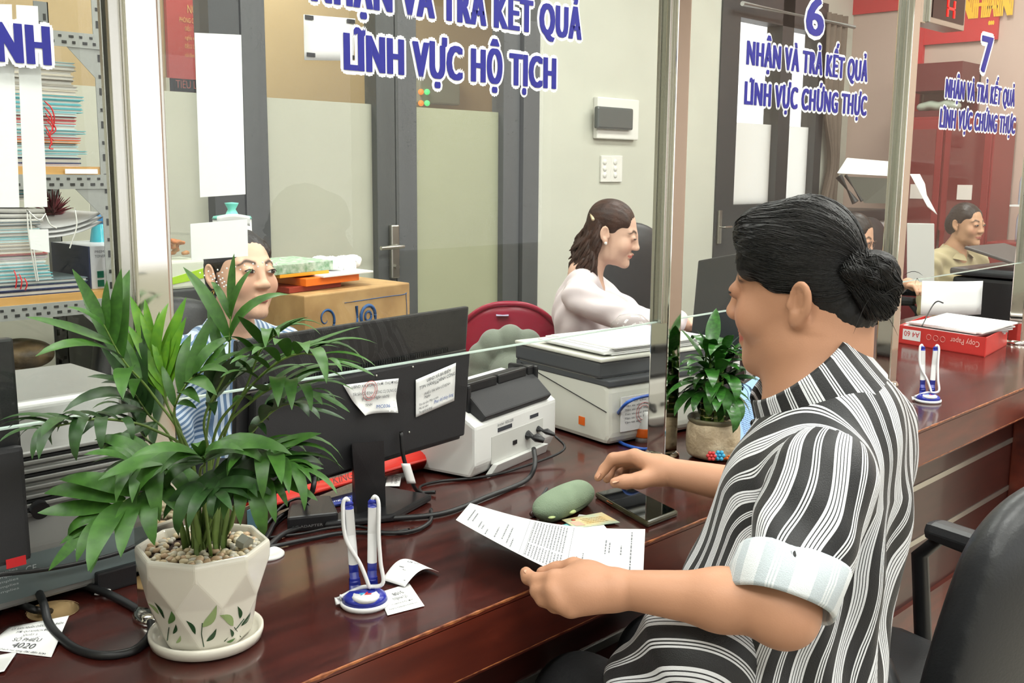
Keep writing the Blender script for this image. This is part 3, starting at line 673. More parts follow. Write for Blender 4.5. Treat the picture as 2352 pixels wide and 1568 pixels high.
for i in range(5):
    a0 = i*1.26; pts = [BU+bd*(.012*math.sin(a0+t*2)-.006)+s1*(.026+.006*math.sin(t*3+i))*math.cos(a0+t)+s2*(.026+.006*math.sin(t*3+i))*math.sin(a0+t) for t in np.linspace(0, 2.6, 9)]
    Bb.chain(pts, [.009+.003*math.sin(q_) for q_ in range(9)], .003)
Bb.cone(HW(0, -.088, .012), BU, .026, .022, .012)
bun = blob_obj('hair_bun', Bb, M_hairb, hair, 1, post=lambda P: P+.0016*np.sin((P@V(310, 180, 260)))[:, None]*((P-BU)/np.linalg.norm(P-BU, axis=1, keepdims=True)))
# combed strands from the hairline to the bun, over the shell of the head
paths = []
hbvh = BVHTree.FromPolygons([Vector(v.co) for v in hair.data.vertices], [list(q.vertices) for q in hair.data.polygons])
def on_shell(d):
    """direction in head space to a point just above the hair, or None"""
    d = V(d); d = d/np.linalg.norm(d); c = HW(0, -.018, .03); w_ = HR_@d; h = hbvh.ray_cast(Vector(c+w_*.3), Vector(-w_), .29)
    if h[0] is None: return None
    r_ = np.array(h[0]); return None if np.linalg.norm(r_-c) < .058*HS else r_+w_*rs.uniform(-.0002, .0012)
for i in range(1400):
    sd = -1 if rs.random() < .75 else 1; a = rs.uniform(-.15, 1.5)      # height angle at the hairline
    y0 = rs.uniform(.5, 1.0+.7*(a > .35)); d0 = V(sd*math.cos(a)*(1.1-y0*.5), y0*.75*math.cos(a*.5), math.sin(a)*.95+.05); d1 = V(sd*.10+rs.uniform(-.06, .06), -1., -.12+rs.uniform(-.15, .12))
    st = rs.uniform(0, .5); en = rs.uniform(.65, 1.); pts = []
    for t in np.linspace(st, en, 12):
        d = d0/np.linalg.norm(d0)*(1-t)+d1/np.linalg.norm(d1)*t; d[2] += -.05*math.sin(t*PI)+.10*math.sin(t*PI)*(a > .6)
        q = on_shell(d)
        if q is None:
            if len(pts) > 4: break
            pts = []; continue
        pts.append(q)
    if len(pts) > 4: paths.append(pts)
strands(paths, .0009, 'hair_strands', M_hairb, hair)['kind'] = 'stuff'
fly = []
for i in range(46):
    o = BU+V(rs.gauss(0, .02), rs.gauss(0, .02), rs.gauss(0, .02)); v_ = V(rs.gauss(.2, .5), rs.gauss(-.3, .5), rs.gauss(.5, .5)); v_ /= np.linalg.norm(v_); L_ = rs.uniform(.02, .05)
    fly.append([o+v_*L_*t+V(0, 0, -.02)*t*t for t in np.linspace(0, 1, 6)])
bbvh = BVHTree.FromPolygons([Vector(v.co) for v in bun.data.vertices], [list(q.vertices) for q in bun.data.polygons]); bp_ = []
bc_ = BU+V(.004, -.004, -.008)
for i in range(420):
    fam = (V(0, 0, 0), s1*.7)[i % 2]; ax_ = fam+bd*.8+V(rs.gauss(0, .05), rs.gauss(0, .05), rs.gauss(0, .05)); a1, a2 = (np.array(q) for q in frame(ax_)); t0 = rs.uniform(0, 6.28); h_ = rs.uniform(-.6, .6); axn = ax_/np.linalg.norm(ax_); pts = []
    for t in np.linspace(t0, t0+rs.uniform(.9, 2.0), 10):
        d = a1*math.cos(t)+a2*math.sin(t)+axn*h_; d /= np.linalg.norm(d); h = bbvh.ray_cast(Vector(bc_+d*.2), Vector(-d), .2)
        if h[0] is None: break
        pts.append(np.array(h[0])+d*rs.uniform(0, .0022))
    if len(pts) > 4: bp_.append(pts)
strands(bp_, .0008, 'bun_strands', M_hairb, hair)['kind'] = 'stuff'
strands(fly, .00045, 'loose_hair', M_hairb, hair)['kind'] = 'stuff'

# striped shirt
BK, WH = (22, 22, 24), (228, 229, 232)
st = [(0., WH)]
for q in (.062, .128, .194, .26): st += [(q, (30, 30, 36)), (q+.02, WH)]
st += [(.335, BK), (.60, WH), (.635, BK), (.66, WH), (.695, BK), (.72, WH), (.755, BK)]
M_shirt = mat_stripes('striped_shirt_cloth', st, .5)
WH2 = (222, 226, 228); GR2 = (190, 199, 204)
M_cuff = mat_stripes('striped_shirt_inside', [(0., WH2), (.372, GR2), (.60, WH2), (.635, GR2), (.66, WH2), (.695, GR2), (.72, WH2), (.755, GR2)], .6)
PER = .058
T = Blob(.005, .05)
C1, C2, C3, C4 = ad(1892, 1110, 1.37), ad(1838, 1245, 1.37), ad(1802, 1405, 1.37), ad(1768, 1590, 1.38)
T.ell(C1, (.145, .095, .115), None, .05); T.ell(C2, (.135, .102, .15), None, .06); T.ell(C3, (.145, .112, .14), None, .06); T.ell(C4, (.165, .135, .13), None, .06)
T.cone(SL+V(.045, .02, .0), NB+V(0, -.02, -.015), .058, .075, .04); T.cone(SR+V(-.03, 0, .005), NB+V(0, -.02, -.015), .058, .075, .04)
T.ell(ad(1965, 1060, 1.38), (.11, .05, .11), None, .05)
T.ball(SL, .062, .03); T.ball(SR, .06, .03)
T.cone(NB+V(0, -.004, .03), NB+V(0, -.05, .22), .05, .06, .004, sub=True)
T.ell(C3+V(-.02, .085, -.03), (.09, .05, .10), None, .05)
P, F = T.surf(smooth=3)
axis = lambda z: np.stack([np.interp(z, [C4[2], C3[2], C2[2], C1[2], NB[2]], [q[i] for q in (C4, C3, C2, C1, NB)]) for i in (0, 1)], 1)
def torso_u(P):
    A_ = axis(P[:, 2]); x = P[:, 0]-A_[:, 0]; y = P[:, 1]-A_[:, 1]; ph = np.arctan2(x, np.abs(y)*1.25+1e-6); ua = .155*ph
    w_ = sm(P[:, 2], .90, .98); fold = .010*np.sin(P[:, 2]*23+3*np.sin(P[:, 0]*11+y*6))*sm(-P[:, 2], -1.0, -.85)
    return (ua*(1-w_)+x*1.05*w_+fold+.006*vnoise(P, 26, 2)+.3)/PER
N_ = normals(P, F)
fold = .0045*np.sin(P[:, 0]*55+P[:, 2]*-26+P[:, 1]*30+4*vnoise(P, 9, 4))*sm(-P[:, 2], -.98, -.84)+.003*vnoise(P, 45, 9)
back_fold = .006*np.sin((P[:, 0]-P[:, 1]*.5)*70)*sm(-P[:, 1], -.62, -.55)*sm(-P[:, 2], -.99, -.9)
P = P+N_*(fold+back_fold)[:, None]
shirt = link('shirt', np_mesh('shirt', P, F, attrs={'u': torso_u(P)}), cu, M_shirt)
# sleeves
def sleeve(Sa, Ea, r0, r1, frac, name, ref, par, ph0):
    d = (Ea-Sa); L_ = np.linalg.norm(d); d = d/L_
    Bq = Blob(.0045, .02); Bq.cone(Sa-d*.005, Sa+d*L_*frac, r0, r1, .02); P, F = Bq.surf(smooth=2)
    an, t = arm_angle(P, Sa, Ea, ref)
    k_ = (t < frac*1.0) & (t > -.35); P, F, u_ = cut(P, F, k_); an = an[u_]; t = t[u_]
    N_ = normals(P, F); P = P+N_*(.004*np.sin(an*3+t*9)*sm(t, .1, .5)+.0025*vnoise(P, 50, 8))[:, None]
    return link(name, np_mesh(name, P, F, attrs={'u': (an*.058+.006*np.sin(t*6+an)+ph0)/PER}), par, M_shirt)
dl = (EL-SL); dl /= np.linalg.norm(dl)
sleeve(SL, EL, .064, .0575, .80, 'sleeve', (-.8, -.5, 0), shirt, .013); sleeve(SR, ER, .062, .055, .8, 'sleeve', (.8, -.5, 0), shirt, .0)
# rolled cuffs
def cuff(Sa, Ea, t0, t1, r, par):
    d = (Ea-Sa); a_, b_ = frame(d); a_, b_ = np.array(a_), np.array(b_); n = 48; prof = [(t0+.02, r*.97), (t0, r*1.04), (t0+.03, r*1.08), ((t0+t1)/2, r*1.09), (t1-.03, r*1.07), (t1, r*1.02), (t1-.02, r*.94), (t1-.15, r*.92)]
    Pn = []; un = []
    for t, rr in prof:
        for j in range(n+1):
            q = 2*PI*j/n; w_ = rr*(1+.03*math.sin(q*3+t*8)+.02*math.sin(q*5)); Pn.append(Sa+d*(t+.03*math.sin(q+1.))+a_*w_*math.cos(q)+b_*w_*math.sin(q)); un.append(q*.058/PER)
    Fn = [(i*(n+1)+j, i*(n+1)+j+1, (i+1)*(n+1)+j+1, (i+1)*(n+1)+j) for i in range(len(prof)-1) for j in range(n)]
    o = link('rolled_cuff', np_mesh('rolled_cuff', np.array(Pn), np.array(Fn), attrs={'u': un}), par, M_cuff); o['label'] = 'white inside of the rolled sleeve cuff'; return o
cuff(SL, EL, .62, .985, .0585, shirt); cuff(SR, ER, .62, .95, .056, shirt)
# collar: a band round the neck, rising to the back
def collar():
    n = 60; lo = []; hi = []; un = []
    CF, CB = ad(1750, 962, 1.36), ad(1990, 832, 1.335); c0 = (CF+CB)/2; ax_ = (CB-CF)/2; side = np.cross(ax_, V(0, 0, 1)); side = side/np.linalg.norm(side)*.078
    upv = np.cross(side, ax_); upv /= np.linalg.norm(upv); upv = upv if upv[2] > 0 else -upv
    Pn = []; Fn = []
    ring = [(1.20, -.018), (1.14, .0), (1.02, .038), (.985, .042), (.96, .036), (.97, 0.)]
    for k_, (sc, h_) in enumerate(ring):
        for j in range(n+1):
            q = 2*PI*(j/n)*.93+.22; hh = h_*(1.0+.25*(-math.cos(q)))
            Pn.append(c0-ax_*sc*math.cos(q)*1.0+side*sc*math.sin(q)+upv*hh); un.append((q*.085)/PER)
    for k_ in range(len(ring)-1):
        for j in range(n): Fn.append((k_*(n+1)+j, k_*(n+1)+j+1, (k_+1)*(n+1)+j+1, (k_+1)*(n+1)+j))
    return link('collar', np_mesh('collar', np.array(Pn), np.array(Fn), attrs={'u': un}), shirt, M_shirt)
collar()
for p_ in ((1733, 972, 1.36), (1738, 1000, 1.362)):
    MB().ball(ad(*p_), (.006, .006, .006), 10, 6).build('button', mat('black_button', (18, 18, 20), .2), shirt)
# hem of the shirt over the lap, trousers, shoes
Q = Blob(.006, .04); hp = V(1.20, .60, .56)
for q, kx in ((-1, 1.10), (1, 1.30)):
    hq = hp+V(q*.085, 0, 0); kn = V(kx, .915, .575); Q.cone(hq, kn, .088, .066, .05); Q.cone(kn, V(kx, .86, .09), .064, .045, .03)
Q.ell(hp+V(0, -.01, .01), (.175, .14, .105), None, .05)
blob_obj('trousers', Q, mat('black_trousers', (24, 24, 27), .7, bump=.2, bscale=300), cu, 2)
for kx in (1.10, 1.30): MB().at((kx, .89, 0)).box((-.042, -.10, 0), (.042, .14, .045), .02).box((-.036, -.09, .03), (.036, .06, .085), .025).build('shoe', mat('black_shoe', (26, 25, 26), .4), cu)
Q = Blob(.005, .03); Q.cone(ad(1600, 1500, 1.30), ad(1500, 1562, 1.34), .085, .05, .03); Q.ell(ad(1560, 1560, 1.33), (.10, .09, .04), None, .03)
P, F = Q.surf(smooth=2); link('shirt_hem', np_mesh('shirt_hem', P, F, attrs={'u': (P@V(.7, .3, .55)+.006*vnoise(P, 30, 1))/PER}), shirt, M_shirt)
sr = empty('stool', (1.2, .58, 0), 'round black stool under the customer', 'stool')
MB().lathe([(.001, 0), (.17, 0), (.19, .015), (.19, .04), (.16, .055), (.001, .06)], (1.2, .58, .40), 28).build('seat', mat('black_vinyl', (30, 30, 32), .4), sr)
MB().cyl((1.2, .58, .05), (1.2, .58, .40), .03).build('column', M_chan, sr); MB().lathe([(.001, 0), (.22, 0), (.2, .02), (.04, .05), (.001, .05)], (1.2, .58, 0), 28).build('base', M_chan, sr)
# ---- the staff behind the glass
def office_chair(loc, rz, label, zs=.46, group='black office chairs', h=.58, arms=True):
    r = empty('office_chair', loc, label, 'chair', group); x, y, _ = loc
    m = mat('chair_leather', (42, 43, 45), .42, bump=.12, bscale=220); mp = mat('chair_plastic', (26, 26, 28), .45)
    def L(): return MB().at((x, y, 0), rz)
    L().box((-.25, -.24, zs-.09), (.25, .19, zs), .035).build('seat', m, r)
    b = Blob(.009, .03)
    M4 = Matrix.Translation((x, y, 0)) @ Matrix.Rotation(rz, 4, 'Z')
    w3 = lambda a, b_, c: np.array(M4 @ Vector((a, b_, c)))
    R3 = np.array(M4.to_3x3())
    for k_ in range(11):
        q_ = k_/10; z = zs+.05+(h-.12)*q_; b.ell(w3(0, -.25-.045*q_, z), (.235-.05*q_**2, .045, .09), R3, .05)
    bo = blob_obj('backrest', b, m, r, 2)
    L().tube([(-.16, -.292, zs+.1), (-.165, -.325, zs+.3), (-.13, -.345, zs+h-.06), (.13, -.345, zs+h-.06), (.165, -.325, zs+.3), (.16, -.292, zs+.1)], .0025, 5).build('seam', mp, bo)
    L().box((-.04, -.32, zs-.12), (.04, -.26, zs+.2), .01).build('back_bracket', mp, r)
    if arms:
        for q in (-1, 1):
            a = L().tube([(q*.27, -.22, zs-.02), (q*.28, -.24, zs+.12), (q*.28, -.2, zs+.19), (q*.28, .1, zs+.205), (q*.28, .15, zs+.15), (q*.27, .12, zs-.03)], .018, 8).build('armrest', mp, r)
            L().box((q*.28-.03, -.19, zs+.195), (q*.28+.03, .13, zs+.235), .018).build('arm_pad', m, a)
    L().cyl((0, 0, .09), (0, 0, zs-.09), .03).build('gas_lift', mat('chair_chrome', (150, 150, 150), .3, metal=1.), r)
    bs = L()
    for k_ in range(5):
        a = k_*2*PI/5+.3; bs.tube([(0, 0, .1), (.29*math.cos(a), .29*math.sin(a), .065)], [.024, .017], 8)
    bs.build('star_base', mp, r)
    for k_ in range(5):
        a = k_*2*PI/5+.3; L().cyl((.29*math.cos(a)-.02*math.sin(a), .29*math.sin(a)+.02*math.cos(a), .03), (.29*math.cos(a)+.02*math.sin(a), .29*math.sin(a)-.02*math.cos(a), .03), .03).build('caster', mp, r)
    return r
def staff(label, c, yaw, pitch, roll, s, skin, hairfn, shirt_m, ty, arms, lip=(190, 98, 92), open_=1., gaze=(0, 0), lean=.03, wide=.165, u_fn=None, collar=True, res=.0034, seat=.46, neck_r=.046):
    R = rotm(yaw, pitch, roll); p = empty('person', (c[0], c[1], 0), label, 'person', 'staff behind the counter')
    f = np.array([-math.sin(ty), math.cos(ty), 0.]); rt = np.array([math.cos(ty), math.sin(ty), 0.]); up = V(0, 0, 1)
    B = Blob(res, .014); head_prims(B, c, R, s, ear_s=.92)
    nb = c-f*(.035+lean)*s-up*.148*s
    B.cone(c+s*(R@V(0, -.018, -.04)), nb, neck_r*s, (neck_r+.004)*s, .02); B.cone(nb, nb-up*.05, .055, .07, .03)
    parts = [B.surf(smooth=1)]
    for a in arms:
        Q = Blob(.004, .008); Q.cone(ad(*a['el']), ad(*a['wr']), .030, .0225, .012)
        w_ = ad(*a['wr']); h_ = ad(*a['ha']); d = h_-w_; Q.cone(w_, w_+d*.55, .021, .026, .01)
        sd = np.cross(d/np.linalg.norm(d), up); sd /= np.linalg.norm(sd)
        for i in range(4):
            o = w_+d*.5+sd*(i-1.5)*.018; k1 = o+d*.45+up*.006; k2 = k1+d*.32-up*.020; Q.chain([o, k1, k2, k2-up*.012+d*.03], [.0095, .0085, .0078, .0065], .004)
        Q.chain([w_+d*.1-sd*.02, w_+d*.45-sd*.045, w_+d*.75-sd*.045-up*.01], [.013, .010, .0078], .006)
        parts.append(Q.surf(smooth=1))
    P, F = join_pf(parts)
    link('body', np_mesh('body', P, F, col=skin_cols(P, [(c, R, s)], skin, lip)), p, M_skin)
    eyes(p, c, R, s, open_, gaze)
    hairfn(p, c, R, s)
    # shirt
    T = Blob(.006, .05); ch = nb-up*.14-f*.01
    T.ell(ch, (wide*.88, .10, .13), np.stack([rt, f, up], 1), .05); T.ell(nb-up*.32, (wide*.82, .105, .15), np.stack([rt, f, up], 1), .05); T.ell(nb-up*.5, (wide*.98, .125, .13), np.stack([rt, f, up], 1), .05)
    sh = {}
    for q in (-1, 1):
        S_ = nb+rt*q*wide-up*.065; sh[q] = S_; T.cone(nb-up*.025+rt*q*.04, S_, .055, .052, .035)
    ang = {}
    for a in arms:
        S_ = sh[a['side']]; e_ = ad(*a['el']); w_ = ad(*a['wr']); w2 = e_+(w_-e_)*a.get('sl', .86); T.cone(S_, e_, .055, .047, .025); T.cone(e_, w2, .045, .036, .02)
    for q in (-1, 1):
        if not any(a['side'] == q for a in arms): T.cone(sh[q], sh[q]-up*.24+f*.02+rt*q*.03, .054, .044, .03)
    T.cone(nb+up*.03, nb+up*.2, .042, .05, .004, sub=True); T.cone(nb+f*.05+up*.0, nb+f*.12-up*.06, .02, .03, .01, sub=True)
    P, F = T.surf(smooth=2); N_ = normals(P, F)
    P = P+N_*(.0035*np.sin(P@V(60, 40, 70)+4*vnoise(P, 14, 1))+.003*vnoise(P, 45, 6))[:, None]
    so = link('shirt', np_mesh('shirt', P, F, attrs={'u': (u_fn(P, nb, rt, f) if u_fn else P[:, 0])}), p, shirt_m)
    if collar:
        n = 36; Pn = []; Fn = []; un = []; ring = [(.092, -.030), (.078, .004), (.060, .030), (.055, .030), (.052, .0)]
        for r_, h_ in ring:
            for j in range(n+1):
                q = 2*PI*(.06+.88*j/n); op = (1+math.cos(q))/2; Pn.append(nb+f*(math.cos(q)*r_*1.05-.0+op**3*.02)+rt*math.sin(q)*r_+up*(h_*(1-.5*op)-.035*op**2)); un.append(q*.06/.02)
        for k_ in range(len(ring)-1): Fn += [(k_*(n+1)+j, k_*(n+1)+j+1, (k_+1)*(n+1)+j+1, (k_+1)*(n+1)+j) for j in range(n)]
        link('collar', np_mesh('collar', np.array(Pn), np.array(Fn), attrs={'u': un}), so, shirt_m)
    T = Blob(.009, .03); hp = nb-up*.60; hp[2] = max(hp[2], seat+.09)
    T.ell(hp, (wide, .13, .10), np.stack([rt, f, up], 1), .04)
    for q in (-1, 1): T.cone(hp+rt*q*.08, hp+rt*q*.10+f*.40-up*.01, .08, .062, .04); T.cone(hp+rt*q*.10+f*.40-up*.01, V(*(hp+rt*q*.10+f*.36)[:2], .05), .058, .045, .03)
    blob_obj('trousers', T, MATS['black_trousers'], p, 2)
    return p, nb, f, rt, R
def shell(p, c, R, s, m, ops, post=None, name='hair', res=.0042):
    Hb = Blob(res, .012)
    for (pp, rr, k, sub) in ops: Hb.ell(c+s*(R@V(*pp)), s*np.array(rr), R, k, sub)
    return blob_obj(name, Hb, m, p, 2, post=post)
def comb(c, R, s, k=.004):
    def fn(P):
        L = (P-c)@R/s; an = np.arctan2(L[:, 2]-.02, L[:, 0]); return c+(P-c)*(1+k*np.sin(an*27+5*vnoise(P, 16, 5))+.4*k*np.sin(an*61+L[:, 1]*40))[:, None]
    return fn
TIED = [((0, -.016, .040), (.0735, .086, .0765), .012, 0), ((0, -.045, -.004), (.066, .052, .062), .02, 0), ((.052, .012, .040), (.019, .042, .042), .018, 0), ((-.052, .012, .040), (.019, .042, .042), .018, 0),
        ((0, .120, -.034), (.090, .078, .096), .012, 1), ((0, .1, -.1), (.09, .075, .09), .012, 1)] + [z for q in (-1, 1) for z in (((q*.084, .020, -.024), (.026, .036, .030), .012, 1), ((q*.086, -.012, -.006), (.022, .022, .03), .006, 1), ((q*.09, -.03, -.045), (.034, .036, .036), .008, 1), ((q*.072, .052, .010), (.024, .030, .030), .016, 1))]
def hair_tied(m, extra=()):
    def fn(p, c, R, s):
        h = shell(p, c, R, s, m, list(TIED[:4])+list(extra)+list(TIED[4:]), comb(c, R, s)); return h
    return fn
M_hairb2 = mat_hair('brown_hair', (48, 31, 25), (66, 41, 31), .5)
def hair_long(p, c, R, s):
    up = V(0, 0, 1)
    h = shell(p, c, R, s, M_hairb2, list(TIED[:4])+list(TIED[4:]), comb(c, R, s))
    rl = random.Random(8); paths = []
    for i in range(150):                              # wavy locks falling down the back
        th = rl.uniform(-1.5, 1.5); o = V(math.sin(th)*.062, -.058-.03*math.cos(th)+.02*abs(math.sin(th)), rl.uniform(-.03, .06)); L_ = rl.uniform(.13, .25); ph = rl.uniform(0, 6.3)
        sp = .035*rl.random(); pts = []
        for t in np.linspace(0, 1, 12):
            q = o+V(math.sin(th)*sp*t+.010*math.sin(t*11+ph)*t, -.035*t*math.cos(th)*1.6-.02*t+.010*math.cos(t*10+ph)*t, 0); w_ = c+s*(R@q); pts.append(w_-up*L_*t)
        paths.append(pts)
    mb = MB()
    for q in paths: mb.tube(q, [.0035, .0065, .008, .008, .0085, .0085, .0085, .008, .0075, .007, .005, .0015], 6)
    l = mb.build('long_locks', M_hairb2, h); l['kind'] = 'stuff'
    cl = MB()
    for k_ in range(5): cl.ball(c+s*(R@V(.03+.008*k_, -.088+.004*k_, .045-.003*k_)), .006, 8, 5)
    cl.build('hair_clip', mat('pearl_clip', (226, 206, 170), .2, metal=.3), h)
# the woman in the blue striped blouse
BW = [(0., (212, 226, 242)), (.5, (104, 134, 172))]
M_blues = mat_stripes('blue_striped_cloth', BW, .6)
M_hk = mat_hair('dark_hair', (26, 22, 21), (40, 34, 31), .42)
def u_blue(P, nb, rt, f): L = P-nb; x = L@rt; return (np.where(np.abs(x) > .10, L[:, 2]*1.0+np.abs(x)*.5, x*1.0)+.003*vnoise(P, 30, 3))/.014
C = V(1.399, 2.29, 1.085)
pb, nbb, fb, rb, Rb = staff('person in blue and white striped blouse behind the black monitor', C, 3.195, -.10, -.059, 1.0, (232, 186, 158), hair_tied(M_hk, [((0, -.075, .0), (.045, .04, .05), .02, 0)]), M_blues, 3.14, [], lip=(186, 96, 96), gaze=(-.001, 0), u_fn=u_blue, lean=.02, wide=.155, res=.0026)
for q in (1,): MB().tube([C+Rb@V(q*.076+.003*math.sin(a), -.006+.006*math.cos(a)-.004, -.040-.008+.008*math.cos(a+1.5)) for a in np.linspace(0, 2*PI, 13)], .0011, 5).build('earring', mat('gold', (220, 180, 90), .2, metal=1.), pb)
office_chair((1.44, 2.47, 0), PI, 'black office chair behind the person in the blue striped blouse', h=.50)
# the woman in pink
C = CAM+(V(2.958, 2.355, 1.129)-CAM)*.95
M_pinkc = mat('pale_pink_cloth', (236, 222, 224), .7, noise=.05, nscale=8, bump=.1, bscale=500, sheen=.2)
pp, nbp, fp, rp, Rp = staff('person in pale pink shirt with long wavy brown hair, looking down', C, 3.702, .264, .058, .95, (232, 190, 166), hair_long, M_pinkc, 3.75,
    [dict(side=1, el=(1462, 742, 3.30), wr=(1560, 738, 3.42), ha=(1600, 748, 3.46), sl=.95), dict(side=-1, el=(1520, 775, 3.65), wr=(1500, 812, 3.35), ha=(1492, 830, 3.22), sl=.9)], lip=(196, 96, 90), open_=.45, gaze=(0, -.002), lean=.06, wide=.16, collar=False)
MB().ball(C+.95*(Rp@V(.080, -.004, -.033)), .0055, 10, 6).build('earring', mat('pearl', (244, 240, 232), .15), pp)
q = ad(1530, 640, 4.1); office_chair((q[0]+.05, q[1]-.02, 0), PI*.95-.0, 'high-backed black office chair behind the middle steel post', h=.66)
q = V(nbp[0], nbp[1], 0)-fp*.02; sr = empty('stool', tuple(q), 'round stool under the person in pale pink', 'stool'); MB().lathe([(.001, 0), (.17, 0), (.18, .02), (.16, .05), (.001, .055)], (q[0], q[1], .39), 24).build('seat', MATS['black_vinyl'], sr); MB().cyl((q[0], q[1], 0), (q[0], q[1], .39), .04).build('column', M_chan, sr)
# the woman with glasses
C = ad(1964, 543, 5.0)
M_ws = mat_stripes('grey_striped_cloth', [(0., (226, 228, 226)), (.72, (120, 128, 134))], .6)
pg, nbg, fg, rg, Rg = staff('person with glasses and dark hair, reading behind the customer', C, 3.25, .35, 0., .95, (222, 172, 142), hair_tied(M_hk), M_ws, 3.1, [dict(side=-1, el=(2035, 668, 4.75), wr=(2085, 650, 4.62), ha=(2112, 660, 4.55), sl=.55)], open_=.5, gaze=(0, -.002), u_fn=lambda P, nb, rt, f: (P@(rt*.8+V(0, 0, .6)))/.02, res=.0045)
g = empty('eyeglasses', C, 'thin framed eyeglasses worn by the reading person', 'glasses')
mg = mat('brown_frame', (86, 60, 52), .3); fr = MB()
for q in (-1, 1):
    ring = [C+.95*(Rg@V(q*.032+.024*math.cos(a), .098-.006*abs(math.cos(a)), -.004+.019*math.sin(a))) for a in np.linspace(0, 2*PI, 21)]; fr.tube(ring, .0014, 5)
    fr.tube([C+.95*(Rg@V(q*.056, .094, .002)), C+.95*(Rg@V(q*.074, .03, .004)), C+.95*(Rg@V(q*.076, -.005, 0))], .0014, 5)
fr.tube([C+.95*(Rg@V(-.009, .099, 0)), C+.95*(Rg@V(0, .101, .002)), C+.95*(Rg@V(.009, .099, 0))], .0014, 5); fr.build('frame', mg, g)
for q in (-1, 1): MB().sheet(lambda u, v: C+.95*(Rg@V(q*.032+.023*(1-v)*math.cos(2*PI*u), .0975-.003*abs(math.cos(2*PI*u)), -.004+.018*(1-v)*math.sin(2*PI*u))), 20, 2).build('lens', M_glass, g)
# the woman in beige
C = CAM+(V(5.896, 2.215, 1.075)-CAM)*.95
M_beige = mat('beige_cloth', (190, 176, 136), .7, noise=.12, nscale=10, bump=.15, bscale=400, sheen=.2)
staff('person in beige collared shirt seated at the far right', C, 2.893, .075, .02, .95, (206, 158, 124), hair_tied(M_hk, [((0, -.085, -.01), (.05, .04, .06), .02, 0)]), M_beige, 2.85, [], open_=.85, gaze=(.001, 0), lean=.03, wide=.19, res=.0042)
office_chair((5.75, 2.42, 0), PI, 'black office chair behind the person in beige', h=.62)
# grey-black chair on the customers' side
office_chair((1.81, .76, 0), -.24, 'black leather office chair on the customer side, empty', zs=.40, h=.46)
# ------------------------------------------------------------------ potted palm
M_cer = mat('cream_ceramic', (236, 231, 216), .18, noise=.03, nscale=20, coat=.3)
PX, PY = .612, 1.107
palm = empty('potted_palm', (PX, PY, TZ), 'bushy green palm in a faceted cream pot painted with leaves', 'potted plant')
sc_ = MB().lathe([(.001, 0), (.056, 0), (.066, .004), (.0685, .012), (.0685, .017), (.066, .018), (.062, .012), (.056, .007), (.001, .006)], (PX, PY, TZ), 40); sc_.build('saucer', M_cer, palm)
def faceted_pot():
    bm = bmesh.new(); n = 8; rings = []
    for k, (r, z, o) in enumerate(((.050, .007, 0), (.0545, .012, 0), (.0690, .066, .5), (.0790, .106, 0), (.0800, .122, 0), (.0780, .1265, 0), (.0735, .1265, 0), (.0715, .120, 0), (.066, .098, 0))):
        rings.append([bm.verts.new((PX+r*math.cos(2*PI*(j+o+.2)/n), PY+r*math.sin(2*PI*(j+o+.2)/n), TZ+z)) for j in range(n)])
    for k in range(len(rings)-1):
        a, b = rings[k], rings[k+1]
        for j in range(n):
            j2 = (j+1) % n
            if k == 1: bm.faces.new((a[j], a[j2], b[j])); bm.faces.new((a[j2], b[j2], b[j]))
            elif k == 2: bm.faces.new((a[j], b[j2], b[j])); bm.faces.new((a[j], a[j2], b[j2]))
            else: bm.faces.new((a[j], a[j2], b[j2], b[j]))
    bm.faces.new(rings[0][::-1]); bm.faces.new(rings[-1])
    bmesh.ops.recalc_face_normals(bm, faces=list(bm.faces)); bmesh.ops.bevel(bm, geom=list(bm.edges), offset=.0022, segments=2, profile=.5, affect='EDGES'); return MB().addbm(bm)
pot = faceted_pot().build('pot', M_cer, palm)
bvh = BVHTree.FromPolygons([v.co for v in pot.data.vertices], [list(q.vertices) for q in pot.data.polygons])
def on_pot(px, py):
    D = Vector(ray(px, py)); h = bvh.ray_cast(Vector(CAM), D.normalized()); return None if h[0] is None else h[0]+h[1]*.0006
LG = [mat('glaze_leaf_pale', (156, 178, 120), .25), mat('glaze_leaf_dark', (38, 74, 42), .25), mat('glaze_leaf_mid', (96, 134, 76), .25)]
def pot_leaf(x0, y0, x1, y1, w, m):
    g = []; n = 7; dx, dy = x1-x0, y1-y0; L_ = math.hypot(dx, dy); nx, ny = -dy/L_, dx/L_
    for i in range(n+1):
        t = i/n; ww = w*math.sin(PI*t**.85)*(1-.2*t); bx, by = x0+dx*t+nx*w*.35*math.sin(PI*t), y0+dy*t+ny*w*.35*math.sin(PI*t)
        for s in (-1, 0, 1): g.append(on_pot(bx+nx*ww*s*.5, by+ny*ww*s*.5))
    if any(q is None for q in g): return
    MB().add(g, [(3*i+j, 3*i+j+1, 3*i+j+4, 3*i+j+3) for i in range(n) for j in (0, 1)]).build('painted_leaf', LG[m], pot)
for a in ((463, 1440, 498, 1388, 20, 0), (449, 1456, 427, 1424, 11, 1), (474, 1472, 497, 1442, 11, 1), (535, 1437, 504, 1412, 20, 0), (556, 1420, 590, 1366, 16, 0), (551, 1420, 545, 1391, 10, 1), (553, 1437, 575, 1405, 8, 1), (533, 1462, 528, 1443, 8, 1), (388, 1432, 394, 1402, 16, 2), (398, 1455, 404, 1432, 9, 1), (378, 1420, 355, 1382, 7, 1), (366, 1410, 340, 1384, 7, 0), (405, 1476, 415, 1458, 8, 0), (520, 1474, 540, 1464, 6, 2)): pot_leaf(*a)
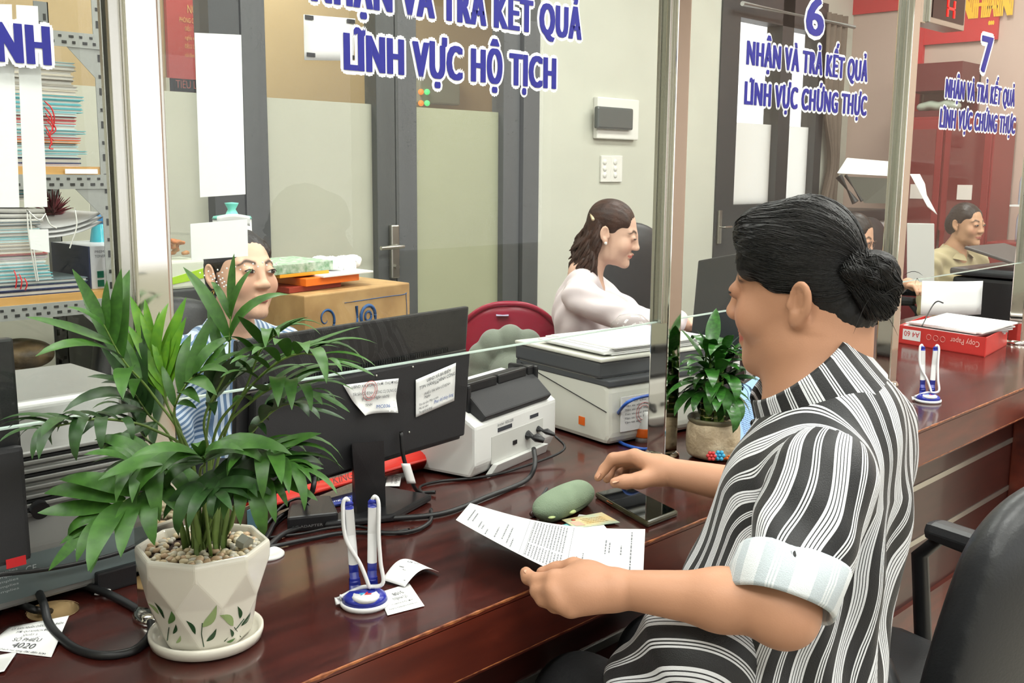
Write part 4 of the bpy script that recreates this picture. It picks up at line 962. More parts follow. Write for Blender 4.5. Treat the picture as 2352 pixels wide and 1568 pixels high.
for pth in ([(468, 1484), (463, 1455), (465, 1430)], [(385, 1470), (389, 1440)], [(515, 1472), (545, 1440), (560, 1420)], [(552, 1462), (538, 1440)]):
    q = [on_pot(*z) for z in pth]
    if all(z is not None for z in q): MB().tube(q, .0006, 4).build('painted_stem', LG[1], pot)
MB().lathe([(.001, 0), (.066, 0), (.067, .004), (.001, .005)], (PX, PY, TZ+.110), 24).build('soil', mat('soil', (70, 48, 36), .9, noise=.4, nscale=60), palm)
pm = [(228, 212, 176), (220, 198, 158), (238, 228, 202), (212, 206, 190), (212, 180, 144)]
pms = []
for i, c in enumerate(pm):
    me = MB().ball((0, 0, 0), (.0058, .0046, .0036), 7, 5).mesh('pebble'); me.materials.append(mat('pebble_stone_%d' % i, c, .4, noise=.1, nscale=200)); pms.append(me)
rp_ = random.Random(2)
def pebbles(parent, cx, cy, z, R, n, scale=1., meshes=pms, hole=0.):
    k = 0; pts = []
    while k < n:
        r = R*math.sqrt(rp_.uniform(hole, 1)); a = rp_.uniform(0, 2*PI); x, y = cx+r*math.cos(a), cy+r*math.sin(a)
        o = bpy.data.objects.new('pebble', rp_.choice(meshes)); COL.objects.link(o); o.parent = parent; s = scale*rp_.uniform(.75, 1.2)
        o.matrix_basis = Matrix.Translation((x-parent.location[0]+0, y-parent.location[1], z-parent.location[2]+rp_.uniform(-.001, .0035)*scale)) @ Matrix.Rotation(rp_.uniform(0, 6), 4, 'Z') @ Matrix.Rotation(rp_.uniform(-.6, .6), 4, 'X') @ Matrix.Scale(s, 4); k += 1
pebbles(palm, PX, PY, TZ+.1165, .068, 290, .95)
MB().at((PX+.035, PY-.035, TZ+.122), .3, .25).prism([(-.009, -.006, 0), (.009, -.006, 0), (.009, -.006, .008), (0, -.006, .014), (-.009, -.006, .008)], (0, .012, 0)).build('stone_house', mat('grey_stone', (150, 150, 138), .6), palm)
# leaflets: four curved blades shared by all
M_leaf = mat('palm_leaf', (60, 104, 32), .45, noise=.2, nscale=9, rgb2=(46, 86, 26)); M_leaf2 = mat('palm_leaf_young', (106, 156, 36), .42, noise=.3, nscale=6, rgb2=(84, 140, 34)); M_leaf3 = mat('palm_leaf_dark', (44, 80, 32), .45, noise=.2, nscale=9, rgb2=(34, 64, 26))
M_stem = mat('palm_stem', (112, 138, 66), .5, noise=.3, nscale=30)
def blade(bend, fold=.25, n=9, wmax=.115):
    """unit blade along +X, up +Z"""
    vs = []; x = z = 0.; a = .35*(bend > .3)
    for i in range(n+1):
        t = i/n; w_ = wmax*(math.sin(PI*min(1, t*.93+.05))**.75)*(1-.35*t)
        if i == n: w_ = .002
        vs += [(x, -w_, z+w_*fold), (x, 0, z), (x, w_, z+w_*fold)]
        x += math.cos(a)/n; z += math.sin(a)/n; a -= bend/n*(1+t)
    return MB().add(vs, [(3*i+j, 3*i+j+3, 3*i+j+4, 3*i+j+1) for i in range(n) for j in (0, 1)], True).mesh('leaflet')
BL = {}
for mi, m_ in enumerate((M_leaf, M_leaf2, M_leaf3)):
    for bi, b_ in enumerate((.15, .7, 1.3, 1.9)):
        me = blade(b_); me.materials.append(m_); BL[(mi, bi)] = me
NLEAF = 0
def put_leaf(parent, o, d, up, L_, mi, bi, wid=1., name='leaflet'):
    x = Vector(d).normalized(); u = Vector(up); z = (u-x*u.dot(x))
    z = z.normalized() if z.length > 1e-4 else frame(x)[1]
    y = z.cross(x); ob = bpy.data.objects.new(name, BL[(mi, bi)]); COL.objects.link(ob); ob.parent = parent
    M = Matrix(((x.x, y.x, z.x, o[0]), (x.y, y.y, z.y, o[1]), (x.z, y.z, z.z, o[2]), (0, 0, 0, 1))) @ Matrix.Diagonal((L_, L_*wid*1.15, L_, 1)); ob.matrix_basis = M
rl = random.Random(21)
def frond(ctrl, n, L_, mi=0, bi=1, up=(0, 0, 1), start=.3, splay=1.0, wid=1., tipk=.75, r=.0022, endleaf=True):
    pts = spline([ad(*c) if isinstance(c, tuple) else c for c in ctrl], 8); k = len(pts)
    fr = MB().tube(pts, [r*(1-.6*i/(k-1)) for i in range(k)], 6).build('frond', M_stem, palm)
    for i in range(n):
        t = start+(1-start)*(i+.5)/n; f = t*(k-1); j = min(int(f), k-2); o = pts[j]+(pts[j+1]-pts[j])*(f-j); tg = pts[j+1]-pts[j]; tg = tg/np.linalg.norm(tg); u = V(up); sd = np.cross(tg, u); sd /= np.linalg.norm(sd)
        prof = math.sin(PI*(.18+.72*(i+.5)/n))
        for s in (-1, 1):
            a = (1.05-.65*(i/n))*splay+rl.uniform(-.12, .12); d = tg*math.cos(a)+sd*s*math.sin(a)+u*rl.uniform(-.05, .18)
            put_leaf(fr, o, d, u, L_*prof*rl.uniform(.88, 1.1), mi, min(3, max(0, bi+rl.choice((-1, 0, 0, 1)))), wid)
    if endleaf: put_leaf(fr, pts[-1], pts[-1]-pts[-3], up, L_*.62, mi, max(0, bi-1), wid)
    return fr
TOWARD = tuple(-_fw*.6+V(0, 0, .8))
C0 = (PX, PY, TZ+.10)
def base(): a = rl.uniform(0, 6.28); q = rl.uniform(.0, .02); return V(PX+q*math.cos(a), PY+q*math.sin(a), TZ+.10)
def fr_(ctrl, *a, **k): return frond([base()]+ctrl, *a, **k)
fr_([(440, 1050, 1.24), (350, 905, 1.21), (285, 830, 1.17), (238, 745, 1.145)], 5, .112, 0, 0, TOWARD, .55, 1.0, .85)
fr_([(480, 1060, 1.25), (470, 960, 1.235), (520, 850, 1.22), (528, 765, 1.21), (530, 712, 1.205)], 3, .105, 0, 1, TOWARD, .5, .75, .7)
fr_([(500, 1060, 1.26), (545, 930, 1.23), (620, 845, 1.17), (690, 812, 1.14), (760, 826, 1.12)], 8, .095, 0, 1, (0, 0, 1), .5, 1.05, .8)
fr_([(440, 1060, 1.25), (350, 985, 1.22), (240, 962, 1.16), (160, 972, 1.13), (105, 985, 1.11)], 7, .085, 2, 2, (0, 0, 1), .5, 1.05, .95)
fr_([(460, 1100, 1.22), (470, 1065, 1.16), (465, 1048, 1.12)], 5, .115, 0, 2, TOWARD, .72, 1.35, .95)
fr_([(450, 1120, 1.22), (400, 1100, 1.17), (330, 1130, 1.13), (262, 1165, 1.115), (205, 1215, 1.105)], 7, .092, 0, 1, TOWARD, .45, 1.0, 1.2)
fr_([(500, 1090, 1.24), (560, 1045, 1.19), (625, 1042, 1.16), (685, 1075, 1.145)], 7, .095, 0, 2, (0, 0, 1), .5, 1.0, .85)
fr_([(410, 1000, 1.24), (372, 900, 1.23), (352, 800, 1.225)], 4, .095, 1, 0, TOWARD, .62, .4, .8)
fr_([(420, 1010, 1.24), (385, 930, 1.23), (372, 850, 1.225)], 3, .08, 1, 0, TOWARD, .7, .35, .8)
fr_([(520, 1080, 1.27), (590, 980, 1.27), (650, 930, 1.26), (700, 935, 1.25)], 6, .09, 2, 1, (0, 0, 1), .4, 1.0, 1.0)
fr_([(400, 1080, 1.27), (330, 1000, 1.27), (300, 940, 1.27)], 5, .08, 2, 1, (0, 0, 1), .5, 1.0, 1.)
fr_([(510, 1100, 1.23), (540, 1080, 1.18), (560, 1100, 1.15)], 5, .085, 2, 2, TOWARD, .5, 1.2, 1.)
fr_([(470, 1080, 1.26), (480, 960, 1.26), (500, 900, 1.255), (540, 870, 1.25)], 5, .09, 2, 1, (0, 0, 1), .5, 1., 1.)
fr_([(430, 1060, 1.24), (400, 950, 1.22), (430, 880, 1.20), (470, 850, 1.19)], 5, .085, 0, 1, TOWARD, .5, 1., .9)
fr_([(440, 1110, 1.24), (390, 1080, 1.21), (340, 1080, 1.18)], 5, .08, 2, 2, (0, 0, 1), .5, 1.1, 1.1)
fr_([(490, 1010, 1.245), (560, 900, 1.23), (600, 800, 1.2), (640, 765, 1.18)], 5, .085, 0, 1, (0, 0, 1), .55, 1., .8)
fr_([(430, 1110, 1.21), (370, 1075, 1.16), (300, 1060, 1.13)], 6, .09, 0, 2, TOWARD, .45, 1.1, 1.)
fr_([(520, 1110, 1.21), (570, 1085, 1.17), (640, 1110, 1.15)], 6, .09, 0, 2, TOWARD, .45, 1.1, 1.)
fr_([(500, 1020, 1.25), (580, 920, 1.22), (660, 880, 1.19), (720, 900, 1.17)], 6, .09, 0, 1, (0, 0, 1), .45, 1.05, .9)
fr_([(470, 1140, 1.20), (480, 1110, 1.15), (500, 1130, 1.12)], 5, .085, 2, 2, TOWARD, .5, 1.3, 1.)
fr_([(400, 1030, 1.25), (340, 950, 1.23), (300, 890, 1.21)], 5, .10, 2, 1, TOWARD, .5, 1.0, .9)
for i in range(16):                                     # canes at the foot
    a = rl.uniform(0, 6.28); q = .022*math.sqrt(rl.random()); o = V(PX+.0+q*math.cos(a), PY-.004+q*math.sin(a), TZ+.108); e_ = o+V(rl.uniform(-.012, .012)+.5*(o[0]-PX), rl.uniform(-.012, .012), rl.uniform(.06, .1))
    MB().tube([o, (o+e_)/2+V(rl.uniform(-.003, .003), 0, 0), e_], [.0042, .0038, .0026], 7).build('cane', M_stem, palm)

# ------------------------------------------------------------------ lucky bamboo in a stoneware pot
BX, BY = 1.772, 1.138
lb = empty('lucky_bamboo', (BX, BY, TZ), 'small lucky bamboo with glossy leaves in a beige stoneware pot with flowers', 'potted plant')
M_stone = mat('stoneware', (214, 196, 164), .6, noise=.25, nscale=26, rgb2=(176, 156, 124), bump=.9, bscale=70)
M_rim = mat('stoneware_rim', (134, 128, 100), .4, noise=.3, nscale=40)
bp_ = Blob(.003, .012)
for k in range(12):
    z = TZ+.012+.06*k/11; r = .0485+.002*math.sin(PI*k/11); bp_.ell((BX, BY, z), (r, r, .014), None, .01)
bp_.cone((BX, BY, TZ+.05), (BX, BY, TZ+.14), .041, .046, .004, sub=True)
P, F = bp_.surf(smooth=1); P[:, 2] = np.maximum(P[:, 2], TZ+.0005); an = np.arctan2(P[:, 1]-BY, P[:, 0]-BX); rr = 1-.035*np.cos(an*6+.6); P[:, 0] = BX+(P[:, 0]-BX)*rr; P[:, 1] = BY+(P[:, 1]-BY)*rr
bpo = link('pot', np_mesh('pot', P, F), lb, M_stone)
MB().lathe([(.040, .066), (.046, .070), (.0525, .079), (.0535, .083), (.0515, .086), (.046, .084), (.042, .074)], (BX, BY, TZ), 36).build('rim', M_rim, bpo)
def flower(px, py, t, m, r=.0065):
    c = ad(px, py, t); mb = MB(); n = Vector(CAM-c).normalized(); a, b = frame(n)
    for k in range(6): mb.ball(tuple(Vector(c)+a*r*math.cos(k*PI/3)+b*r*math.sin(k*PI/3)), r*.62, 8, 6)
    mb.ball(tuple(Vector(c)+n*.002), r*.5, 8, 6); mb.build('clay_flower', m, bpo)
flower(1634, 1047, 2.052, mat('clay_red', (206, 62, 64), .35)); flower(1653, 1046, 2.058, mat('clay_blue', (62, 164, 204), .35), .007)
for k, (x, y) in enumerate(((1668, 985), (1670, 1005), (1669, 1028), (1667, 1046))): flower(x, y, 2.085, mat('clay_orange', (240, 120, 50), .35), .0055)
MB().lathe([(.001, 0), (.042, 0), (.042, .004), (.001, .005)], (BX, BY, TZ+.062), 20).build('soil', MATS['soil'], lb)
pm2 = []
for c in ((226, 210, 178), (206, 176, 134), (240, 234, 220)):
    me = MB().ball((0, 0, 0), (.008, .0065, .0055), 7, 5).mesh('pebble'); me.materials.append(mat('river_pebble_%d' % c[2], c, .3)); pm2.append(me)
pebbles(lb, BX, BY, TZ+.070, .036, 34, 1., pm2)
M_bam = mat('bamboo_stalk', (128, 164, 70), .3, noise=.3, nscale=20, rgb2=(96, 136, 50)); M_node = mat('bamboo_node', (206, 206, 130), .5)
M_lb = mat('bamboo_leaf', (56, 112, 38), .3, noise=.35, nscale=12, rgb2=(34, 78, 26), coat=.15)
me = blade(.9, .2, 9, .17); me.materials.append(M_lb); BL[('b', 0)] = me; me = blade(.2, .2, 9, .17); me.materials.append(M_lb); BL[('b', 1)] = me; me = blade(1.7, .25, 9, .18); me.materials.append(M_lb); BL[('b', 2)] = me
rb_ = random.Random(4); stalks = []
for k in range(6):
    a = k*1.05; o = V(BX-.006+.017*math.cos(a), BY+.017*math.sin(a), TZ+.062); h = rb_.uniform(.055, .085); st_ = MB().cyl(o, o+V(0, 0, h), .0088, .0085, 12).build('stalk', M_bam, lb)
    for z in np.arange(.012, h, .013): MB().lathe([(.0089, 0), (.0094, .0008), (.0089, .0016)], tuple(o+V(0, 0, z)), 12).build('node', M_node, st_)
    stalks.append((o+V(0, 0, h), st_))
for k in range(108):
    o, st_ = stalks[k % 6]; a = rb_.uniform(0, 6.28); lv = ((k//6) % 12)/11.; el = -.5+1.4*lv+rb_.uniform(-.25, .25); q = o+V(0, 0, .005+.10*lv*rb_.uniform(.7, 1.))+.012*V(math.cos(a), math.sin(a), 0)
    put_leaf(st_, q, (math.cos(a)*math.cos(el), math.sin(a)*math.cos(el), math.sin(el)), (0, 0, 1), rb_.uniform(.060, .090), 'b', rb_.choice((0, 0, 2)) if el < .9 else 1, 1.05, 'leaf')
for k in range(6):
    o, st_ = stalks[k]; MB().tube([o, o+V(0, 0, .1)], [.0035, .002], 6).build('shoot', M_bam, st_)
# ------------------------------------------------------------------ things on the counter
M_blk = mat('black_plastic', (30, 30, 32), .38, bump=.06, bscale=500); M_blk2 = mat('black_plastic_matt', (36, 36, 38), .6, bump=.15, bscale=700); M_blkg = mat('black_gloss', (18, 18, 20), .12)
M_wp = mat('white_plastic', (232, 232, 228), .35); M_ink = mat('print_ink', (70, 72, 78), .7); M_inkb = mat('pen_ink', (60, 96, 170), .7)
def quad_lines(parent, o, ex, ey, rows, m=M_ink, name='print'):
    """rows of small print on a sheet: (x0, x1, y, thickness) in sheet units, as word-like dashes"""
    o, ex, ey = V(o), V(ex), V(ey); n = np.cross(ex, ey); n = n/np.linalg.norm(n)*.0004; mb = MB(); rr = random.Random(len(rows))
    for (x0, x1, y, th) in rows:
        x = x0
        while x < x1:
            w_ = min(rr.uniform(.02, .07), x1-x); q = [o+ex*a+ey*b+n for a, b in ((x, y), (x+w_, y), (x+w_, y+th), (x, y+th))]; mb.add(q, [(0, 1, 2, 3)]); x += w_+.014
    return mb.build(name, m, parent)
def words(parent, body, o, ex, ey, x, y, size, m=M_ink, width=None, lift=.0006):
    o, ex, ey = V(o), V(ex), V(ey); n = np.cross(ex, ey); n = n/np.linalg.norm(n)*lift
    return put_text('print', body, o+ex*x+ey*y+n, ex, ey, size, m, parent, width=width)

# pen stands
def pen_stand(c, rz, label, s=1., spread=.011):
    r = empty('pen_stand', (*c[:2], TZ), label, 'pen stand', 'pen stands on the counter')
    mb_ = mat('pen_blue', (40, 52, 160), .25); mw = mat('pen_white', (238, 238, 238), .3)
    def L(): return MB().at((c[0], c[1], TZ), rz)
    L().lathe([(.001, 0), (.031, 0), (.033, .003), (.033, .006), (.031, .0075), (.001, .0075)], (0, 0, 0), 32).build('base_ring', mw, r)
    L().lathe([(.001, .0075), (.0305, .0075), (.028, .014), (.02, .019), (.001, .021)], (0, 0, 0), 32).build('dome', mb_, r)
    d = L().lathe([(.001, 0), (.0185, 0), (.0185, .004), (.016, .006), (.001, .0065)], (.0, -.011, .0135), 28).build('badge', mw, r)
    z = .0203
    L().prism([(-.008, -.009, z), (-.001, -.009, z), (-.0025, -.0115, z), (-.0055, -.0155, z), (-.0075, -.0155, z), (-.0045, -.0115, z), (-.008, -.0115, z)], (0, 0, .0003)).build('logo', mat('logo_blue', (60, 170, 214), .4), d)
    L().prism([(.002, -.0065, z), (.004, -.0075, z), (.002, -.0125, z), (.008, -.0125, z), (.007, -.0155, z), (-.002, -.0155, z)], (0, 0, .0003)).build('logo', mat('logo_red', (214, 46, 52), .4), d)
    for q, (bx, lean) in enumerate(((-spread, -.05), (spread, .02))):
        o = V(bx, .010, .012); dr = V(lean, .04, 1.); dr /= np.linalg.norm(dr)
        p = L().cyl(o, o+dr*.022, .0085, .0072, 14).build('pen_holder', mb_, r)
        L().tube([o+dr*.018, o+dr*.042], [.0062, .0064], 14).build('pen_tip', mb_, p)
        L().tube([o+dr*.042, o+dr*.118], [.0064, .0060], 14).build('pen_body', mw, p)
        L().tube([o+dr*.118, o+dr*.126, o+dr*.1285], [.006, .0056, .003], 14).build('pen_cap', mb_, p)
        sx = -1 if q == 0 else 1
        top = o+dr*.128
        cord = spline([top, top+V(sx*.004, -.001, .004), top+V(sx*.008, -.003, -.006), o+dr*.08+V(sx*.008, -.006, 0), o+dr*.045+V(sx*(.010 if q else -.008), -.010, 0), V(bx+sx*(.012 if q else -.016), -.004, .028), V(-.004 if q else .004, .006, .022), V(-.031, .004, .012)], 7)
        L().tube(cord, .0028, 8).build('cord', mw, r)
    for a in (0,): L().tube([(-.031, .004, .012), (-.036, .006, .010), (-.0345, .002, .003)], .004, 8).build('cord_anchor', mw, r)
    return r
pen_stand(az(838, 1388, TZ), -.55, 'blue and white pen stand with two corded pens beside the palm pot')
pen_stand(az(2131, 922, TZ), -.9, 'far blue and white pen stand by the red paper box')

# queue slips
def slip(name, px, corners, label, curl, lines, flip=False):
    """corners: four pixels on the counter; curl lifts the paper"""
    q = [az(*c, TZ+.0008) for c in corners]; r = empty(name, q[0], label, 'paper slip', 'queue number slips')
    fn = lambda u, v: (q[0]*(1-u)*(1-v)+q[1]*u*(1-v)+q[2]*u*v+q[3]*(1-u)*v)+V(0, 0, max(0., curl(u, v)))
    MB().sheet(fn, 14, 10, .0003).build('paper', M_white, r)
    for body, u0, u1, v, h in lines:
        a, b = fn(u0, v), fn(u1, v); ex = V(b)-V(a); L_ = np.linalg.norm(ex); ex = ex/L_; up_ = V(fn((u0+u1)/2, v-.05))-V(fn((u0+u1)/2, v+.05)); up_ = up_-ex*(up_@ex); n = np.cross(ex, up_); n /= np.linalg.norm(n); n = n if n[2] > 0 else -n
        put_text('print', body, V(a)+n*.0012, ex, up_, h, M_ink, r, width=L_)
    return r
slip('queue_slip', 0, [(22, 1440), (160, 1434), (118, 1509), (-40, 1490)], 'paper queue slip reading 4020 at the lower left corner', lambda u, v: .012*u*(1-v), [('ỦY BAN NHÂN DÂN XÃ BÀ ĐIỂM', .12, .95, .22, .007), ('MỜI QUÍ KHÁCH ĐẾN', .25, .8, .36, .006), ('QUẦY 5', .4, .62, .48, .006), ('SỐ PHIẾU', .3, .72, .66, .011), ('4020', .35, .68, .86, .016), ('Quý khách vui lòng đợi đến lượt', .1, .9, .97, .005)])
slip('queue_slip', 0, [(-60, 1515), (40, 1500), (10, 1545), (-80, 1560)], 'blank folded slip under the 4020 slip at the left edge', lambda u, v: .002*u, [])
slip('queue_slip', 0, [(975, 1392), (890, 1414), (868, 1362), (940, 1340)], 'flat queue slip next to the pen stand', lambda u, v: .0005, [('SỐ PHIẾU', .3, .7, .58, .010), ('5108', .35, .65, .78, .013), ('ỦY BAN NHÂN DÂN', .1, .9, .2, .005), ('MỜI QUÍ KHÁCH', .2, .8, .36, .005)])
slip('queue_slip', 0, [(1008, 1318), (930, 1352), (878, 1336), (950, 1292)], 'curled queue slip lying across the flat one', lambda u, v: .014*math.sin(PI*u)+.003, [('SỐ PHIẾU', .3, .7, .55, .010), ('5111', .35, .65, .75, .012), ('ỦY BAN NHÂN DÂN', .1, .9, .2, .005)])
slip('queue_slip', 0, [(922, 1098), (918, 1120), (885, 1125), (890, 1092)], 'small slip behind the monitor neck', lambda u, v: .003+.004*v, [('SỐ PHIẾU', .2, .8, .4, .006), ('Quý khách', .2, .8, .65, .005)])

# the black monitor seen from behind
mo = empty('monitor', (1.07, 1.32, TZ), 'black monitor seen from behind with two paper stickers', 'monitor')
ZT = 1.104; A_ = az(1078, 703, ZT); MW = .505; ex = V(math.cos(.11), math.sin(.11), 0); B_ = A_-ex*MW; back = V(ex[1], -ex[0], 0); back = back/np.linalg.norm(back)   # towards the customers
upm = V(0, 0, 1)+back*.085; upm /= np.linalg.norm(upm); MH = .248
M4 = Matrix(((ex[0], -back[0], upm[0], B_[0]), (ex[1], -back[1], upm[1], B_[1]), (ex[2], -back[2], upm[2], B_[2]-MH*upm[2]*1.0), (0, 0, 0, 1)))
M4[0][3] = B_[0]-upm[0]*MH; M4[1][3] = B_[1]-upm[1]*MH
def ML(): m_ = MB(); m_.M = M4; return m_
ML().box((0, .0, 0), (MW, .012, MH), .004).build('shell', M_blk, mo)
ML().box((.004, .012, .004), (MW-.004, .016, MH-.004), .002).build('screen', M_blkg, mo)
ML().prism([(.02, -.0, .012), (MW-.01, 0, .012), (MW-.01, 0, MH*.68), (.02, 0, MH*.68)], (0, -.018, 0), .004).build('rear_cover', M_blk2, mo)
vt = ML()
for i in range(74): x = .05+i*(MW-.10)/74; vt.box((x, -.0032, MH*.695), (x+.0035, .001, MH*.725))
vt.build('vent_slots', mat('vent_black', (6, 6, 6), .8), mo)['kind'] = 'stuff'
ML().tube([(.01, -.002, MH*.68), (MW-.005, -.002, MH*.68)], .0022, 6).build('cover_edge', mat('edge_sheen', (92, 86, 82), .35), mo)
for x, z in ((.215, .23), (.30, .232), (.205, .115), (.30, .118)): ML().ball((MW-.49+x+.03, -.0185, z-.07), .0022, 6, 4).build('screw', M_strip, mo)
nk = az(852, 1180, TZ)
def onb(px, py, off=0.):  # pixel on the plane of the rear cover
    o = np.array(M4 @ Vector((0, -.0195-off, 0))); n = np.cross(ex, upm); D = ray(px, py); return CAM+D*(((o-CAM)@n)/(D@n))
MB().add([onb(808, 1018, .02), onb(882, 1012, .02), az(886, 1158, TZ+.012), az(818, 1178, TZ+.012)] and [tuple(q) for q in (onb(808, 1018, .022), onb(882, 1012, .022), az(886, 1160, TZ+.014), az(820, 1180, TZ+.014), onb(808, 1018, .0), onb(882, 1012, .0), az(886, 1160, TZ+.014)+V(.012, .028, 0), az(820, 1180, TZ+.014)+V(.012, .028, 0))], [(0, 1, 2, 3), (7, 6, 5, 4), (0, 3, 7, 4), (1, 5, 6, 2), (0, 4, 5, 1), (3, 2, 6, 7)]).build('neck', M_blk, mo)
bq = [az(*p, TZ) for p in ((745, 1218), (905, 1200), (993, 1152), (865, 1128))]
MB().prism([tuple(q+V(0, 0, .002)) for q in (bq[0], bq[1], bq[2], bq[3])], (0, 0, .012), .005).build('base', M_blk, mo)
# stickers
def sticker(pts, rows, name, label, lift=None, extra=()):
    q = [onb(*p, .0012) for p in pts]; fn = lambda u, v: (q[0]*(1-u)*(1-v)+q[1]*u*(1-v)+q[2]*u*v+q[3]*(1-u)*v)-back*0+(back*(lift(u, v) if lift else 0))
    s = MB().sheet(fn, 10, 10, .0003).build(name, M_white, mo); s['label'] = label
    for body, u0, u1, v, h, m_ in rows:
        a, b = V(fn(u0, v)), V(fn(u1, v)); e_ = b-a; L_ = np.linalg.norm(e_); e_ /= L_; put_text('print', body, a+back*.0016, e_, upm, h, m_, s, width=L_)
    return s
sticker([(955, 872), (1047, 833), (1043, 920), (955, 958)], [('UBND XÃ BÀ ĐIỂM', .25, .85, .17, .008, M_ink), ('TTPV HÀNH CHÍNH CÔNG', .07, .97, .30, .0085, M_ink), ('***', .45, .55, .37, .008, M_ink), ('PHIẾU TÀI SẢN CỐ ĐỊNH', .2, .85, .5, .006, M_ink), ('Ngày:', .2, .35, .58, .006, M_ink), ('Tên tài sản: Máy vi tính', .06, .55, .73, .006, M_ink), ('Mã tài sản:', .06, .3, .83, .006, M_ink), ('Tên người sử dụng:', .06, .4, .93, .006, M_ink), ('Phan thị thùy dung', .45, .95, .84, .009, M_inkb)], 'sticker', 'white asset sticker with printed and handwritten lines')
s = sticker([(788, 884), (912, 868), (900, 945), (828, 952)], [('UBND XÃ XUÂN THỚI THƯỢNG', .1, .98, .14, .007, M_ink), ('TÀI SẢN CỐ ĐỊNH - CÔNG CỤ DỤNG CỤ', .05, 1., .38, .007, M_ink), ('(Nguồn Ngân sách)', .2, .85, .54, .007, M_ink), ('TÍNH', .2, .4, .74, .006, M_ink), ('MC036', .5, .85, .84, .008, M_inkb)], 'sticker', 'torn white asset sticker with a faint red stamp', lambda u, v: .012*max(0, v-.55)*(abs(u-.5)*2)**2*2+.012*max(0, u-.85)*2)
M_red_ink = mat('stamp_red', (214, 110, 110), .7)
def stamp(c, e1, e2, r, parent):
    for k in (1., .72): MB().tube([c+e1*r*k*math.cos(a)+e2*r*k*math.sin(a) for a in np.linspace(0, 2*PI, 25)], .0005, 4).build('stamp_ring', M_red_ink, parent)
stamp(onb(850, 897, .003), ex, upm, .016, s)
# cables of the monitor
M_cab = mat('black_cable', (24, 24, 25), .45)
def cable(name, pts, r, label, m=M_cab, n=10): 
    p = spline([V(q) for q in pts], n); o = MB().tube(p, r, 8).build(name, m); tag(o, label, 'cable'); return o
def C(px, py, h=.0045): return az(px, py, TZ+h)
plug = MB().tube([onb(722, 1040, .008), onb(722, 1066, .010), onb(723, 1088, .010)], [.011, .011, .0075], 10).build('power_plug', M_blk2, mo)
cable('power_cable', [onb(723, 1088, .010), onb(716, 1130, .012), C(690, 1160, .012), C(640, 1190, .006), C(612, 1235, .006), C(590, 1262, .006)], .0042, 'black power cable hanging from the left of the monitor back')
cable('video_cable', [onb(921, 990, .006), onb(926, 1045, .012), onb(940, 1090, .012), C(960, 1128, .006), C(1000, 1130, .006)], .0035, 'thin black cable with a white tag hanging from the monitor')
tg = MB().sheet(lambda u, v: onb(921+u*20+14*v, 1064+v*46, .018+.004*math.sin(u*PI)), 4, 6, .0006).build('cable_tag', M_white); tag(tg, 'white paper tag wrapped on the thin monitor cable', 'tag')
cable('desk_cable', [C(1226, 1030, .05), C(1228, 1070, .03), C(1205, 1105, .007), C(1120, 1140, .006), C(1020, 1178, .006), C(900, 1190, .006), C(760, 1196, .006), C(660, 1222, .006), C(608, 1262, .006)], .0046, 'thick black cable running from the white scanner across the counter')
cable('desk_cable', [C(990, 1170, .004), C(985, 1200, .004), C(930, 1222, .004), C(800, 1222, .004), C(720, 1235, .004), C(612, 1258, .005)], .0034, 'middle black cable curving round the monitor base')
cable('desk_cable', [C(940, 1215, .003), C(890, 1222, .004), C(820, 1208, .003), C(760, 1212, .012), C(690, 1226, .004), C(604, 1236, .003)], .0022, 'thinnest black cable in front of the monitor base')
cable('adapter_cable', [C(745, 1206, .004), C(700, 1150, .03), C(672, 1148, .03), C(640, 1170, .03), C(600, 1220, .02)], .0022, 'thin looping adapter cable behind the palm pot')
gr = empty('cable_grommet', az(622, 1278, TZ), 'white plastic cable grommet behind the palm pot', 'grommet'); g0 = az(610, 1275, TZ)
MB().lathe([(.022, 0), (.028, 0), (.028, .003), (.024, .006), (.022, .006)], tuple(g0), 24).build('ring', M_wp, gr)
ad_ = empty('power_adapter', az(720, 1195, TZ), 'black power adapter lying under the monitor', 'power adapter')
q = [az(*p, TZ) for p in ((660, 1225), (778, 1212), (760, 1170), (668, 1172))]
MB().prism([tuple(z) for z in q], (0, 0, .026), .004).build('case', M_blk, ad_)
words(ad_, 'AC ADAPTER', q[0]+V(0, 0, .003), q[1]-q[0], (0, 0, 1), .08, .004, .006, mat('grey_print', (150, 150, 150), .6), width=.05)
# red tube lying behind the monitor
a, b = az(560, 1170, TZ+.024), az(985, 1046, TZ+.024); d = (b-a)/np.linalg.norm(b-a)
rt_ = empty('red_tube', (a+b)/2, 'long bright red tube lying behind the monitor', 'tube')
MB().tube([a, b], .0235, 20).build('tube', mat('red_card', (232, 52, 40), .3), rt_)
MB().tube([b-d*.004, b+d*.006], .0245, 20).build('end_cap', mat('red_cap', (206, 36, 30), .35), rt_)
put_text('print', 'KING', a*.6+b*.4+V(-.0, -.0215, .007), d, (0, .3, 1), .02, mat('tube_print', (250, 190, 180), .5), rt_)
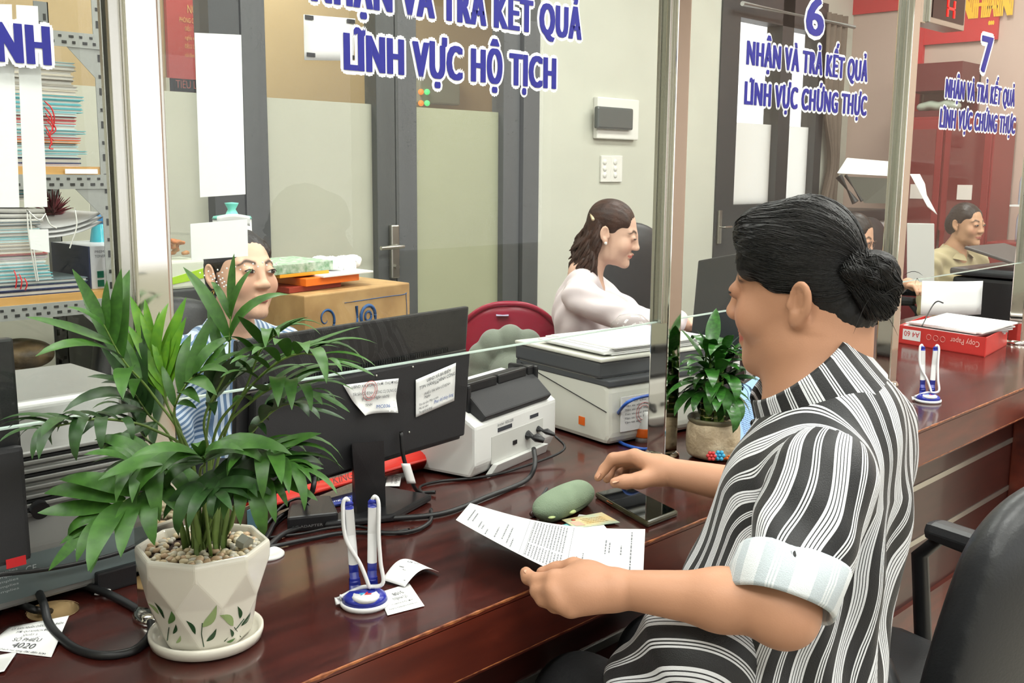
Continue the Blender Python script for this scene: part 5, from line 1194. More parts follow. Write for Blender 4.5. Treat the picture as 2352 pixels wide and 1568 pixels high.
# boxes and bits under the monitor
bx = empty('supply_box', az(575, 1190, TZ), 'small open cardboard box of clips behind the palm pot', 'box')
q0 = az(548, 1236, TZ); MB().at(tuple(q0), .35).box((0, 0, 0), (.10, .002, .045)).box((0, .06, 0), (.10, .062, .05)).box((0, 0, 0), (.002, .06, .05)).box((.098, 0, 0), (.10, .06, .045)).box((0, 0, 0), (.10, .06, .002)).build('carton', mat('brown_card', (150, 128, 104), .7), bx)
MB().at(tuple(q0+V(.0, -.003, .0)), .35).box((.02, -.001, .004), (.06, .0, .04)).build('blue_label', mat('pale_blue_label', (150, 206, 228), .5), bx)
cl = MB(); rc = random.Random(5)
for i in range(16):
    o = q0+V(rc.uniform(.02, .085), rc.uniform(.02, .055), .04+rc.uniform(0, .006)); cl.tube([o+.006*V(math.cos(t), math.sin(t), .2*math.sin(t*2)) for t in np.linspace(0, 5.5, 9)], .0008, 4)
cl.build('clips', mat('clip_metal', (200, 200, 205), .2, metal=1.), bx)['kind'] = 'stuff'
bk = empty('leaflet_card', az(760, 1150, TZ), 'blue printed leaflet lying under the monitor', 'leaflet')
q = [az(*p, TZ+.002) for p in ((735, 1158), (812, 1138), (808, 1150), (748, 1172))]; q = [az(*p, TZ+.002) for p in ((690, 1165), (815, 1132), (815, 1152), (700, 1180))]
MB().prism([tuple(z) for z in q], (0, 0, .003)).build('card', mat('leaflet_blue', (66, 84, 168), .4), bk); words(bk, 'Thông tin', q[3]+V(0, 0, .0035), q[2]-q[3], q[0]-q[3], .35, .35, .012, M_white, width=.06)

# monitor at the left edge
ml = empty('monitor', (.3, 1.27, TZ), 'black monitor cut by the left edge of the frame', 'monitor')
MB().at((.468, 1.262, .872), .02, -.02).box((-.50, 0, 0), (0, .014, .272), .004).build('shell', M_blk, ml)
MB().at((.468, 1.262, .872), .02, -.02).box((-.49, -.016, .004), (-.004, 0, .145), .006).build('rear_cover', M_blk2, ml)
MB().at((.468, 1.262, .872), .02, -.02).box((-.495, .014, .005), (-.005, .017, .267)).build('screen', M_blkg, ml)
MB().box((.19, 1.25, TZ+.012), (.25, 1.29, .95), .005).build('neck', M_blk, ml); MB().box((.12, 1.20, TZ), (.32, 1.40, TZ+.014), .006).build('base', M_blk, ml)
MB().at((.468, 1.262, .872), .02, -.02).box((-.035, -.0165, .0005), (-.012, -.0158, .012)).build('red_sticker', mat('tax_sticker', (206, 34, 40), .4), ml)
# silver printer, its back to the counter
sp = empty('silver_printer', (.47, 1.5, TZ), 'large silver grey printer with a ridged sloping back, behind the palm', 'printer')
M_sil = mat('silver_plastic', (150, 150, 146), .32, metal=.25, noise=.06, nscale=10); M_sil2 = mat('printer_label_grey', (112, 124, 124), .45)
x0, x1 = .22, .70
prof = [(1.345, TZ+.012), (1.345, TZ+.085), (1.352, TZ+.118), (1.395, TZ+.21), (1.415, TZ+.255), (1.43, TZ+.262), (1.66, TZ+.262), (1.70, TZ+.20), (1.70, TZ+.012)]
MB().prism([(x0, y, z) for y, z in prof], (x1-x0, 0, 0), .004).build('body', M_sil, sp)
for k in range(8):
    t = .08+.11*k; y = 1.352+.043*t; z = TZ+.118+.092*t
    MB().box((x0+.02, y-.007, z), (x1-.02, y+.004, z+.005), .0015).build('ridge', M_sil, sp)
    if k in (1, 4, 6): MB().box((x0+.03, y-.0035, z+.006), (x1-.03, y+.006, z+.0085)).build('vent', mat('vent_black', (6, 6, 6), .8), sp)
lbq = MB().box((x0+.02, 1.3435, TZ+.022), (x1-.02, 1.345, TZ+.078)).build('rating_label', M_sil2, sp)
for k in range(5): words(lbq, 'Manufactured in Vietnam. This device complies', (x0+.09, 1.343, TZ+.036+.0065*k), (1, 0, 0), (0, 0, 1), 0, 0, .0045, mat('pale_print', (206, 214, 214), .6), width=.17)
words(lbq, 'CE', (x0+.27, 1.343, TZ+.055), (1, 0, 0), (0, 0, 1), 0, 0, .012, MATS['pale_print']); words(lbq, 'L11121E', (x0+.32, 1.343, TZ+.068), (1, 0, 0), (0, 0, 1), 0, 0, .009, MATS['pale_print'])
MB().lathe([(.001, 0), (.010, 0), (.010, .004), (.006, .006), (.001, .006)], (0, 0, 0), 18).at().build('screw_tmp', M_blk, sp) if False else None
MB().tube([(.515, 1.343, TZ+.132), (.515, 1.352, TZ+.134)], .012, 18).build('screw_well', M_blk, sp)
MB().box((x0+.10, 1.335, TZ+.002), (x0+.2, 1.36, TZ+.022), .003).build('foot', M_blk, sp); MB().box((x1-.12, 1.335, TZ), (x1-.03, 1.36, TZ+.03), .003).build('foot', M_blk, sp)
cable('printer_cable', [(.44, 1.325, TZ+.07), (.52, 1.325, TZ+.058), (.60, 1.325, TZ+.055), (.66, 1.31, TZ+.065), (.70, 1.29, TZ+.02)], .003, 'black cable sagging across the silver printer back')
cable('coiled_cable', [C(-30, 1400), C(60, 1355), C(150, 1337, .012), C(240, 1360, .008), C(330, 1410), C(348, 1450), C(310, 1492), C(240, 1505), C(180, 1492), C(140, 1465, .006), C(112, 1430, .01), C(98, 1380, .02), C(70, 1335, .02), C(20, 1322, .008), C(-30, 1335)], .0055, 'thick black cable looping around the cable hole at the left')
cable('coiled_cable', [C(-30, 1385), C(30, 1382), C(80, 1400, .008), C(125, 1405, -.02), C(128, 1404, -.08)], .005, 'black cable dropping into the cable hole')
tag(MB().at(tuple(az(236, 1364, TZ))).ball((0, 0, .003), (.012, .006, .003), 10, 6).build('paper_scrap', M_white), 'tiny white scrap beside the looping cable', 'scrap')

# spectacle case, phone, identity cards
cc = (az(1235, 1160, TZ)+az(1385, 1125, TZ))/2
dx = az(1366, 1100, TZ+.02)-az(1228, 1168, TZ+.02); an_ = math.atan2(dx[1], dx[0])
sc2 = empty('spectacle_case', cc, 'sage green fabric spectacle case with a frayed edge', 'case')
q = az(1296, 1150, TZ+.02); R_ = np.array(Matrix.Rotation(an_, 3, 'Z'))
M_sage = mat('sage_fabric', (124, 142, 116), .8, noise=.1, nscale=30, bump=.4, bscale=500)
b1 = Blob(.0025, .02); b1.ell((q[0], q[1], TZ+.021), (.082, .033, .021), R_, .01); b1.cone(q+R_@V(-.05, 0, 0), q+R_@V(.05, 0, 0), .020, .020, .02)
P, F = b1.surf(smooth=2); P[:, 2] = np.maximum(P[:, 2], TZ+.0008); link('shell', np_mesh('shell', P, F), sc2, M_sage)
MB().tube([q+R_@V(.079*math.cos(a), .032*math.sin(a), -.004) for a in np.linspace(-2.9, 1.0, 30)], .0012, 5).build('opening_seam', mat('dark_seam', (44, 52, 44), .8), sc2)
for a in (-2.6, -1.9): MB().ball(q+R_@V(.080*math.cos(a), .0325*math.sin(a), -.006), (.008, .006, .003), 8, 5).build('frayed_edge', mat('pale_green_foam', (198, 214, 150), .9), sc2)
ky = empty('key_strap', az(1228, 1178, TZ), 'dark key strap with a small bead beside the spectacle case', 'strap')
MB().tube(spline([az(1226, 1182, TZ+.006), az(1238, 1150, TZ+.008), az(1256, 1122, TZ+.010)], 5), .003, 6).build('strap', M_blk2, ky)
for k in range(4): MB().ball(az(1222+4*k, 1180-3*k, TZ+.006), .005, 8, 5).build('bead', mat('brown_bead', (58, 34, 30), .3), ky)
ph = empty('mobile_phone', az(1460, 1160, TZ), 'mobile phone in a clear case lying face up', 'phone')
q = [az(*p, TZ+.006) for p in ((1487, 1205), (1558, 1178), (1438, 1118), (1366, 1135))]
MB().prism([tuple(z-V(0, 0, .0055)) for z in q], (0, 0, .010), .004).build('phone_case', mat('smoky_case', (70, 66, 48), .15, spec=.8), ph)
ce = sum(q)/4; q2 = [ce+(z-ce)*.93+V(0, 0, .0035) for z in q]
MB().prism([tuple(z) for z in q2], (0, 0, .0012)).build('screen', mat('phone_glass', (10, 11, 11), .03, spec=.9), ph)
e1 = (q[0]-q[3]); MB().tube([q[3]+e1*.25+V(0, 0, .001), q[3]+e1*.36+V(0, 0, .001)], .0012, 5).build('side_button', mat('copper', (220, 120, 60), .3, metal=.8), ph)
for k, (cs, m_, lb_) in enumerate((([(1298, 1218), (1360, 1215), (1350, 1192), (1290, 1206)], mat('card_teal', (120, 196, 196), .3), 'teal identity card under the green one'), ([(1308, 1214), (1395, 1216), (1370, 1186), (1330, 1182)], M_white, 'white card between the identity cards'), ([(1322, 1213), (1424, 1200), (1382, 1177), (1290, 1194)], mat('card_green', (178, 206, 188), .3, noise=.5, nscale=30, rgb2=(222, 196, 140)), 'pale green identity card lying on top of the cards'))):
    q = [az(*c, TZ+.001+.0012*k) for c in cs]; r = empty('identity_card', q[0], lb_, 'card', 'identity cards'); MB().prism([tuple(z) for z in q], (0, 0, .0009)).build('card', m_, r)
    if k == 2:
        for v in (.3, .45, .6, .75): quad_lines(r, q[0]+V(0, 0, .001), q[1]-q[0], q[3]-q[0], [(.35, .85, v, .05)], mat('card_print', (190, 150, 90), .6))
        MB().lathe([(.001, 0), (.004, 0), (.001, .0004)], tuple(q[3]*.8+q[1]*.2+V(0, 0, .001)), 12).build('emblem', mat('emblem_red', (200, 80, 60), .5), r)
        MB().prism([tuple(q[0]+(q[1]-q[0])*a+(q[3]-q[0])*b+V(0, 0, .001)) for a, b in ((.06, .15), (.26, .15), (.26, .6), (.06, .6))], (0, 0, .0003)).build('portrait_print', mat('portrait_print', (206, 170, 150), .6), r)

# the form held by the customer
P2, P1, B2, C2_ = az(1080, 1163, .800), az(1047, 1203, .842), az(1482, 1215, .822), ad(1474, 1398, 1.285)
fm_ = empty('printed_form', (P1+B2)/2, 'white printed form with a table, held over the counter', 'paper')
def form(u, v):
    """u from the far short edge to the near one, v from the long edge by the glass to the held one"""
    p = (P2*(1-u)+B2*u)*(1-v)+(P1*(1-u)+C2_*u)*v; return p+V(0, 0, -.012*math.sin(PI*u)*(1-v*.6)+.006*(1-u)**2)
MB().sheet(form, 24, 16, .0003).build('paper', M_white, fm_)
fl_ = MB(); rf = random.Random(9)
def dash(mb, u0, v0, v1, th):
    v = v0
    while v > v1:
        w_ = min(rf.uniform(.015, .05), v-v1); pts = [form(u0, v), form(u0, v-w_), form(u0+th, v-w_), form(u0+th, v)]; mb.add([V(p_)+V(0, 0, .0007) for p_ in pts], [(0, 1, 2, 3)]); v -= w_+.012
for u, a, b in ((.05, .8, .25), (.075, .75, .35), (.12, .85, .6), (.14, .85, .68), (.17, .95, .75), (.22, .9, .55), (.26, .85, .35), (.29, .9, .4), (.315, .95, .7)): dash(fl_, u, a, b, .008)
for k in range(12): dash(fl_, .40+.0165*k, .62, .05, .007)
for k in range(12): dash(fl_, .40+.0165*k, .95, .66, .007)
for u, a, b in ((.66, .9, .6), (.69, .85, .5), (.72, .9, .62), (.80, .45, .2), (.82, .42, .25), (.88, .42, .28), (.93, .95, .05)): dash(fl_, u, a, b, .007)
fl_.build('print', mat('light_ink', (120, 122, 126), .7), fm_)
tb = MB()
for v in (.98, .64, .36, .04): tb.add([V(form(u, v+dv))+V(0, 0, .0007) for u in np.linspace(.37, .62, 8) for dv in (0, .003)], [(2*i, 2*i+2, 2*i+3, 2*i+1) for i in range(7)])
for u in (.37, .395, .45, .52, .62): tb.add([V(form(u+du, v))+V(0, 0, .0007) for v in np.linspace(.04, .98, 8) for du in (0, .0025)], [(2*i, 2*i+1, 2*i+3, 2*i+2) for i in range(7)])
tb.build('table_rules', mat('light_ink', (120, 122, 126), .7), fm_)

# document scanner
sn = empty('document_scanner', (1.45, 1.48, TZ), 'white document scanner with a dark folded tray beside the monitor', 'scanner')
f0, f1 = az(1128, 1092, TZ), az(1290, 1022, TZ); exs = f1-f0; SW = np.linalg.norm(exs); exs /= SW; SW = .30; eys = V(-exs[1], exs[0], 0)
Ms = Matrix(((exs[0], eys[0], 0, f0[0]-exs[0]*.055), (exs[1], eys[1], 0, f0[1]-exs[1]*.055), (0, 0, 1, TZ), (0, 0, 0, 1)))
def SL_(): m_ = MB(); m_.M = Ms; return m_
SL_().prism([(0, .012, .006), (0, .0, .03), (0, .0, .105), (0, .012, .112), (0, .075, .150), (0, .135, .158), (0, .185, .13), (0, .205, .05), (0, .195, .006)], (SW, 0, 0), .006).build('body', M_wp, sn)
SL_().prism([(.028, .004, .108), (.028, -.006, .120), (.028, .05, .172), (.028, .09, .168), (.028, .065, .14)], (SW-.056, 0, 0), .004).build('paper_tray', M_blk2, sn)
SL_().box((.022, .03, .108), (.034, .10, .176), .005).box((SW-.034, .03, .108), (SW-.022, .10, .176), .005).build('tray_side', M_blk, sn)
for a, b in ((.03, .13), (.135, .24), (.245, SW-.03)): SL_().at and None; m_ = SL_().box((a, .036, .158), (b, .052, .178), .004).build('tray_flap', M_blk, sn)
SL_().prism([(.055, -.0008, .022), (SW-.055, -.0008, .022), (SW-.055, -.0008, .075), (.055, -.0008, .075)], (0, .002, 0)).build('port_recess', mat('recess_grey', (206, 206, 200), .4), sn)
SL_().prism([(.05, -.001, .0), (SW-.04, -.001, .0), (SW-.05, -.012, .022), (.06, -.012, .022)], (0, .012, 0), .002).build('foot_bar', M_wp, sn)
SL_().box((.13, -.003, .044), (.143, 0, .052)).build('usb_port', M_blk, sn)
for x, z, r in ((.185, .052, .010), (.225, .056, .007)): SL_().tube([(x, -.001, z), (x, -.022, z-.002), (x+.006, -.036, z-.008)], [r, r*.95, r*.5], 12).build('plug', M_blk, sn)
words(sn, 'brother  ADS-2200', np.array(Ms @ Vector((.075, -.001, .092))), exs, (0, 0, 1), 0, 0, .008, M_ink, width=.055)
bc = SL_()
for k in range(22): bc.box((.077+k*.0023, -.0012, .080), (.0783+k*.0023, 0, .088))
for k in range(14): bc.box((.195+k*.0023, -.0012, .083), (.1962+k*.0023, 0, .090))
bc.build('barcode', M_ink, sn)
cable('scanner_cable', [np.array(Ms @ Vector((.231, -.036, .048))), np.array(Ms @ Vector((.225, -.06, .02))), C(1180, 1078, .004), C(1100, 1096, .004), C(1010, 1105, .004), C(965, 1118, .004), C(978, 1140, .004)], .0025, 'thin black cable from the scanner plug to the monitor base')
# laser printer with a blue network cable
lp = empty('laser_printer', (1.8, 1.5, TZ), 'off-white laser printer with an orange sticker beside the steel post', 'printer')
c0, c1_ = az(1398, 1030, TZ), az(1296, 1004, TZ); ex2 = V(.985, -.17, 0); ex2 /= np.linalg.norm(ex2); ey2 = V(.17, .985, 0)
Mp = Matrix(((ex2[0], ey2[0], 0, c0[0]+.006), (ex2[1], ey2[1], 0, c0[1]+.012), (0, 0, 1, TZ), (0, 0, 0, 1)))
def PLr(): m_ = MB(); m_.M = Mp; return m_
M_off = mat('offwhite_plastic', (222, 222, 210), .4)
PLr().prism([(0, 0, .004), (0, -.008, .02), (0, -.004, .125), (0, .06, .165), (0, .30, .165), (0, .32, .14), (0, .32, .004)], (.34, 0, 0), .01).build('body', M_off, lp)
PLr().box((-.001, -.006, .128), (.341, .32, .142), .003).box((-.004, .02, .142), (.345, .32, .178), .006).build('lid_band', mat('grey_band', (78, 80, 82), .45), lp)
PLr().box((-.006, .015, .178), (.346, .32, .186), .003).build('lid', M_off, lp)
PLr().tube([(-.0012, .0, .075), (-.0012, .30, .135)], .0012, 4).build('panel_gap', M_blk, lp)
PLr().box((-.0012, .07, .032), (0, .09, .05)).build('orange_sticker', mat('orange_tag', (240, 110, 30), .5), lp)
tg2 = PLr().box((.03, -.0115, .03), (.16, -.009, .105)).build('asset_label', M_white, lp)
for k in range(6): words(tg2, 'Tên tài sản: Máy in', np.array(Mp @ Vector((.04, -.0118, .092-.009*k))), ex2, (0, 0, 1), 0, 0, .006, M_ink, width=.08 if k else .10)
stamp(np.array(Mp @ Vector((.095, -.0125, .065))), ex2, V(0, 0, 1), .022, tg2)
for k, z in enumerate(np.arange(.188, .204, .0035)):
    dx_, dy_ = rf.uniform(-.01, .02), rf.uniform(-.01, .02); s_ = PLr().box((.02+dx_, .03+dy_, z), (.31+dx_, .25+dy_, z+.003)).build('paper_stack', M_white); tag(s_, ['lowest', 'second lowest', 'middle', 'second highest', 'topmost'][k]+' sheaf of white paper on the laser printer', 'paper', 'paper on the laser printer')
cable('network_cable', [ay(1500, 905, 1.28), ay(1440, 925, 1.285), az(1408, 975, TZ+.03), az(1420, 1012, TZ+.006), az(1470, 1030, TZ+.004), az(1520, 1028, TZ+.004)], .0035, 'blue network cable looping in front of the laser printer', mat('cable_blue', (46, 96, 190), .35))
ct = empty('correction_bottle', az(1478, 1000, TZ), 'small white and orange bottle beside the laser printer', 'bottle')
cq = az(1478, 1012, TZ); MB().lathe([(.001, 0), (.018, 0), (.019, .03), (.015, .045), (.008, .055), (.008, .065), (.001, .066)], tuple(cq), 18).build('bottle', M_wp, ct); MB().lathe([(.0192, .01), (.0196, .012), (.0196, .028), (.0192, .03)], tuple(cq), 18).build('orange_label', MATS['orange_tag'], ct)
tag(MB().box((1.30, 1.62, TZ), (1.42, 1.70, TZ+.09), .006).build('pen_tray_box', mat('grey_box', (70, 80, 84), .5)), 'grey desk tidy behind the scanner', 'desk tidy')
pt = empty('pen_tray', (1.36, 1.66, TZ+.09), 'white pen tray with markers on the grey desk tidy', 'tray')
MB().tube([(1.31, 1.63, TZ+.098), (1.41, 1.63, TZ+.098), (1.41, 1.70, TZ+.098), (1.31, 1.70, TZ+.098), (1.31, 1.63, TZ+.098)], .006, 8).build('rim', M_wp, pt)
MB().tube([(1.33, 1.65, TZ+.09), (1.33, 1.655, TZ+.15)], [.008, .004], 10).build('glue_tip', M_wp, pt); MB().tube([(1.36, 1.66, TZ+.1), (1.375, 1.665, TZ+.14)], .007, 10).build('marker', M_blk, pt)

# behind and beside the lucky bamboo
of = empty('orange_fruit', az(1572, 965, TZ+.03), 'round orange standing behind the lucky bamboo', 'fruit'); oq = V(1.93, 1.36, TZ+.045)
MB().ball(tuple(oq), (.046, .046, .044), 20, 14).build('peel', mat('orange_peel', (238, 112, 22), .4, bump=.3, bscale=300), of); MB().ball(tuple(oq+V(0, 0, .044)), (.005, .005, .003), 8, 5).build('stalk_scar', mat('stalk_green', (90, 110, 50), .6), of)
jr = empty('candy_jar', V(2.12, 1.62, TZ), 'clear round jar of red and white sweets behind the bamboo leaves', 'jar')
MB().lathe([(.001, 0), (.045, 0), (.055, .03), (.055, .16), (.05, .19), (.03, .21), (.001, .215)], (2.12, 1.62, TZ), 28).build('jar', M_glass, jr)
rc = random.Random(3)
for k in range(40): MB().ball((2.12+rc.uniform(-.035, .035), 1.62+rc.uniform(-.035, .035), TZ+.015+.0036*k), .011, 8, 6).build('sweet', mat('sweet_%d' % (k % 3), ((206, 30, 40), (242, 236, 226), (236, 190, 60))[k % 3], .3), jr)
lt = empty('laptop', (2.2, 1.33, TZ), 'open laptop with a pale blue document on its screen, beside the bamboo', 'laptop')
l0 = az(1700, 1038, TZ+.012); ex3 = V(.80, -.60, 0)*-1; 
lA, lB, lC, lD = ad(1678, 985, 2.20), ad(1695, 1036, 2.19), ad(1800, 985, 2.42), ad(1765, 838, 2.46)
lA = ad(1662, 905, 2.22)
MB().prism([tuple(q) for q in (lA, lB, lC, lD)], tuple(ray(1720, 940)*.010), .002).build('lid', M_blk, lt)
ce = (lA+lB+lC+lD)/4; sq = [ce+(q-ce)*.90-ray(1720, 940)*.0012 for q in (lA, lB, lC, lD)]
MB().prism([tuple(q) for q in sq], tuple(ray(1720, 940)*.001)).build('screen', mat('screen_blue', (150, 188, 232), .4, emit=.35), lt)
quad_lines(lt, sq[1]-ray(1720, 940)*.002, sq[2]-sq[1], sq[0]-sq[1], [(.15, .45, v, .012) for v in np.arange(.12, .8, .035)]+[(.55, .85, v, .012) for v in np.arange(.12, .6, .035)], mat('screen_print', (90, 116, 160), .6))
tm_ = empty('label_printer', V(2.35, 1.52, TZ), 'small black desk device with white labels behind the bamboo', 'device')
MB().box((2.30, 1.46, TZ), (2.42, 1.58, TZ+.11), .008).build('case', M_blk, tm_); MB().box((2.3, 1.458, TZ+.015), (2.335, 1.46, TZ+.06)).box((2.345, 1.458, TZ+.065), (2.385, 1.46, TZ+.08)).build('label', M_white, tm_)
tag(MB().at((2.36, 1.50, TZ+.112), .2).sheet(lambda u, v: (-.07+.14*u, -.05+.10*v, .05*v+.004), 6, 4, .0006).build('note_sheet', M_white), 'white sheet leaning on the small black device', 'paper')
m2 = empty('monitor', (2.3, 1.62, TZ), 'dark monitor standing behind the face of the customer', 'monitor')
a, b, c, d = ad(1604, 598, 2.62), ad(1585, 800, 2.60), ad(1760, 800, 2.42), ad(1760, 570, 2.42)
MB().prism([tuple(q) for q in (a, b, c, d)], tuple(ray(1680, 690)*.018), .004).build('shell', mat('monitor_dark', (44, 50, 54), .35), m2)
MB().cyl(V(*((b+c)/2)[:2], TZ)+ray(1680, 690)*.02, (b+c)/2+ray(1680, 690)*.02, .02).build('neck', M_blk, m2); q = (b+c)/2; MB().box((q[0]-.08, q[1]-.02, TZ), (q[0]+.12, q[1]+.14, TZ+.012), .004).build('base', M_blk, m2)
# by the third post
rb2 = empty('glue_bottle', az(1990, 845, TZ), 'red capped white glue bottle beside the third steel post', 'bottle'); q = V(2.62, 1.33, TZ)
q = az(1992, 880, TZ); MB().lathe([(.001, 0), (.016, 0), (.016, .05), (.01, .06), (.001, .06)], tuple(q), 16).build('bottle', M_wp, rb2); MB().lathe([(.011, .058), (.011, .085), (.007, .105), (.001, .107)], tuple(q), 16).build('cap', mat('cap_red', (226, 50, 48), .3), rb2)
ob = empty('file_box', az(2020, 885, TZ), 'orange and red desk file box behind the customer collar', 'box'); q = az(2025, 888, TZ)
MB().at(tuple(q+V(.05, .10, 0)), .3).box((-.06, 0, 0), (.03, .1, .085), .003).build('carton', mat('file_orange', (232, 110, 36), .4), ob); MB().at(tuple(q+V(.05, .10, 0)), .3).box((-.05, .02, .085), (.02, .08, .125), .01).build('red_top', MATS['cap_red'], ob)

# copy paper box with papers
cp = empty('copy_paper_box', (3.55, 1.36, TZ), 'open red copy paper box full of documents', 'box')
k0, k1, k2 = az(2062, 787, TZ), az(2262, 820, TZ), az(2312, 793, TZ); k3 = k0+(k2-k1); M_cpr = mat('copy_box_red', (214, 62, 58), .4, noise=.08, nscale=20); BH = .062
def wallp(a, b, name='side', m=M_cpr, h=BH):
    n = V((b-a)[1], -(b-a)[0], 0); n = n/np.linalg.norm(n)*.003; return MB().add([tuple(z) for z in (a, b, b+V(0, 0, h), a+V(0, 0, h), a-n, b-n, b-n+V(0, 0, h), a-n+V(0, 0, h))], [(0, 1, 2, 3), (5, 4, 7, 6), (3, 2, 6, 7), (1, 5, 6, 2), (4, 0, 3, 7), (0, 4, 5, 1)]).build(name, m, cp)
sd1 = wallp(k0, k1); wallp(k1, k2); wallp(k2, k3); wallp(k3, k0); MB().prism([tuple(z) for z in (k0, k1, k2, k3)], (0, 0, .003)).build('bottom', M_cpr, cp)
exb = (k1-k0); Lb = np.linalg.norm(exb); exb /= Lb; nb_ = V(exb[1], -exb[0], 0)
pl = MB().add([tuple(k0+exb*x+V(0, 0, z)+nb_*.0008) for x, z in ((.018, .016), (.088, .016), (.088, .052), (.018, .052))], [(0, 1, 2, 3)]).build('white_panel', M_white, sd1)
put_text('print', 'A4 60', k0+exb*.084+V(0, 0, .046)+nb_*.0014, -exb, (0, 0, -1), .026, mat('red_print', (200, 50, 50), .5), pl, width=.06)
put_text('print', 'Copy Paper', k0+exb*(Lb-.02)+V(0, 0, .046)+nb_*.0012, -exb, (0, 0, -1), .026, mat('pale_red_print', (250, 200, 190), .5), sd1, width=.105)
for k in range(3): MB().tube([k0+exb*(.12+.026*k+.009*math.cos(a))+V(0, 0, .036+.009*math.sin(a))+nb_*.001 for a in np.linspace(0, 2*PI, 17)], .0007, 4).build('print_ring', MATS['pale_red_print'], sd1)
kc = (k0+k1+k2+k3)/4
for k in range(6):
    a = rf.uniform(-.05, .05); z0 = TZ+.045+.006*k; tag(MB().at((kc[0], kc[1], z0), math.atan2(exb[1], exb[0])+a, .02*(k % 3)+.06*(k == 5), 0).box((-.145+.01*k, -.10, 0), (.13+.008*k, .10, .005)).build('document', M_white), ['lowest', 'second', 'third', 'fourth', 'fifth', 'topmost'][k]+' document sheaf in the red copy paper box', 'paper', 'documents in the copy paper box')
q = [az(2118, 748, TZ+.09), ad(2140, 705, 3.55), ad(2153, 692, 3.55), ad(2167, 696, 3.54)]
tag(MB().tube(spline(q, 5), .0022, 6).build('microphone_stem', M_blk), 'thin black curved stem rising from the copy paper box', 'stem')
sw = [ad(2118, 645, 3.92), ad(2257, 645, 4.02), ad(2252, 722, 4.0), ad(2114, 722, 3.9)]
tag(MB().sheet(lambda u, v: (sw[0]*(1-u)+sw[1]*u)*(1-v)+(sw[3]*(1-u)+sw[2]*u)*v-.02*math.sin(PI*u)*V(.7, .7, 0), 8, 3, .002).build('paper_screen', M_white), 'white sheet standing upright behind the red paper box', 'paper')
bp2 = empty('black_printer', (4.35, 1.5, TZ), 'black multifunction printer behind the standing white sheet', 'printer')
MB().at((4.22, 1.32, TZ), -.1).box((0, 0, 0), (.42, .32, .17), .015).build('body', M_blk, bp2); MB().at((4.22, 1.32, TZ), -.1).box((-.01, -.01, .175), (.43, .33, .205), .012).build('scanner_lid', mat('charcoal', (58, 60, 62), .4), bp2)
MB().at((4.22, 1.32, TZ+.205), -.1, .25).box((.02, .05, .0), (.36, .30, .012), .004).build('feeder', mat('charcoal', (58, 60, 62), .4), bp2)
MB().at((4.22, 1.32, TZ), -.1).box((.02, -.004, .03), (.40, 0, .10), .003).build('front_tray', M_blkg, bp2)
# ------------------------------------------------------------------ papers, painted reflections and marks on the counter glass
def pane_sheet(px, label, extra=None, m=None, y=None):
    y = YG+.0052 if y is None else y; q = [ay(*p, y) for p in px]; o = MB().prism([tuple(z) for z in q], (0, .0006, 0)).build('white_sheet', m or M_white); tag(o, label, 'paper', 'paper notices on the glass'); return o
pane_sheet([(447, 75), (554, 80), (564, 446), (460, 453)], 'tall blank white notice on the glass left of the big lettering')
pane_sheet([(437, 514), (568, 503), (570, 588), (440, 597)], 'small blank notice on the glass before the face of the person in blue')
o = MB().sheet(lambda u, v: ay(498+76*u, 497+22*v-6*math.sin(PI*u), YG+.0085+.004*v), 8, 3, .0004).build('white_sheet', M_white); tag(o, 'curled white strip above the small blank notice', 'paper', 'paper notices on the glass')
M_refl = mat('reflection_white', (240, 241, 240), .6)  # opaque white sheets that paint the pale reflections of the left pane
pane_sheet([(37, 11), (87, 14), (109, 475), (56, 476)], 'long white strip standing for a reflection on the left glass beside the NH letters', m=M_refl)
pane_sheet([(-80, 8), (27, 10), (45, 476), (-70, 476)], 'wide white sheet standing for a reflection at the left edge of the glass', m=M_refl)
pane_sheet([(67, 527), (111, 526), (114, 580), (71, 572)], 'small white square standing for a reflection low on the left glass', m=M_refl)
# speaking holes
rh = random.Random(1); hs = empty('speaking_holes', ay(560, 630, YG), 'cluster of small drilled speaking holes in the glass', 'glass holes')
pts = [(448+i*10.3+rh.uniform(-1, 1), 636-i*1.7-(i % 2)*8) for i in range(20)]+[(484+(i % 4)*9+(i//4)*4, 634+8*(i//4)+(i % 2)*5) for i in range(16)]
hm = None
for x, y in pts:
    p = ay(x, y, YG-.0046)
    if hm is None: hm = MB().lathe([(.0003, 0), (.0011, 0), (.0012, .0005), (.0003, .0007)], (0, 0, 0), 8).mesh('hole'); hm.materials.append(mat('hole_glint', (240, 244, 240), .5)); hm.transform(Matrix.Rotation(PI/2, 4, 'X'))  # white disc: the reflecting rim of the drilled hole put into the colour
    o = bpy.data.objects.new('hole', hm); COL.objects.link(o); o.parent = hs; o.location = Vector(p)-hs.location

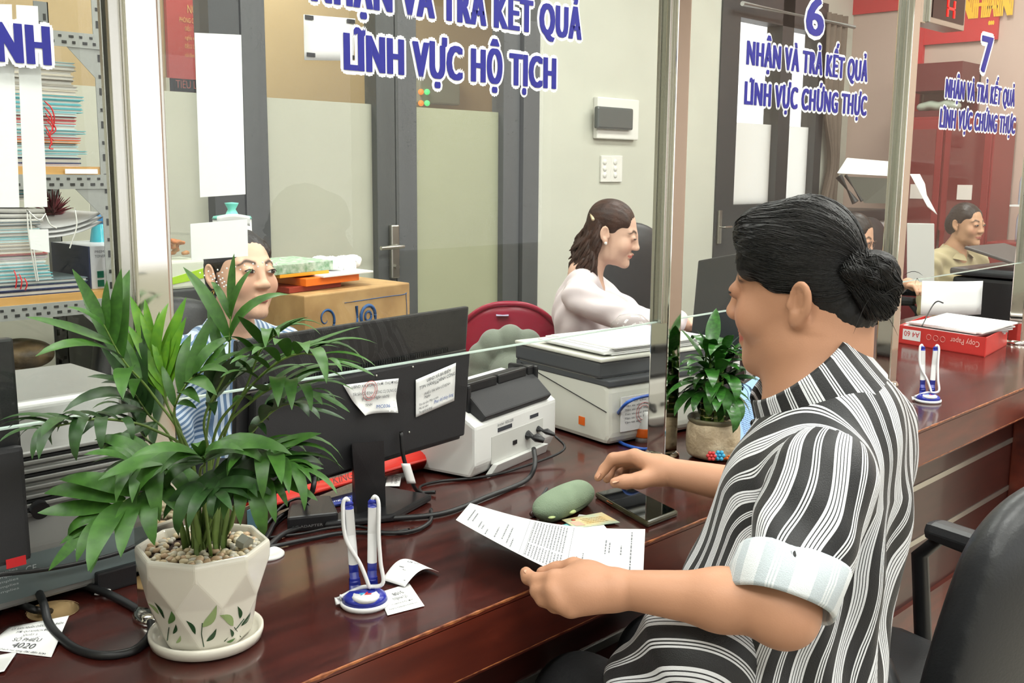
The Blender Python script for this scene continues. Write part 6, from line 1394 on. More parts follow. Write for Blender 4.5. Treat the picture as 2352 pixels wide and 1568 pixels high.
# ------------------------------------------------------------------ corridor seen above the frosted film
rp2 = empty('red_poster', (1.75, 4.98, 1.9), 'red rules poster hanging in the corridor behind the frosted glass', 'poster'); a, b = ay(385, 60, 4.96), ay(507, 60, 4.96)
MB().box((a[0], 4.965, ay(400, 232, 4.96)[2]), (b[0], 4.99, ay(400, -60, 4.96)[2])).build('board', mat('poster_red', (168, 56, 48), .5), rp2)
M_gold = mat('poster_gold', (206, 160, 90), .5)
for k, t in enumerate(('NỘI QUY', 'PHÒNG CHÁY CHỮA CHÁY', 'ĐIỀU 1  Phòng cháy và chữa cháy là', 'nghĩa vụ của mỗi công dân', 'ĐIỀU 2  Cấm không được sử dụng lửa', 'củi đun, hút thuốc trong kho')): put_text('print', t, ay((430, 412, 425, 425, 425, 425)[k], 30+20*k, 4.962), (1, 0, 0), (0, 0, 1), (.06, .035, .028, .028, .028, .028)[k], M_gold, rp2, width=(.14, .22, .2, .2, .2, .2)[k])
ts = empty('fire_order_sign', (1.7, 4.97, 1.5), 'grey fire order sign headed TIÊU LỆNH below the red poster', 'sign')
a, b = ay(382, 178, 4.96), ay(470, 235, 4.96); MB().box((a[0], 4.965, b[2]-.1), (b[0]+.25, 4.99, a[2])).build('board', mat('sign_grey', (176, 172, 152), .5), ts)
put_text('print', 'TIÊU LỆNH', ay(404, 201, 4.962), (1, 0, 0), (0, 0, 1), .055, mat('sign_red', (150, 70, 60), .5), ts, width=.2)
cb = empty('wall_poster', (2.9, 4.97, 2.0), 'small white paper with black tape on the door glass', 'paper')
q = [ay(*p, YW+.04) for p in ((697, 33), (816, 43), (812, 140), (699, 138))]
MB().sheet(lambda u, v: (q[0]*(1-u)+q[1]*u)*(1-v)+(q[3]*(1-u)+q[2]*u)*v, 4, 4, .0008).build('sheet', M_white, cb)
for x, y in ((710, 40), (806, 49), (714, 126), (812, 132)): p = ay(x, y, YW+.036); MB().box((p[0]-.02, YW+.034, p[2]-.008), (p[0]+.02, YW+.036, p[2]+.008)).build('black_tape', M_blk, cb)
ep = empty('signal_panel', (3.4, 4.95, 1.7), 'grey corridor panel with green and orange lights seen through the door', 'panel'); a, b = ay(965, 150, 4.9), ay(1057, 242, 4.9)
MB().box((a[0], 4.9, b[2]), (b[0], 4.96, a[2]), .01).build('box', mat('panel_grey', (160, 160, 140), .5), ep)
for x, y, c in ((967, 211, 1), (981, 211, 0), (967, 237, 1), (981, 237, 0)): MB().ball(ay(x, y, 4.89), .018, 10, 6).build('light', mat('led_green', (90, 230, 130), .4, emit=1.2) if c == 0 else mat('led_orange', (240, 130, 40), .4, emit=1.2), ep)
# wall fixtures
fb = empty('fuse_box', ay(1410, 270, YW), 'white fuse box with a grey smoked cover on the wall', 'fuse box')
a, b = ay(1363, 222, YW), ay(1456, 322, YW); MB().box((a[0], YW-.03, b[2]), (b[0], YW, a[2]), .006).build('case', mat('switch_white', (236, 234, 226), .4), fb)
a, b = ay(1362, 243, YW-.03), ay(1446, 300, YW-.03); MB().box((a[0]+.01, YW-.055, b[2]), (b[0], YW-.028, a[2]), .012).build('smoked_cover', mat('smoked_cover', (96, 100, 98), .2), fb)
sw_ = empty('wall_switches', ay(1400, 385, YW), 'double white switch plate under the fuse box', 'switch')
for k, (x0_, x1_) in enumerate(((1378, 1400), (1401, 1425))):
    a, b = ay(x0_, 357, YW), ay(x1_, 418, YW); pl_ = MB().box((a[0], YW-.012, b[2]), (b[0], YW, a[2]), .004).build('switch_plate', MATS['switch_white'], sw_)
    for j in range(3): c = ay((x0_+x1_)/2, 372+15*j, YW-.012); MB().ball(tuple(c), (.016, .008, .016), 10, 6).build('switch_button', MATS['switch_white'], pl_)
# curtain beside the daylight door and its rod
cu2 = empty('curtain', ay(1915, 250, YW-.12), 'brown-grey curtain gathered beside the daylight door', 'curtain')
def curt(u, v):
    z = 2.38-1.55*v; w_ = .17-.09*math.exp(-((v-.62)/.16)**2); x = 6.64+.06*math.exp(-((v-.62)/.16)**2)+w_*(u-.5)*2*.8; return (x, YW-.06-.02*math.sin(u*22+v*2), z)
MB().sheet(curt, 50, 24, .003).build('cloth', mat('curtain_cloth', (122, 108, 94), .8, bump=.3, bscale=60, noise=.15, nscale=6), cu2)
MB().tube([ay(1705, 8, YW-.08), ay(1962, 62, YW-.08)], .014, 10).build('rod', M_wp, cu2)
# red signs, LED number and cabinets at the far end
bn = empty('red_banner', (7., 3.0, 2.5), 'red banner across the top of the far pink wall', 'banner'); MB().box((XR-.02, 2.85, 2.42), (XR, 3.5, 3.0)).build('board', mat('banner_red', (204, 44, 50), .5), bn)
sg = empty('red_sign', (6.99, 2.6, 2.2), 'red sign with large yellow letters on the far wall', 'sign')
a, b = axx(2232, 95, XR-.02), axx(2100, 0, XR-.02); MB().box((XR-.03, axx(2296, 60, XR)[1], 2.18), (XR-.005, 3.06, 2.9)).build('board', mat('banner_red', (204, 44, 50), .5), sg)
put_text('print', 'TIẾP NHẬN', (XR-.035, 3.0, axx(2240, 44, XR)[2]), (0, -1, 0), (0, 0, 1), .24, mat('yellow_print', (246, 190, 40), .5), sg, width=.55, grow=[(dx, 0) for dx in (-.012, 0, .012)])
MB().box((XR-.035, axx(2112, 300, XR)[1], 1.2), (XR-.004, axx(2083, 300, XR)[1], 2.5)).build('side_strip', mat('banner_red', (204, 44, 50), .5), sg)
ld = empty('led_display', ay(2180, 40, YG), 'small steel framed red LED queue display reading H', 'display')
ca = [ay(*p, YG-.03) for p in ((2140, 0), (2222, 18), (2214, 76), (2135, 52))]; x0_, x1_, z0_, z1_ = ca[3][0], ca[2][0], 1.735, 1.83
MB().box((x0_, YG-.03, z0_), (x1_, YG+.03, z1_), .003).build('case', M_chan, ld)
MB().box((x0_+.012, YG-.032, z0_+.014), (x1_-.012, YG-.029, z1_-.010)).build('screen', mat('led_dark', (44, 8, 10), .15), ld)
M_led = mat('led_red', (255, 30, 24), .4, emit=3.); hx = ay(2184, 38, YG-.033)[0]; zc = (z0_+z1_)/2; hh = .024
for s in (-1, 1):
    for t in (0, 1): MB().box((hx+s*.022-.004, YG-.034, zc+(t-1)*hh+.002), (hx+s*.022+.004, YG-.031, zc+t*hh-.002)).build('led_segment', M_led, ld)
MB().box((hx-.018, YG-.034, zc-.003), (hx+.018, YG-.031, zc+.003)).build('led_segment', M_led, ld)
MB().box((x0_-.07, YG-.02, z0_-.002), (x0_, YG+.02, z1_+.2), .003).build('bracket', M_steel, ld)
M_cab = mat('red_cabinet', (138, 34, 36), .35)
rc_ = empty('red_cabinet', (6.6, 2.66, 0), 'tall dark red glass-fronted cabinet at the far end', 'cabinet'); y0_, y1_ = 2.36, 2.95
MB().box((6.62, y0_, 0), (6.97, y1_, 1.70), .006).build('carcass', M_cab, rc_)
for k in range(2):
    a = y0_+.01+k*.295; d_ = MB().box((6.60, a, .05), (6.62, a+.28, 1.68), .004).build('door', M_cab, rc_); MB().box((6.596, a+.04, .25), (6.6, a+.24, 1.62)).build('door_glass', mat('cabinet_glass', (112, 30, 32), .05, spec=.8), d_); MB().box((6.593, a+.09, 1.19), (6.597, a+.18, 1.28)).build('label', mat('faded_label', (232, 222, 214), .6), d_); MB().tube([(6.58, a+.26*(1-k)+.01, .85), (6.58, a+.26*(1-k)+.01, 1.0)], .008, 8).build('handle', M_chan, d_)
rk2 = empty('upper_cabinet', (6.7, 2.78, 1.75), 'dark red upper shelf box with folded plastic bags', 'cabinet')
MB().box((6.66, 2.60, 1.86), (6.97, 2.95, 2.03)).box((6.95, 2.60, 1.70), (6.97, 2.95, 2.03)).box((6.62, 2.58, 1.70), (6.97, 2.97, 1.735)).build('carcass', mat('red_cabinet_dark', (96, 26, 30), .4), rk2)
bg = Blob(.012, .03)
for k in range(5): bg.ell((6.74, 2.66+.05*k, 1.765+.012*(k % 2)), (.05, .04, .03), None, .02)
o = blob_obj('folded_bag', bg, mat('clear_bag', (176, 186, 170), .25), None, 1); tag(o, 'greyish folded plastic bag on the upper red cabinet', 'bag')
for k in range(4):
    y = 2.06+.085*(k % 2)+.01; z = .95 if k < 2 else 1.17; x = 6.6
    o = empty('water_bottle', (x, y, z), ['lower left', 'lower right', 'upper left', 'upper right'][k]+' bottle of the shrink-wrapped water pack by the red cabinet', 'bottle', 'pack of water bottles')
    MB().lathe([(.001, 0), (.032, 0), (.034, .02), (.034, .13), (.028, .16), (.012, .19), (.012, .205), (.001, .206)], (x, y, z), 14).build('bottle', mat('bottle_plastic', (186, 196, 214), .15, spec=.8), o); MB().lathe([(.013, .195), (.014, .197), (.014, .215), (.001, .217)], (x, y, z), 12).build('cap', mat('cap_blue', (70, 90, 190), .4), o)
tag(MB().box((6.45, 1.95, 0), (6.75, 2.3, .95), .006).build('low_cabinet', M_cab), 'low dark red cabinet under the water bottles', 'cabinet'); 
tag(MB().box((6.55, 2.02, 1.158), (6.65, 2.22, 1.168)).build('bottle_tray', M_white), 'thin tray between the two layers of water bottles', 'tray')
# photocopier with its lid raised
pc = empty('photocopier', (6.28, 3.2, 0), 'large white photocopier with its lid raised', 'photocopier')
cA, cB = ad(1935, 465, 6.27), ad(2075, 468, 6.2); z_ = cA[2]
MB().at((6.0, 2.95, 0), -.05).box((0, 0, 0), (.56, .5, z_-.12), .01).build('body', M_wp, pc); MB().at((6.0, 2.95, 0), -.05).box((-.02, -.02, z_-.12), (.57, .51, z_-.05), .01).build('scanner_bed', mat('copier_dark', (60, 62, 62), .4), pc)
l = [ad(1922, 398, 6.2), ad(2052, 405, 6.1), ad(2062, 372, 6.2), ad(1945, 362, 6.3)]
MB().prism([tuple(q) for q in l], tuple(ray(1990, 390)*.25), .006).build('raised_feeder', M_wp, pc)
MB().prism([tuple(q) for q in (ad(1940, 405, 6.22), ad(2050, 410, 6.12), ad(2062, 468, 6.2), ad(1985, 466, 6.3))], tuple(ray(1990, 390)*.02)).build('lid_underside', mat('lid_grey', (150, 152, 142), .4), pc)
MB().tube([ad(1927, 405, 6.18), ad(1965, 465, 6.15)], .022, 8).tube([ad(1942, 402, 6.18), ad(1980, 462, 6.15)], .010, 8).build('hinge_arm', mat('copier_dark', (60, 62, 62), .4), pc)
# papers near the person in beige
o = MB().sheet(lambda u, v: ad(2090+40*v+22*u, 400+75*v+(18*u if v > .3 else 0), 4.9+.05*u), 6, 10, .002).build('hanging_sheet', M_white); tag(o, 'crumpled white sheet hanging by the far red cabinet', 'paper')
tag(MB().prism([tuple(ad(*p)) for p in ((2083, 512, 5.0), (2146, 513, 4.9), (2146, 660, 4.9), (2083, 660, 5.0))], tuple(ray(2110, 560)*.12), .004).build('paper_carton', mat('carton_white', (216, 216, 212), .6)), 'tall white paper carton beside the person in beige', 'box')

# ------------------------------------------------------------------ steel shelf rack at the left with its load
rk = empty('shelf_rack', (1.0, 2.88, 0), 'slotted grey steel shelf rack with wooden boards behind the left glass', 'shelf rack')
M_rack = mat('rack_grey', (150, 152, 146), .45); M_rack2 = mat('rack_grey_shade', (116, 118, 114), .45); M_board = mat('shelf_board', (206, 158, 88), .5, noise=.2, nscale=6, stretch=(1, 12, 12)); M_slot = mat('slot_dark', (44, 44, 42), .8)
RX0, RX1, RY0, RY1 = .10, 1.285, 2.70, 3.10; SH = [1.345, 1.02, .62, .2]
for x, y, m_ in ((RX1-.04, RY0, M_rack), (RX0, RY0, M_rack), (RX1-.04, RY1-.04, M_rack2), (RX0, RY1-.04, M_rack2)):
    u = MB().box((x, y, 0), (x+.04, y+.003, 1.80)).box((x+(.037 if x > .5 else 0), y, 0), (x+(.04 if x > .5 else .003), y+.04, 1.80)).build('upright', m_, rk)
    sl = MB()
    for k in range(40):
        for dx in (.012, .028): z = .1+.042*k+(.012 if dx > .02 else 0); sl.box((x+dx-.004, y-.0008, z), (x+dx+.004, y, z+(.018 if (k+int(dx*100)) % 2 else .009)))
    sl.build('slots', M_slot, u)['kind'] = 'stuff'
for z in [1.68]+[s-.02 for s in SH]:
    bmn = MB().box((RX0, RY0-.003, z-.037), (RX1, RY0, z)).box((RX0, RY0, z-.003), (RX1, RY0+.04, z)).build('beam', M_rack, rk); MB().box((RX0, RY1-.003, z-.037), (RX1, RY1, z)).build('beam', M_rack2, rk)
    sl = MB()
    for k in range(44): x = RX0+.02+.0265*k; sl.box((x, RY0-.0042, z-.014), (x+(.012 if k % 3 == 1 else .008), RY0-.003, z-.008)); sl.box((x+.008, RY0-.0042, z-.029), (x+(.02 if k % 2 else .016), RY0-.003, z-.022))
    sl.build('slots', M_slot, bmn)['kind'] = 'stuff'
    for s in (0,): MB().prism([(RX1-.04, RY0-.001, z-.037), (RX1-.11, RY0-.001, z-.037), (RX1-.04, RY0-.001, z-.11)], (0, .002, 0)).build('gusset', M_rack, rk)
for z in SH: MB().box((RX0+.004, RY0+.004, z-.02), (RX1-.004, RY1-.004, z)).build('shelf_board', M_board, rk)
MB().box((1.15, RY0-.0045, 1.327), (1.235, RY0-.003, 1.339)).build('shelf_label', M_white, rk)
# stacks of folders
FC = dict(teal=(96, 176, 182), pale=(176, 212, 214), grey=(172, 166, 154), cream=(206, 198, 178), red=(190, 70, 72), navy=(44, 54, 92), orange=(222, 138, 66), lav=(196, 180, 190), slate=(96, 112, 116), white=(226, 226, 220))
def folder(x0, x1, y0, y1, z, h, c, lab, grp, jig=.006):
    dx, dy = rf.uniform(-jig, jig), rf.uniform(0, jig); r = empty('folder', ((x0+x1)/2, (y0+y1)/2, z), lab, 'folder', grp)
    MB().box((x0+dx, y0+dy, z), (x1+dx, y1, z+h*.22)).box((x0+dx, y0+dy, z+h*.78), (x1+dx, y1, z+h)).build('cover', mat('folder_'+c, FC[c], .6), r); MB().box((x0+dx+.002, y0+dy+.002, z+h*.22), (x1+dx-.004, y1, z+h*.78)).build('pages', mat('page_edges', (206, 204, 196), .7), r)
ORD = ['lowest', 'second', 'third', 'fourth', 'fifth', 'sixth', 'seventh', 'eighth', 'ninth', 'tenth', 'eleventh', 'twelfth', 'thirteenth', 'fourteenth', 'fifteenth', 'sixteenth', 'seventeenth', 'eighteenth', 'nineteenth', 'twentieth', 'twenty-first', 'twenty-second', 'twenty-third', 'twenty-fourth', 'twenty-fifth']
seq = [('lav', 6), ('navy', 15), ('pale', 8), ('teal', 8), ('pale', 11), ('slate', 6), ('orange', 7), ('red', 7), ('pale', 8), ('teal', 8), ('pale', 14), ('red', 9), ('red', 9), ('pale', 9), ('teal', 9), ('teal', 10), ('teal', 10), ('teal', 10), ('cream', 12), ('grey', 11), ('grey', 12), ('grey', 10), ('cream', 12), ('grey', 11), ('pale', 9)]
z = 1.345; k_ = sum(h for _, h in seq)
for i, (c, h) in enumerate(seq):
    h = h*.262/k_; folder(.955 if c in ('cream', 'grey') else .965, 1.20+.014*(c == 'teal'), 2.715, 3.05, z, h-.0006, c, '%s folder from the bottom of the tall stack on the upper shelf' % ORD[i], 'folders stacked on the upper shelf'); z += h
bs_ = empty('basket', (1.12, 2.88, z), 'blue-grey perforated plastic basket on top of the folder stack', 'basket')
MB().prism([(.98, 2.74, z), (1.135, 2.74, z), (1.15, 2.735, z+.075), (.97, 2.735, z+.075)], (0, .25, 0), .004).build('bin', mat('basket_blue', (124, 140, 172), .5), bs_)
hl = MB()
for i in range(9):
    for j in range(5): hl.box((.99+.016*i, 2.7325, z+.012+.012*j), (.999+.016*i, 2.736, z+.018+.012*j))
hl.build('basket_holes', M_slot, bs_)['kind'] = 'stuff'
def strings(name, pl, m_, lab, cat='string', r=.0018):
    for i, p in enumerate(pl): o = MB().tube(spline(p, 5), r, 5).build(name, m_); tag(o, lab % ORD[i], cat, name+'s')
M_rs = mat('red_string', (206, 44, 48), .6)
strings('red_string', [[ay(103+rf.uniform(-2, 6), 232+14*i, 2.706), ay(112+rf.uniform(-4, 10), 248+15*i, 2.70), ay(118+rf.uniform(-6, 12), 270+14*i, 2.70), ay(114+rf.uniform(-8, 10), 292+10*i, 2.703)] for i in range(6)], M_rs, '%s red tie string hanging from the upper folder stack, counted from the top')
strings('red_tie', [[ay(32+12*i, 620+9*i, 2.704), ay(38+12*i, 640+6*i, 2.698), ay(36+11*i, 662+2*i, 2.702)] for i in range(3)], M_rs, '%s red tie string on the lower folder stack from the left')
seq2 = [('navy', 14), ('navy', 14), ('slate', 10), ('pale', 9), ('teal', 9), ('pale', 9), ('teal', 9), ('pale', 9), ('white', 10), ('lav', 9), ('red', 4), ('cream', 10), ('grey', 9), ('cream', 9), ('pale', 8), ('teal', 6), ('grey', 9), ('pale', 10), ('cream', 8), ('slate', 9)]
z = 1.02; k_ = sum(h for _, h in seq2)
for i, (c, h) in enumerate(seq2):
    h = h*.188/k_; folder(.90 if i < 3 else .93, (1.20 if i < 3 else 1.11-.0015*i), 2.712, 3.0, z, h-.0006, c, '%s folder from the bottom of the stack tied with white string' % ORD[i], 'folders stacked on the lower shelf'); z += h
for i in range(3):
    o = MB().at((1.0, 2.86, z), .03*i-.03).sheet(lambda u, v: (-.16+.26*u, -.14+.28*v, .012*i+.006+.03*(1-u)**3*(i+1)/3), 12, 3, .010).build('loose_bundle', mat('page_edges', (206, 204, 196), .7)); tag(o, ['lowest', 'middle', 'upper'][i]+' loose sheaf with a curled edge on the tied stack', 'paper', 'loose sheaves on the tied stack')
z += .05
for i in range(5):
    c = ('cream', 'slate', 'teal', 'white', 'slate')[i]; folder(.90, 1.115-.008*i, 2.715, 3.0, z, .0085, c, '%s folder of the small bundle on top of the tied stack' % ORD[i], 'bundle on the tied stack', .012); z += .0092
strings('white_string', [[ay(62+6*i, 480+4*i, 2.706), ay(66+8*i, 540, 2.698), ay(76+5*i, 600, 2.70), ay(84+4*i, 645, 2.703)] for i in range(2)]+[[ay(62, 482, 2.704), ay(90, 505, 2.694), ay(105, 490, 2.70)], [ay(104, 490, 2.70), ay(115, 515, 2.694), ay(130, 524, 2.70)], [ay(172, 478, 2.704), ay(176, 520, 2.698), ay(160, 570, 2.703)]], mat('white_string', (224, 224, 216), .7), '%s white string tying the lower stack')
dst = empty('feather_duster', ay(130, 480, 2.85), 'dark red feather duster behind the tied stack', 'duster'); fd = MB(); c = ay(122, 490, 2.9)
for i in range(90): a = rf.uniform(0, 6.28); e_ = rf.uniform(-1.3, 1.5); d = V(math.cos(a)*math.cos(e_), math.sin(a)*math.cos(e_), math.sin(e_)); fd.tube([c, c+d*rf.uniform(.05, .075)], [.006, .001], 4)
fd.build('plumes', mat('duster_red', (128, 26, 46), .8), dst)['kind'] = 'stuff'; MB().tube([c, c+V(-.12, 0, -.10)], .006, 8).build('handle', M_blk, dst)
sb = empty('spray_bottle', (1.30, 2.95, 1.02), 'turquoise spray bottle with a clear nozzle on the lower shelf', 'bottle'); q = ay(230, 556, 2.93); q[2] = 1.02
MB().lathe([(.001, 0), (.036, 0), (.038, .01), (.036, .06), (.022, .15), (.014, .165), (.014, .18), (.001, .18)], tuple(q), 20).build('bottle', mat('turquoise_plastic', (64, 190, 206), .15, spec=.7), sb)
MB().lathe([(.0155, .165), (.0155, .182), (.012, .195), (.001, .196)], tuple(q), 16).build('collar', mat('spray_blue', (30, 130, 190), .3), sb)
MB().at(tuple(q+V(0, 0, .185)), -.7).prism([(-.02, -.01, 0), (.02, -.01, 0), (.05, -.01, .03), (.045, -.01, .045), (-.02, -.01, .045)], (0, .02, 0), .003).build('spray_head', mat('spray_clear', (214, 216, 204), .2), sb)
tn = empty('toner_box', (1.20, 2.8, 1.02), 'white and navy toner cartridge box on the lower shelf', 'box'); a = ay(211, 650, 2.76); zt_ = ay(211, 566, 2.76)[2]
MB().box((a[0], 2.76, 1.02), (a[0]+.12, 3.0, zt_)).build('carton', mat('toner_white', (222, 224, 226), .5), tn); MB().box((a[0]-.004, 2.762, 1.02), (a[0], 3.0, zt_)).build('navy_side', mat('folder_navy', FC['navy'], .6), tn)
for k, t in enumerate(('PREMIUM LASER', 'TONER CARTRIDGE')): put_text('print', t, (a[0]+.012, 2.7595, zt_-.018-.012*k), (1, 0, 0), (0, 0, 1), .010, M_ink, tn, width=.08)
for i in range(3):
    for j in range(2): MB().box((a[0]+.016+.024*i, 2.759, zt_-.085-.024*j), (a[0]+.034+.024*i, 2.76, zt_-.067-.024*j)).build('pictogram', mat('pictogram_green', (30, 110, 86), .5), tn)
for i in range(3):
    o = MB().sheet(lambda u, v: V(1.09+.17*u, 2.74+.2*v, 1.215+.012*i-.02*math.sin(u*2.4)-.05*(1-u)*(1-v)), 8, 5, .003).build('loose_sheet', M_white); tag(o, ['lowest', 'middle', 'topmost'][i]+' loose paper resting on the toner box', 'paper', 'loose papers over the toner box')
# lowest shelf in view
bg = Blob(.007, .02)
for i in range(14): bg.ell((.99+rf.uniform(-.1, .17), 2.84+rf.uniform(-.06, .06), .66+rf.uniform(0, .2)), (.06, .05, .035), None, .02)
o = blob_obj('parcel_bundle', bg, mat('kraft_wrap', (136, 112, 74), .5, noise=.5, nscale=20, rgb2=(78, 66, 52), bump=.6, bscale=50), None, 1); tag(o, 'brown plastic wrapped bundle on the lowest visible shelf', 'bundle')
for i in range(3): folder(.88, 1.19, 2.71, 3.0, .62+.014*i, .013, ('navy', 'slate', 'navy')[i], '%s dark folder under the brown wrapped bundle' % ORD[i], 'folders on the lowest shelf')

# ------------------------------------------------------------------ cabinet, tissue box and bottle right of the rack
gc = empty('grey_cabinet', (1.62, 2.95, 0), 'dark grey steel cabinet behind the person in blue', 'cabinet'); MB().box((1.36, 2.86, 0), (1.86, 3.25, .985), .005).build('carcass', mat('cabinet_grey', (72, 74, 76), .5), gc)
for k in range(2): d_ = MB().box((1.37+.245*k, 2.85, .05), (1.605+.245*k, 2.86, .95), .003).build('door', mat('cabinet_grey_door', (84, 86, 88), .5), gc); MB().box((1.585+.035*k, 2.835, .5), (1.595+.035*k, 2.85, .62)).build('handle', M_chan, d_)
tb_ = empty('tissue_box', (1.5, 2.9, .985), 'pale tissue packet with a lime green stripe behind the first post', 'box')
a, b = ay(388, 600, 2.88), ay(473, 664, 2.88); MB().box((a[0], 2.88, .985), (b[0], 3.02, a[2]), .008).build('packet', mat('packet_pale', (222, 226, 206), .4), tb_); MB().prism([(a[0]-.001, 2.8785, 1.0), (b[0]+.001, 2.8785, 1.015), (b[0]+.001, 2.8785, 1.045), (a[0]-.001, 2.8785, 1.02)], (0, .002, 0)).build('lime_stripe', mat('lime_print', (176, 220, 60), .4), tb_)
fc_ = empty('food_box', (1.5, 2.9, 1.06), 'clear plastic tub of brown snacks on the tissue packet', 'tub'); zf = a[2]+.002
MB().box((a[0]+.01, 2.89, zf), (b[0]-.01, 3.01, zf+.075), .01).build('tub', M_glass, fc_)
bg = Blob(.007, .01)
for i in range(22): bg.ell((rf.uniform(a[0]+.03, b[0]-.03), rf.uniform(2.91, 2.99), zf+.012+rf.uniform(0, .045)), (.011, .010, .008), None, .005)
blob_obj('snacks', bg, mat('snack_brown', (170, 128, 80), .6, noise=.4, nscale=60, rgb2=(206, 120, 66)), fc_, 1)
tj = empty('storage_jug', (1.75, 2.9, .985), 'white jug with a turquoise lid knob behind the small notice', 'jug'); q = ay(533, 500, 2.96); 
MB().lathe([(.001, 0), (.06, 0), (.062, .01), (.06, q[2]-.985-.005), (.001, q[2]-.985)], (q[0], 2.96, .985), 24).build('jug', M_wp, tj); MB().lathe([(.001, 0), (.062, 0), (.058, .008), (.02, .014), (.012, .03), (.02, .045), (.022, .05), (.001, .052)], (q[0], 2.96, q[2]-.003), 24).build('lid', mat('turquoise_lid', (120, 212, 196), .35), tj)

# cardboard box with papers on a low table behind the person in blue
tbq = [az(*p, .99) for p in ((699, 680), (941, 649), (640, 671))]; e1 = tbq[1]-tbq[0]; e2 = (tbq[2]-tbq[0]); e2 = e2/np.linalg.norm(e2)*.30; W_ = np.linalg.norm(e1)
cbx = empty('cardboard_box', tuple(tbq[0][:2])+(.68,), 'brown cardboard box printed with a blue scroll and round logo', 'box'); M_card = mat('cardboard', (196, 158, 104), .65, noise=.12, nscale=12, rgb2=(170, 132, 84))
o0 = V(tbq[0][0], tbq[0][1], .68); MB().prism([tuple(o0), tuple(o0+e1), tuple(o0+e1+e2), tuple(o0+e2)], (0, 0, .31), .004).build('carton', M_card, cbx)
n_ = V(e1[1], -e1[0], 0); n_ /= np.linalg.norm(n_); e1u = e1/W_; M_cblue = mat('carton_blue', (40, 86, 140), .6)
F_ = lambda x, z: o0+e1u*x+V(0, 0, z)+n_*.0012
cx_, cz_, R0 = W_*.57, .225, .032
MB().tube([F_(cx_+R0*math.cos(t), cz_+R0*math.sin(t)) for t in np.linspace(PI*.0, PI*1.25, 22)], .006, 4).build('logo_arc', M_cblue, cbx); MB().tube([F_(cx_+.014*math.cos(t), cz_+.014*math.sin(t)) for t in np.linspace(0, 2*PI, 18)], .004, 4).build('logo_ring', M_cblue, cbx)
MB().tube([F_(cx_-R0-.018, cz_-.036), F_(cx_-R0-.018, cz_+.036)], .0055, 4).tube([F_(cx_+R0, cz_-.036), F_(cx_+R0, cz_)], .0055, 4).build('logo_bar', M_cblue, cbx)
MB().tube([F_(W_*.18+(.034-.005*t)*math.cos(t), .235+(.034-.005*t)*math.sin(t)) for t in np.linspace(-.6, 5.6, 34)], [.005*(1-i/40) for i in range(34)], 4).build('scroll', M_cblue, cbx)
MB().tube(spline([F_(.03, .10), F_(.035, .17), F_(.06, .20), F_(W_*.22, .195)], 6), .003, 4).build('scroll', M_cblue, cbx)
MB().tube([F_(.03, .02), F_(.03, .17)], .0012, 4).tube(spline([F_(W_*.35, .275), F_(W_*.9, .275), F_(W_*.96, .26), F_(W_*.965, .05)], 6), .0012, 4).build('print_border', M_cblue, cbx)
tt = empty('side_table', tuple(tbq[0][:2])+(0,), 'low grey table under the cardboard box', 'table'); o1 = V(o0[0], o0[1], .65); MB().prism([tuple(o1-e1*.1-e2*.1), tuple(o1+e1*1.1-e2*.1), tuple(o1+e1*1.1+e2*1.1), tuple(o1-e1*.1+e2*1.1)], (0, 0, .03), .004).build('top', mat('table_grey', (120, 120, 118), .5), tt)
for a, b in ((0, 0), (1, 0), (1, 1), (0, 1)): p = o1+e1*a+e2*b; MB().box((p[0]-.02, p[1]-.02, 0), (p[0]+.02, p[1]+.02, .65)).build('leg', mat('table_grey', (120, 120, 118), .5), tt)
zb_ = .991; top = lambda x, y, z=0: o0*V(1, 1, 0)+e1*x+e2*y+V(0, 0, zb_+z)
def slab(name, x0, x1, y0, y1, z, h, m_, lab, cat='folder', grp='papers on the cardboard box', rot=0.):
    pts = [top(a, b, z) for a, b in ((x0, y0), (x1, y0+rot), (x1-rot*.3, y1+rot), (x0-rot*.3, y1))]; o = MB().prism([tuple(q) for q in pts], (0, 0, h), .0015).build(name, m_); tag(o, lab, cat, grp); return o
slab('folder', .0, .48, .25, .85, 0, .016, mat('folder_redbrown', (150, 52, 36), .5), 'reddish folder lowest on the cardboard box', rot=.03); slab('folder', .12, .62, .2, .8, .016, .022, mat('folder_vivid', (246, 122, 30), .45), 'bright orange folder on the cardboard box', rot=.02)
slab('document', .25, .72, .15, .8, .038, .006, M_white, 'white document sheaf on the orange folder', 'paper'); slab('folder', -.05, .38, .3, .95, .044, .010, mat('folder_amber', (246, 166, 40), .45), 'amber folder under the green notebook')
nbk = slab('notebook', -.1, .42, .3, 1., .054, .028, mat('notebook_green', (120, 160, 122), .5, noise=.4, nscale=60, rgb2=(206, 218, 200)), 'green spiral notebook on top of the papers', 'notebook')
bgs = Blob(.006, .01); 
for i in range(9): bgs.ell(top(.45+.035*i, .55+.1*math.sin(i*2), .055+.012*math.sin(i*1.7)), (.03, .03, .018), None, .01)
o = blob_obj('crumpled_bag', bgs, M_white, None, 0, post=lambda P: P+.006*np.sin(P@V(140, 160, 120))[:, None]*V(.3, .3, 1)); tag(o, 'crumpled white paper bag on the orange folder', 'bag', 'papers on the cardboard box')

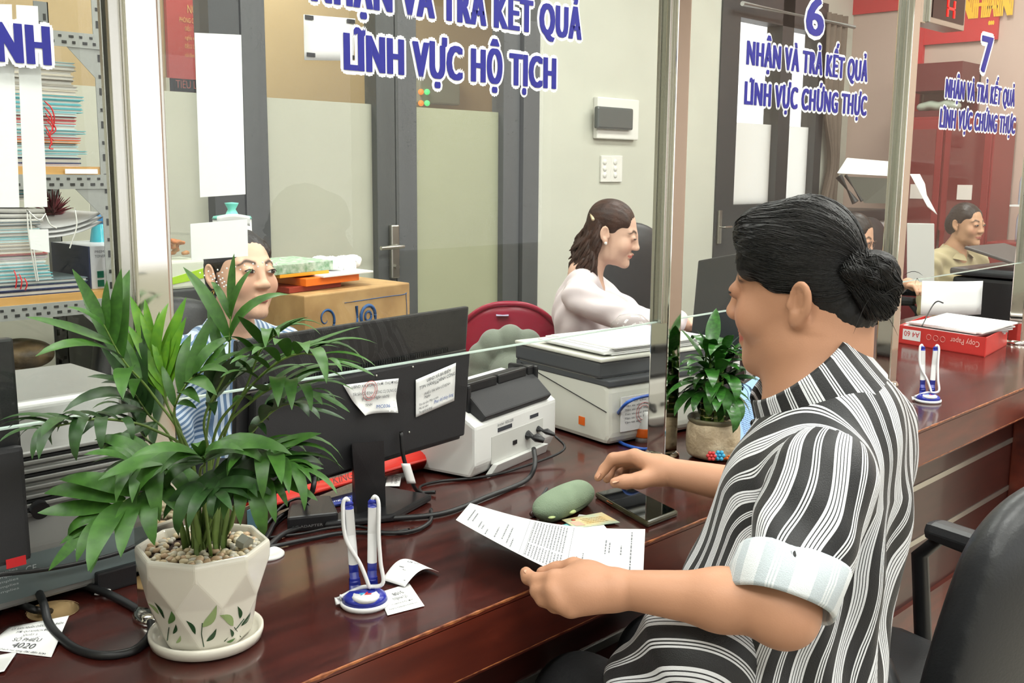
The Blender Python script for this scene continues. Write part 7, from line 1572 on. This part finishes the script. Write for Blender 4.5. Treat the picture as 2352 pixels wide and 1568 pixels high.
# magenta plastic chair with a petal cushion
mc = empty('plastic_chair', (2.62, 2.42, 0), 'magenta plastic armchair with a round back, left of the person in pink', 'chair'); M_mag = mat('magenta_plastic', (158, 28, 58), .3)
cc_ = ad(1170, 800, 3.7); cr = V(.72, -.69, 0); cf = V(-.69, -.72, 0)       # across the back, and towards the camera
def back_s(u, v):
    a = -1.25+2.5*u; r = .125+.0*v; x = .205*math.sin(a); z = .55+.33*(v)*(1-.42*abs(math.sin(a))**2.6)*1.0; d = .10*(math.cos(a)-1)-.02*v; q = V(cc_[0], cc_[1], 0)+cr*x-cf*d*-1+V(0, 0, z); return q
MB().sheet(back_s, 26, 10, .006).build('back', M_mag, mc)
MB().tube([back_s(u, 1.) for u in np.linspace(0, 1, 27)], .010, 8).build('back_rim', M_mag, mc)
lbq_ = back_s(.45, .88)+cf*.012; MB().tube([lbq_-cr*.022, lbq_+cr*.022], .014, 10, flat=.25).build('maker_label', mat('label_pale', (200, 200, 226), .4), mc)
sc3 = V(cc_[0], cc_[1], 0)+cf*.20; MB().at((sc3[0], sc3[1], .40), math.atan2(cr[1], cr[0])).box((-.21, -.2, 0), (.21, .2, .03), .012).build('seat', M_mag, mc)
for a, b in ((-1, -1), (1, -1), (1, 1), (-1, 1)): p = sc3+cr*.18*a+cf*.17*b; MB().tube([(p[0], p[1], 0), (p[0]-cr[0]*.02*a, p[1]-cr[1]*.02*a, .40)], [.022, .028], 8).build('leg', M_mag, mc)
for a in (-1, 1): MB().tube(spline([sc3+cr*.2*a-cf*.18+V(0, 0, .66), sc3+cr*.23*a+V(0, 0, .62), sc3+cr*.22*a+cf*.18+V(0, 0, .56), sc3+cr*.19*a+cf*.18+V(0, 0, .41)], 5), .02, 8, flat=.6).build('armrest', M_mag, mc)
cs = empty('cushion', tuple(sc3[:2])+(.43,), 'sage grey petal-shaped plush cushion on the magenta chair', 'cushion'); bq_ = Blob(.006, .010)
o = V(cc_[0], cc_[1], 0)+cf*.085
for i in range(7): a = PI*(-.08+1.16*i/6); bq_.ell(o+cr*.105*math.cos(a)+V(0, 0, .665+.095*math.sin(a)), (.052, .052, .062), None, .008)
bq_.ell(o+cf*.03+V(0, 0, .655), (.075, .075, .075), None, .008); bq_.ell(o+V(0, 0, .55), (.14, .10, .10), None, .02)
blob_obj('plush', bq_, mat('sage_plush', (120, 128, 114), .9, bump=.3, bscale=300, sheen=.4), cs, 1)
# far wall clock-side shelf: office chairs already stand behind the desks
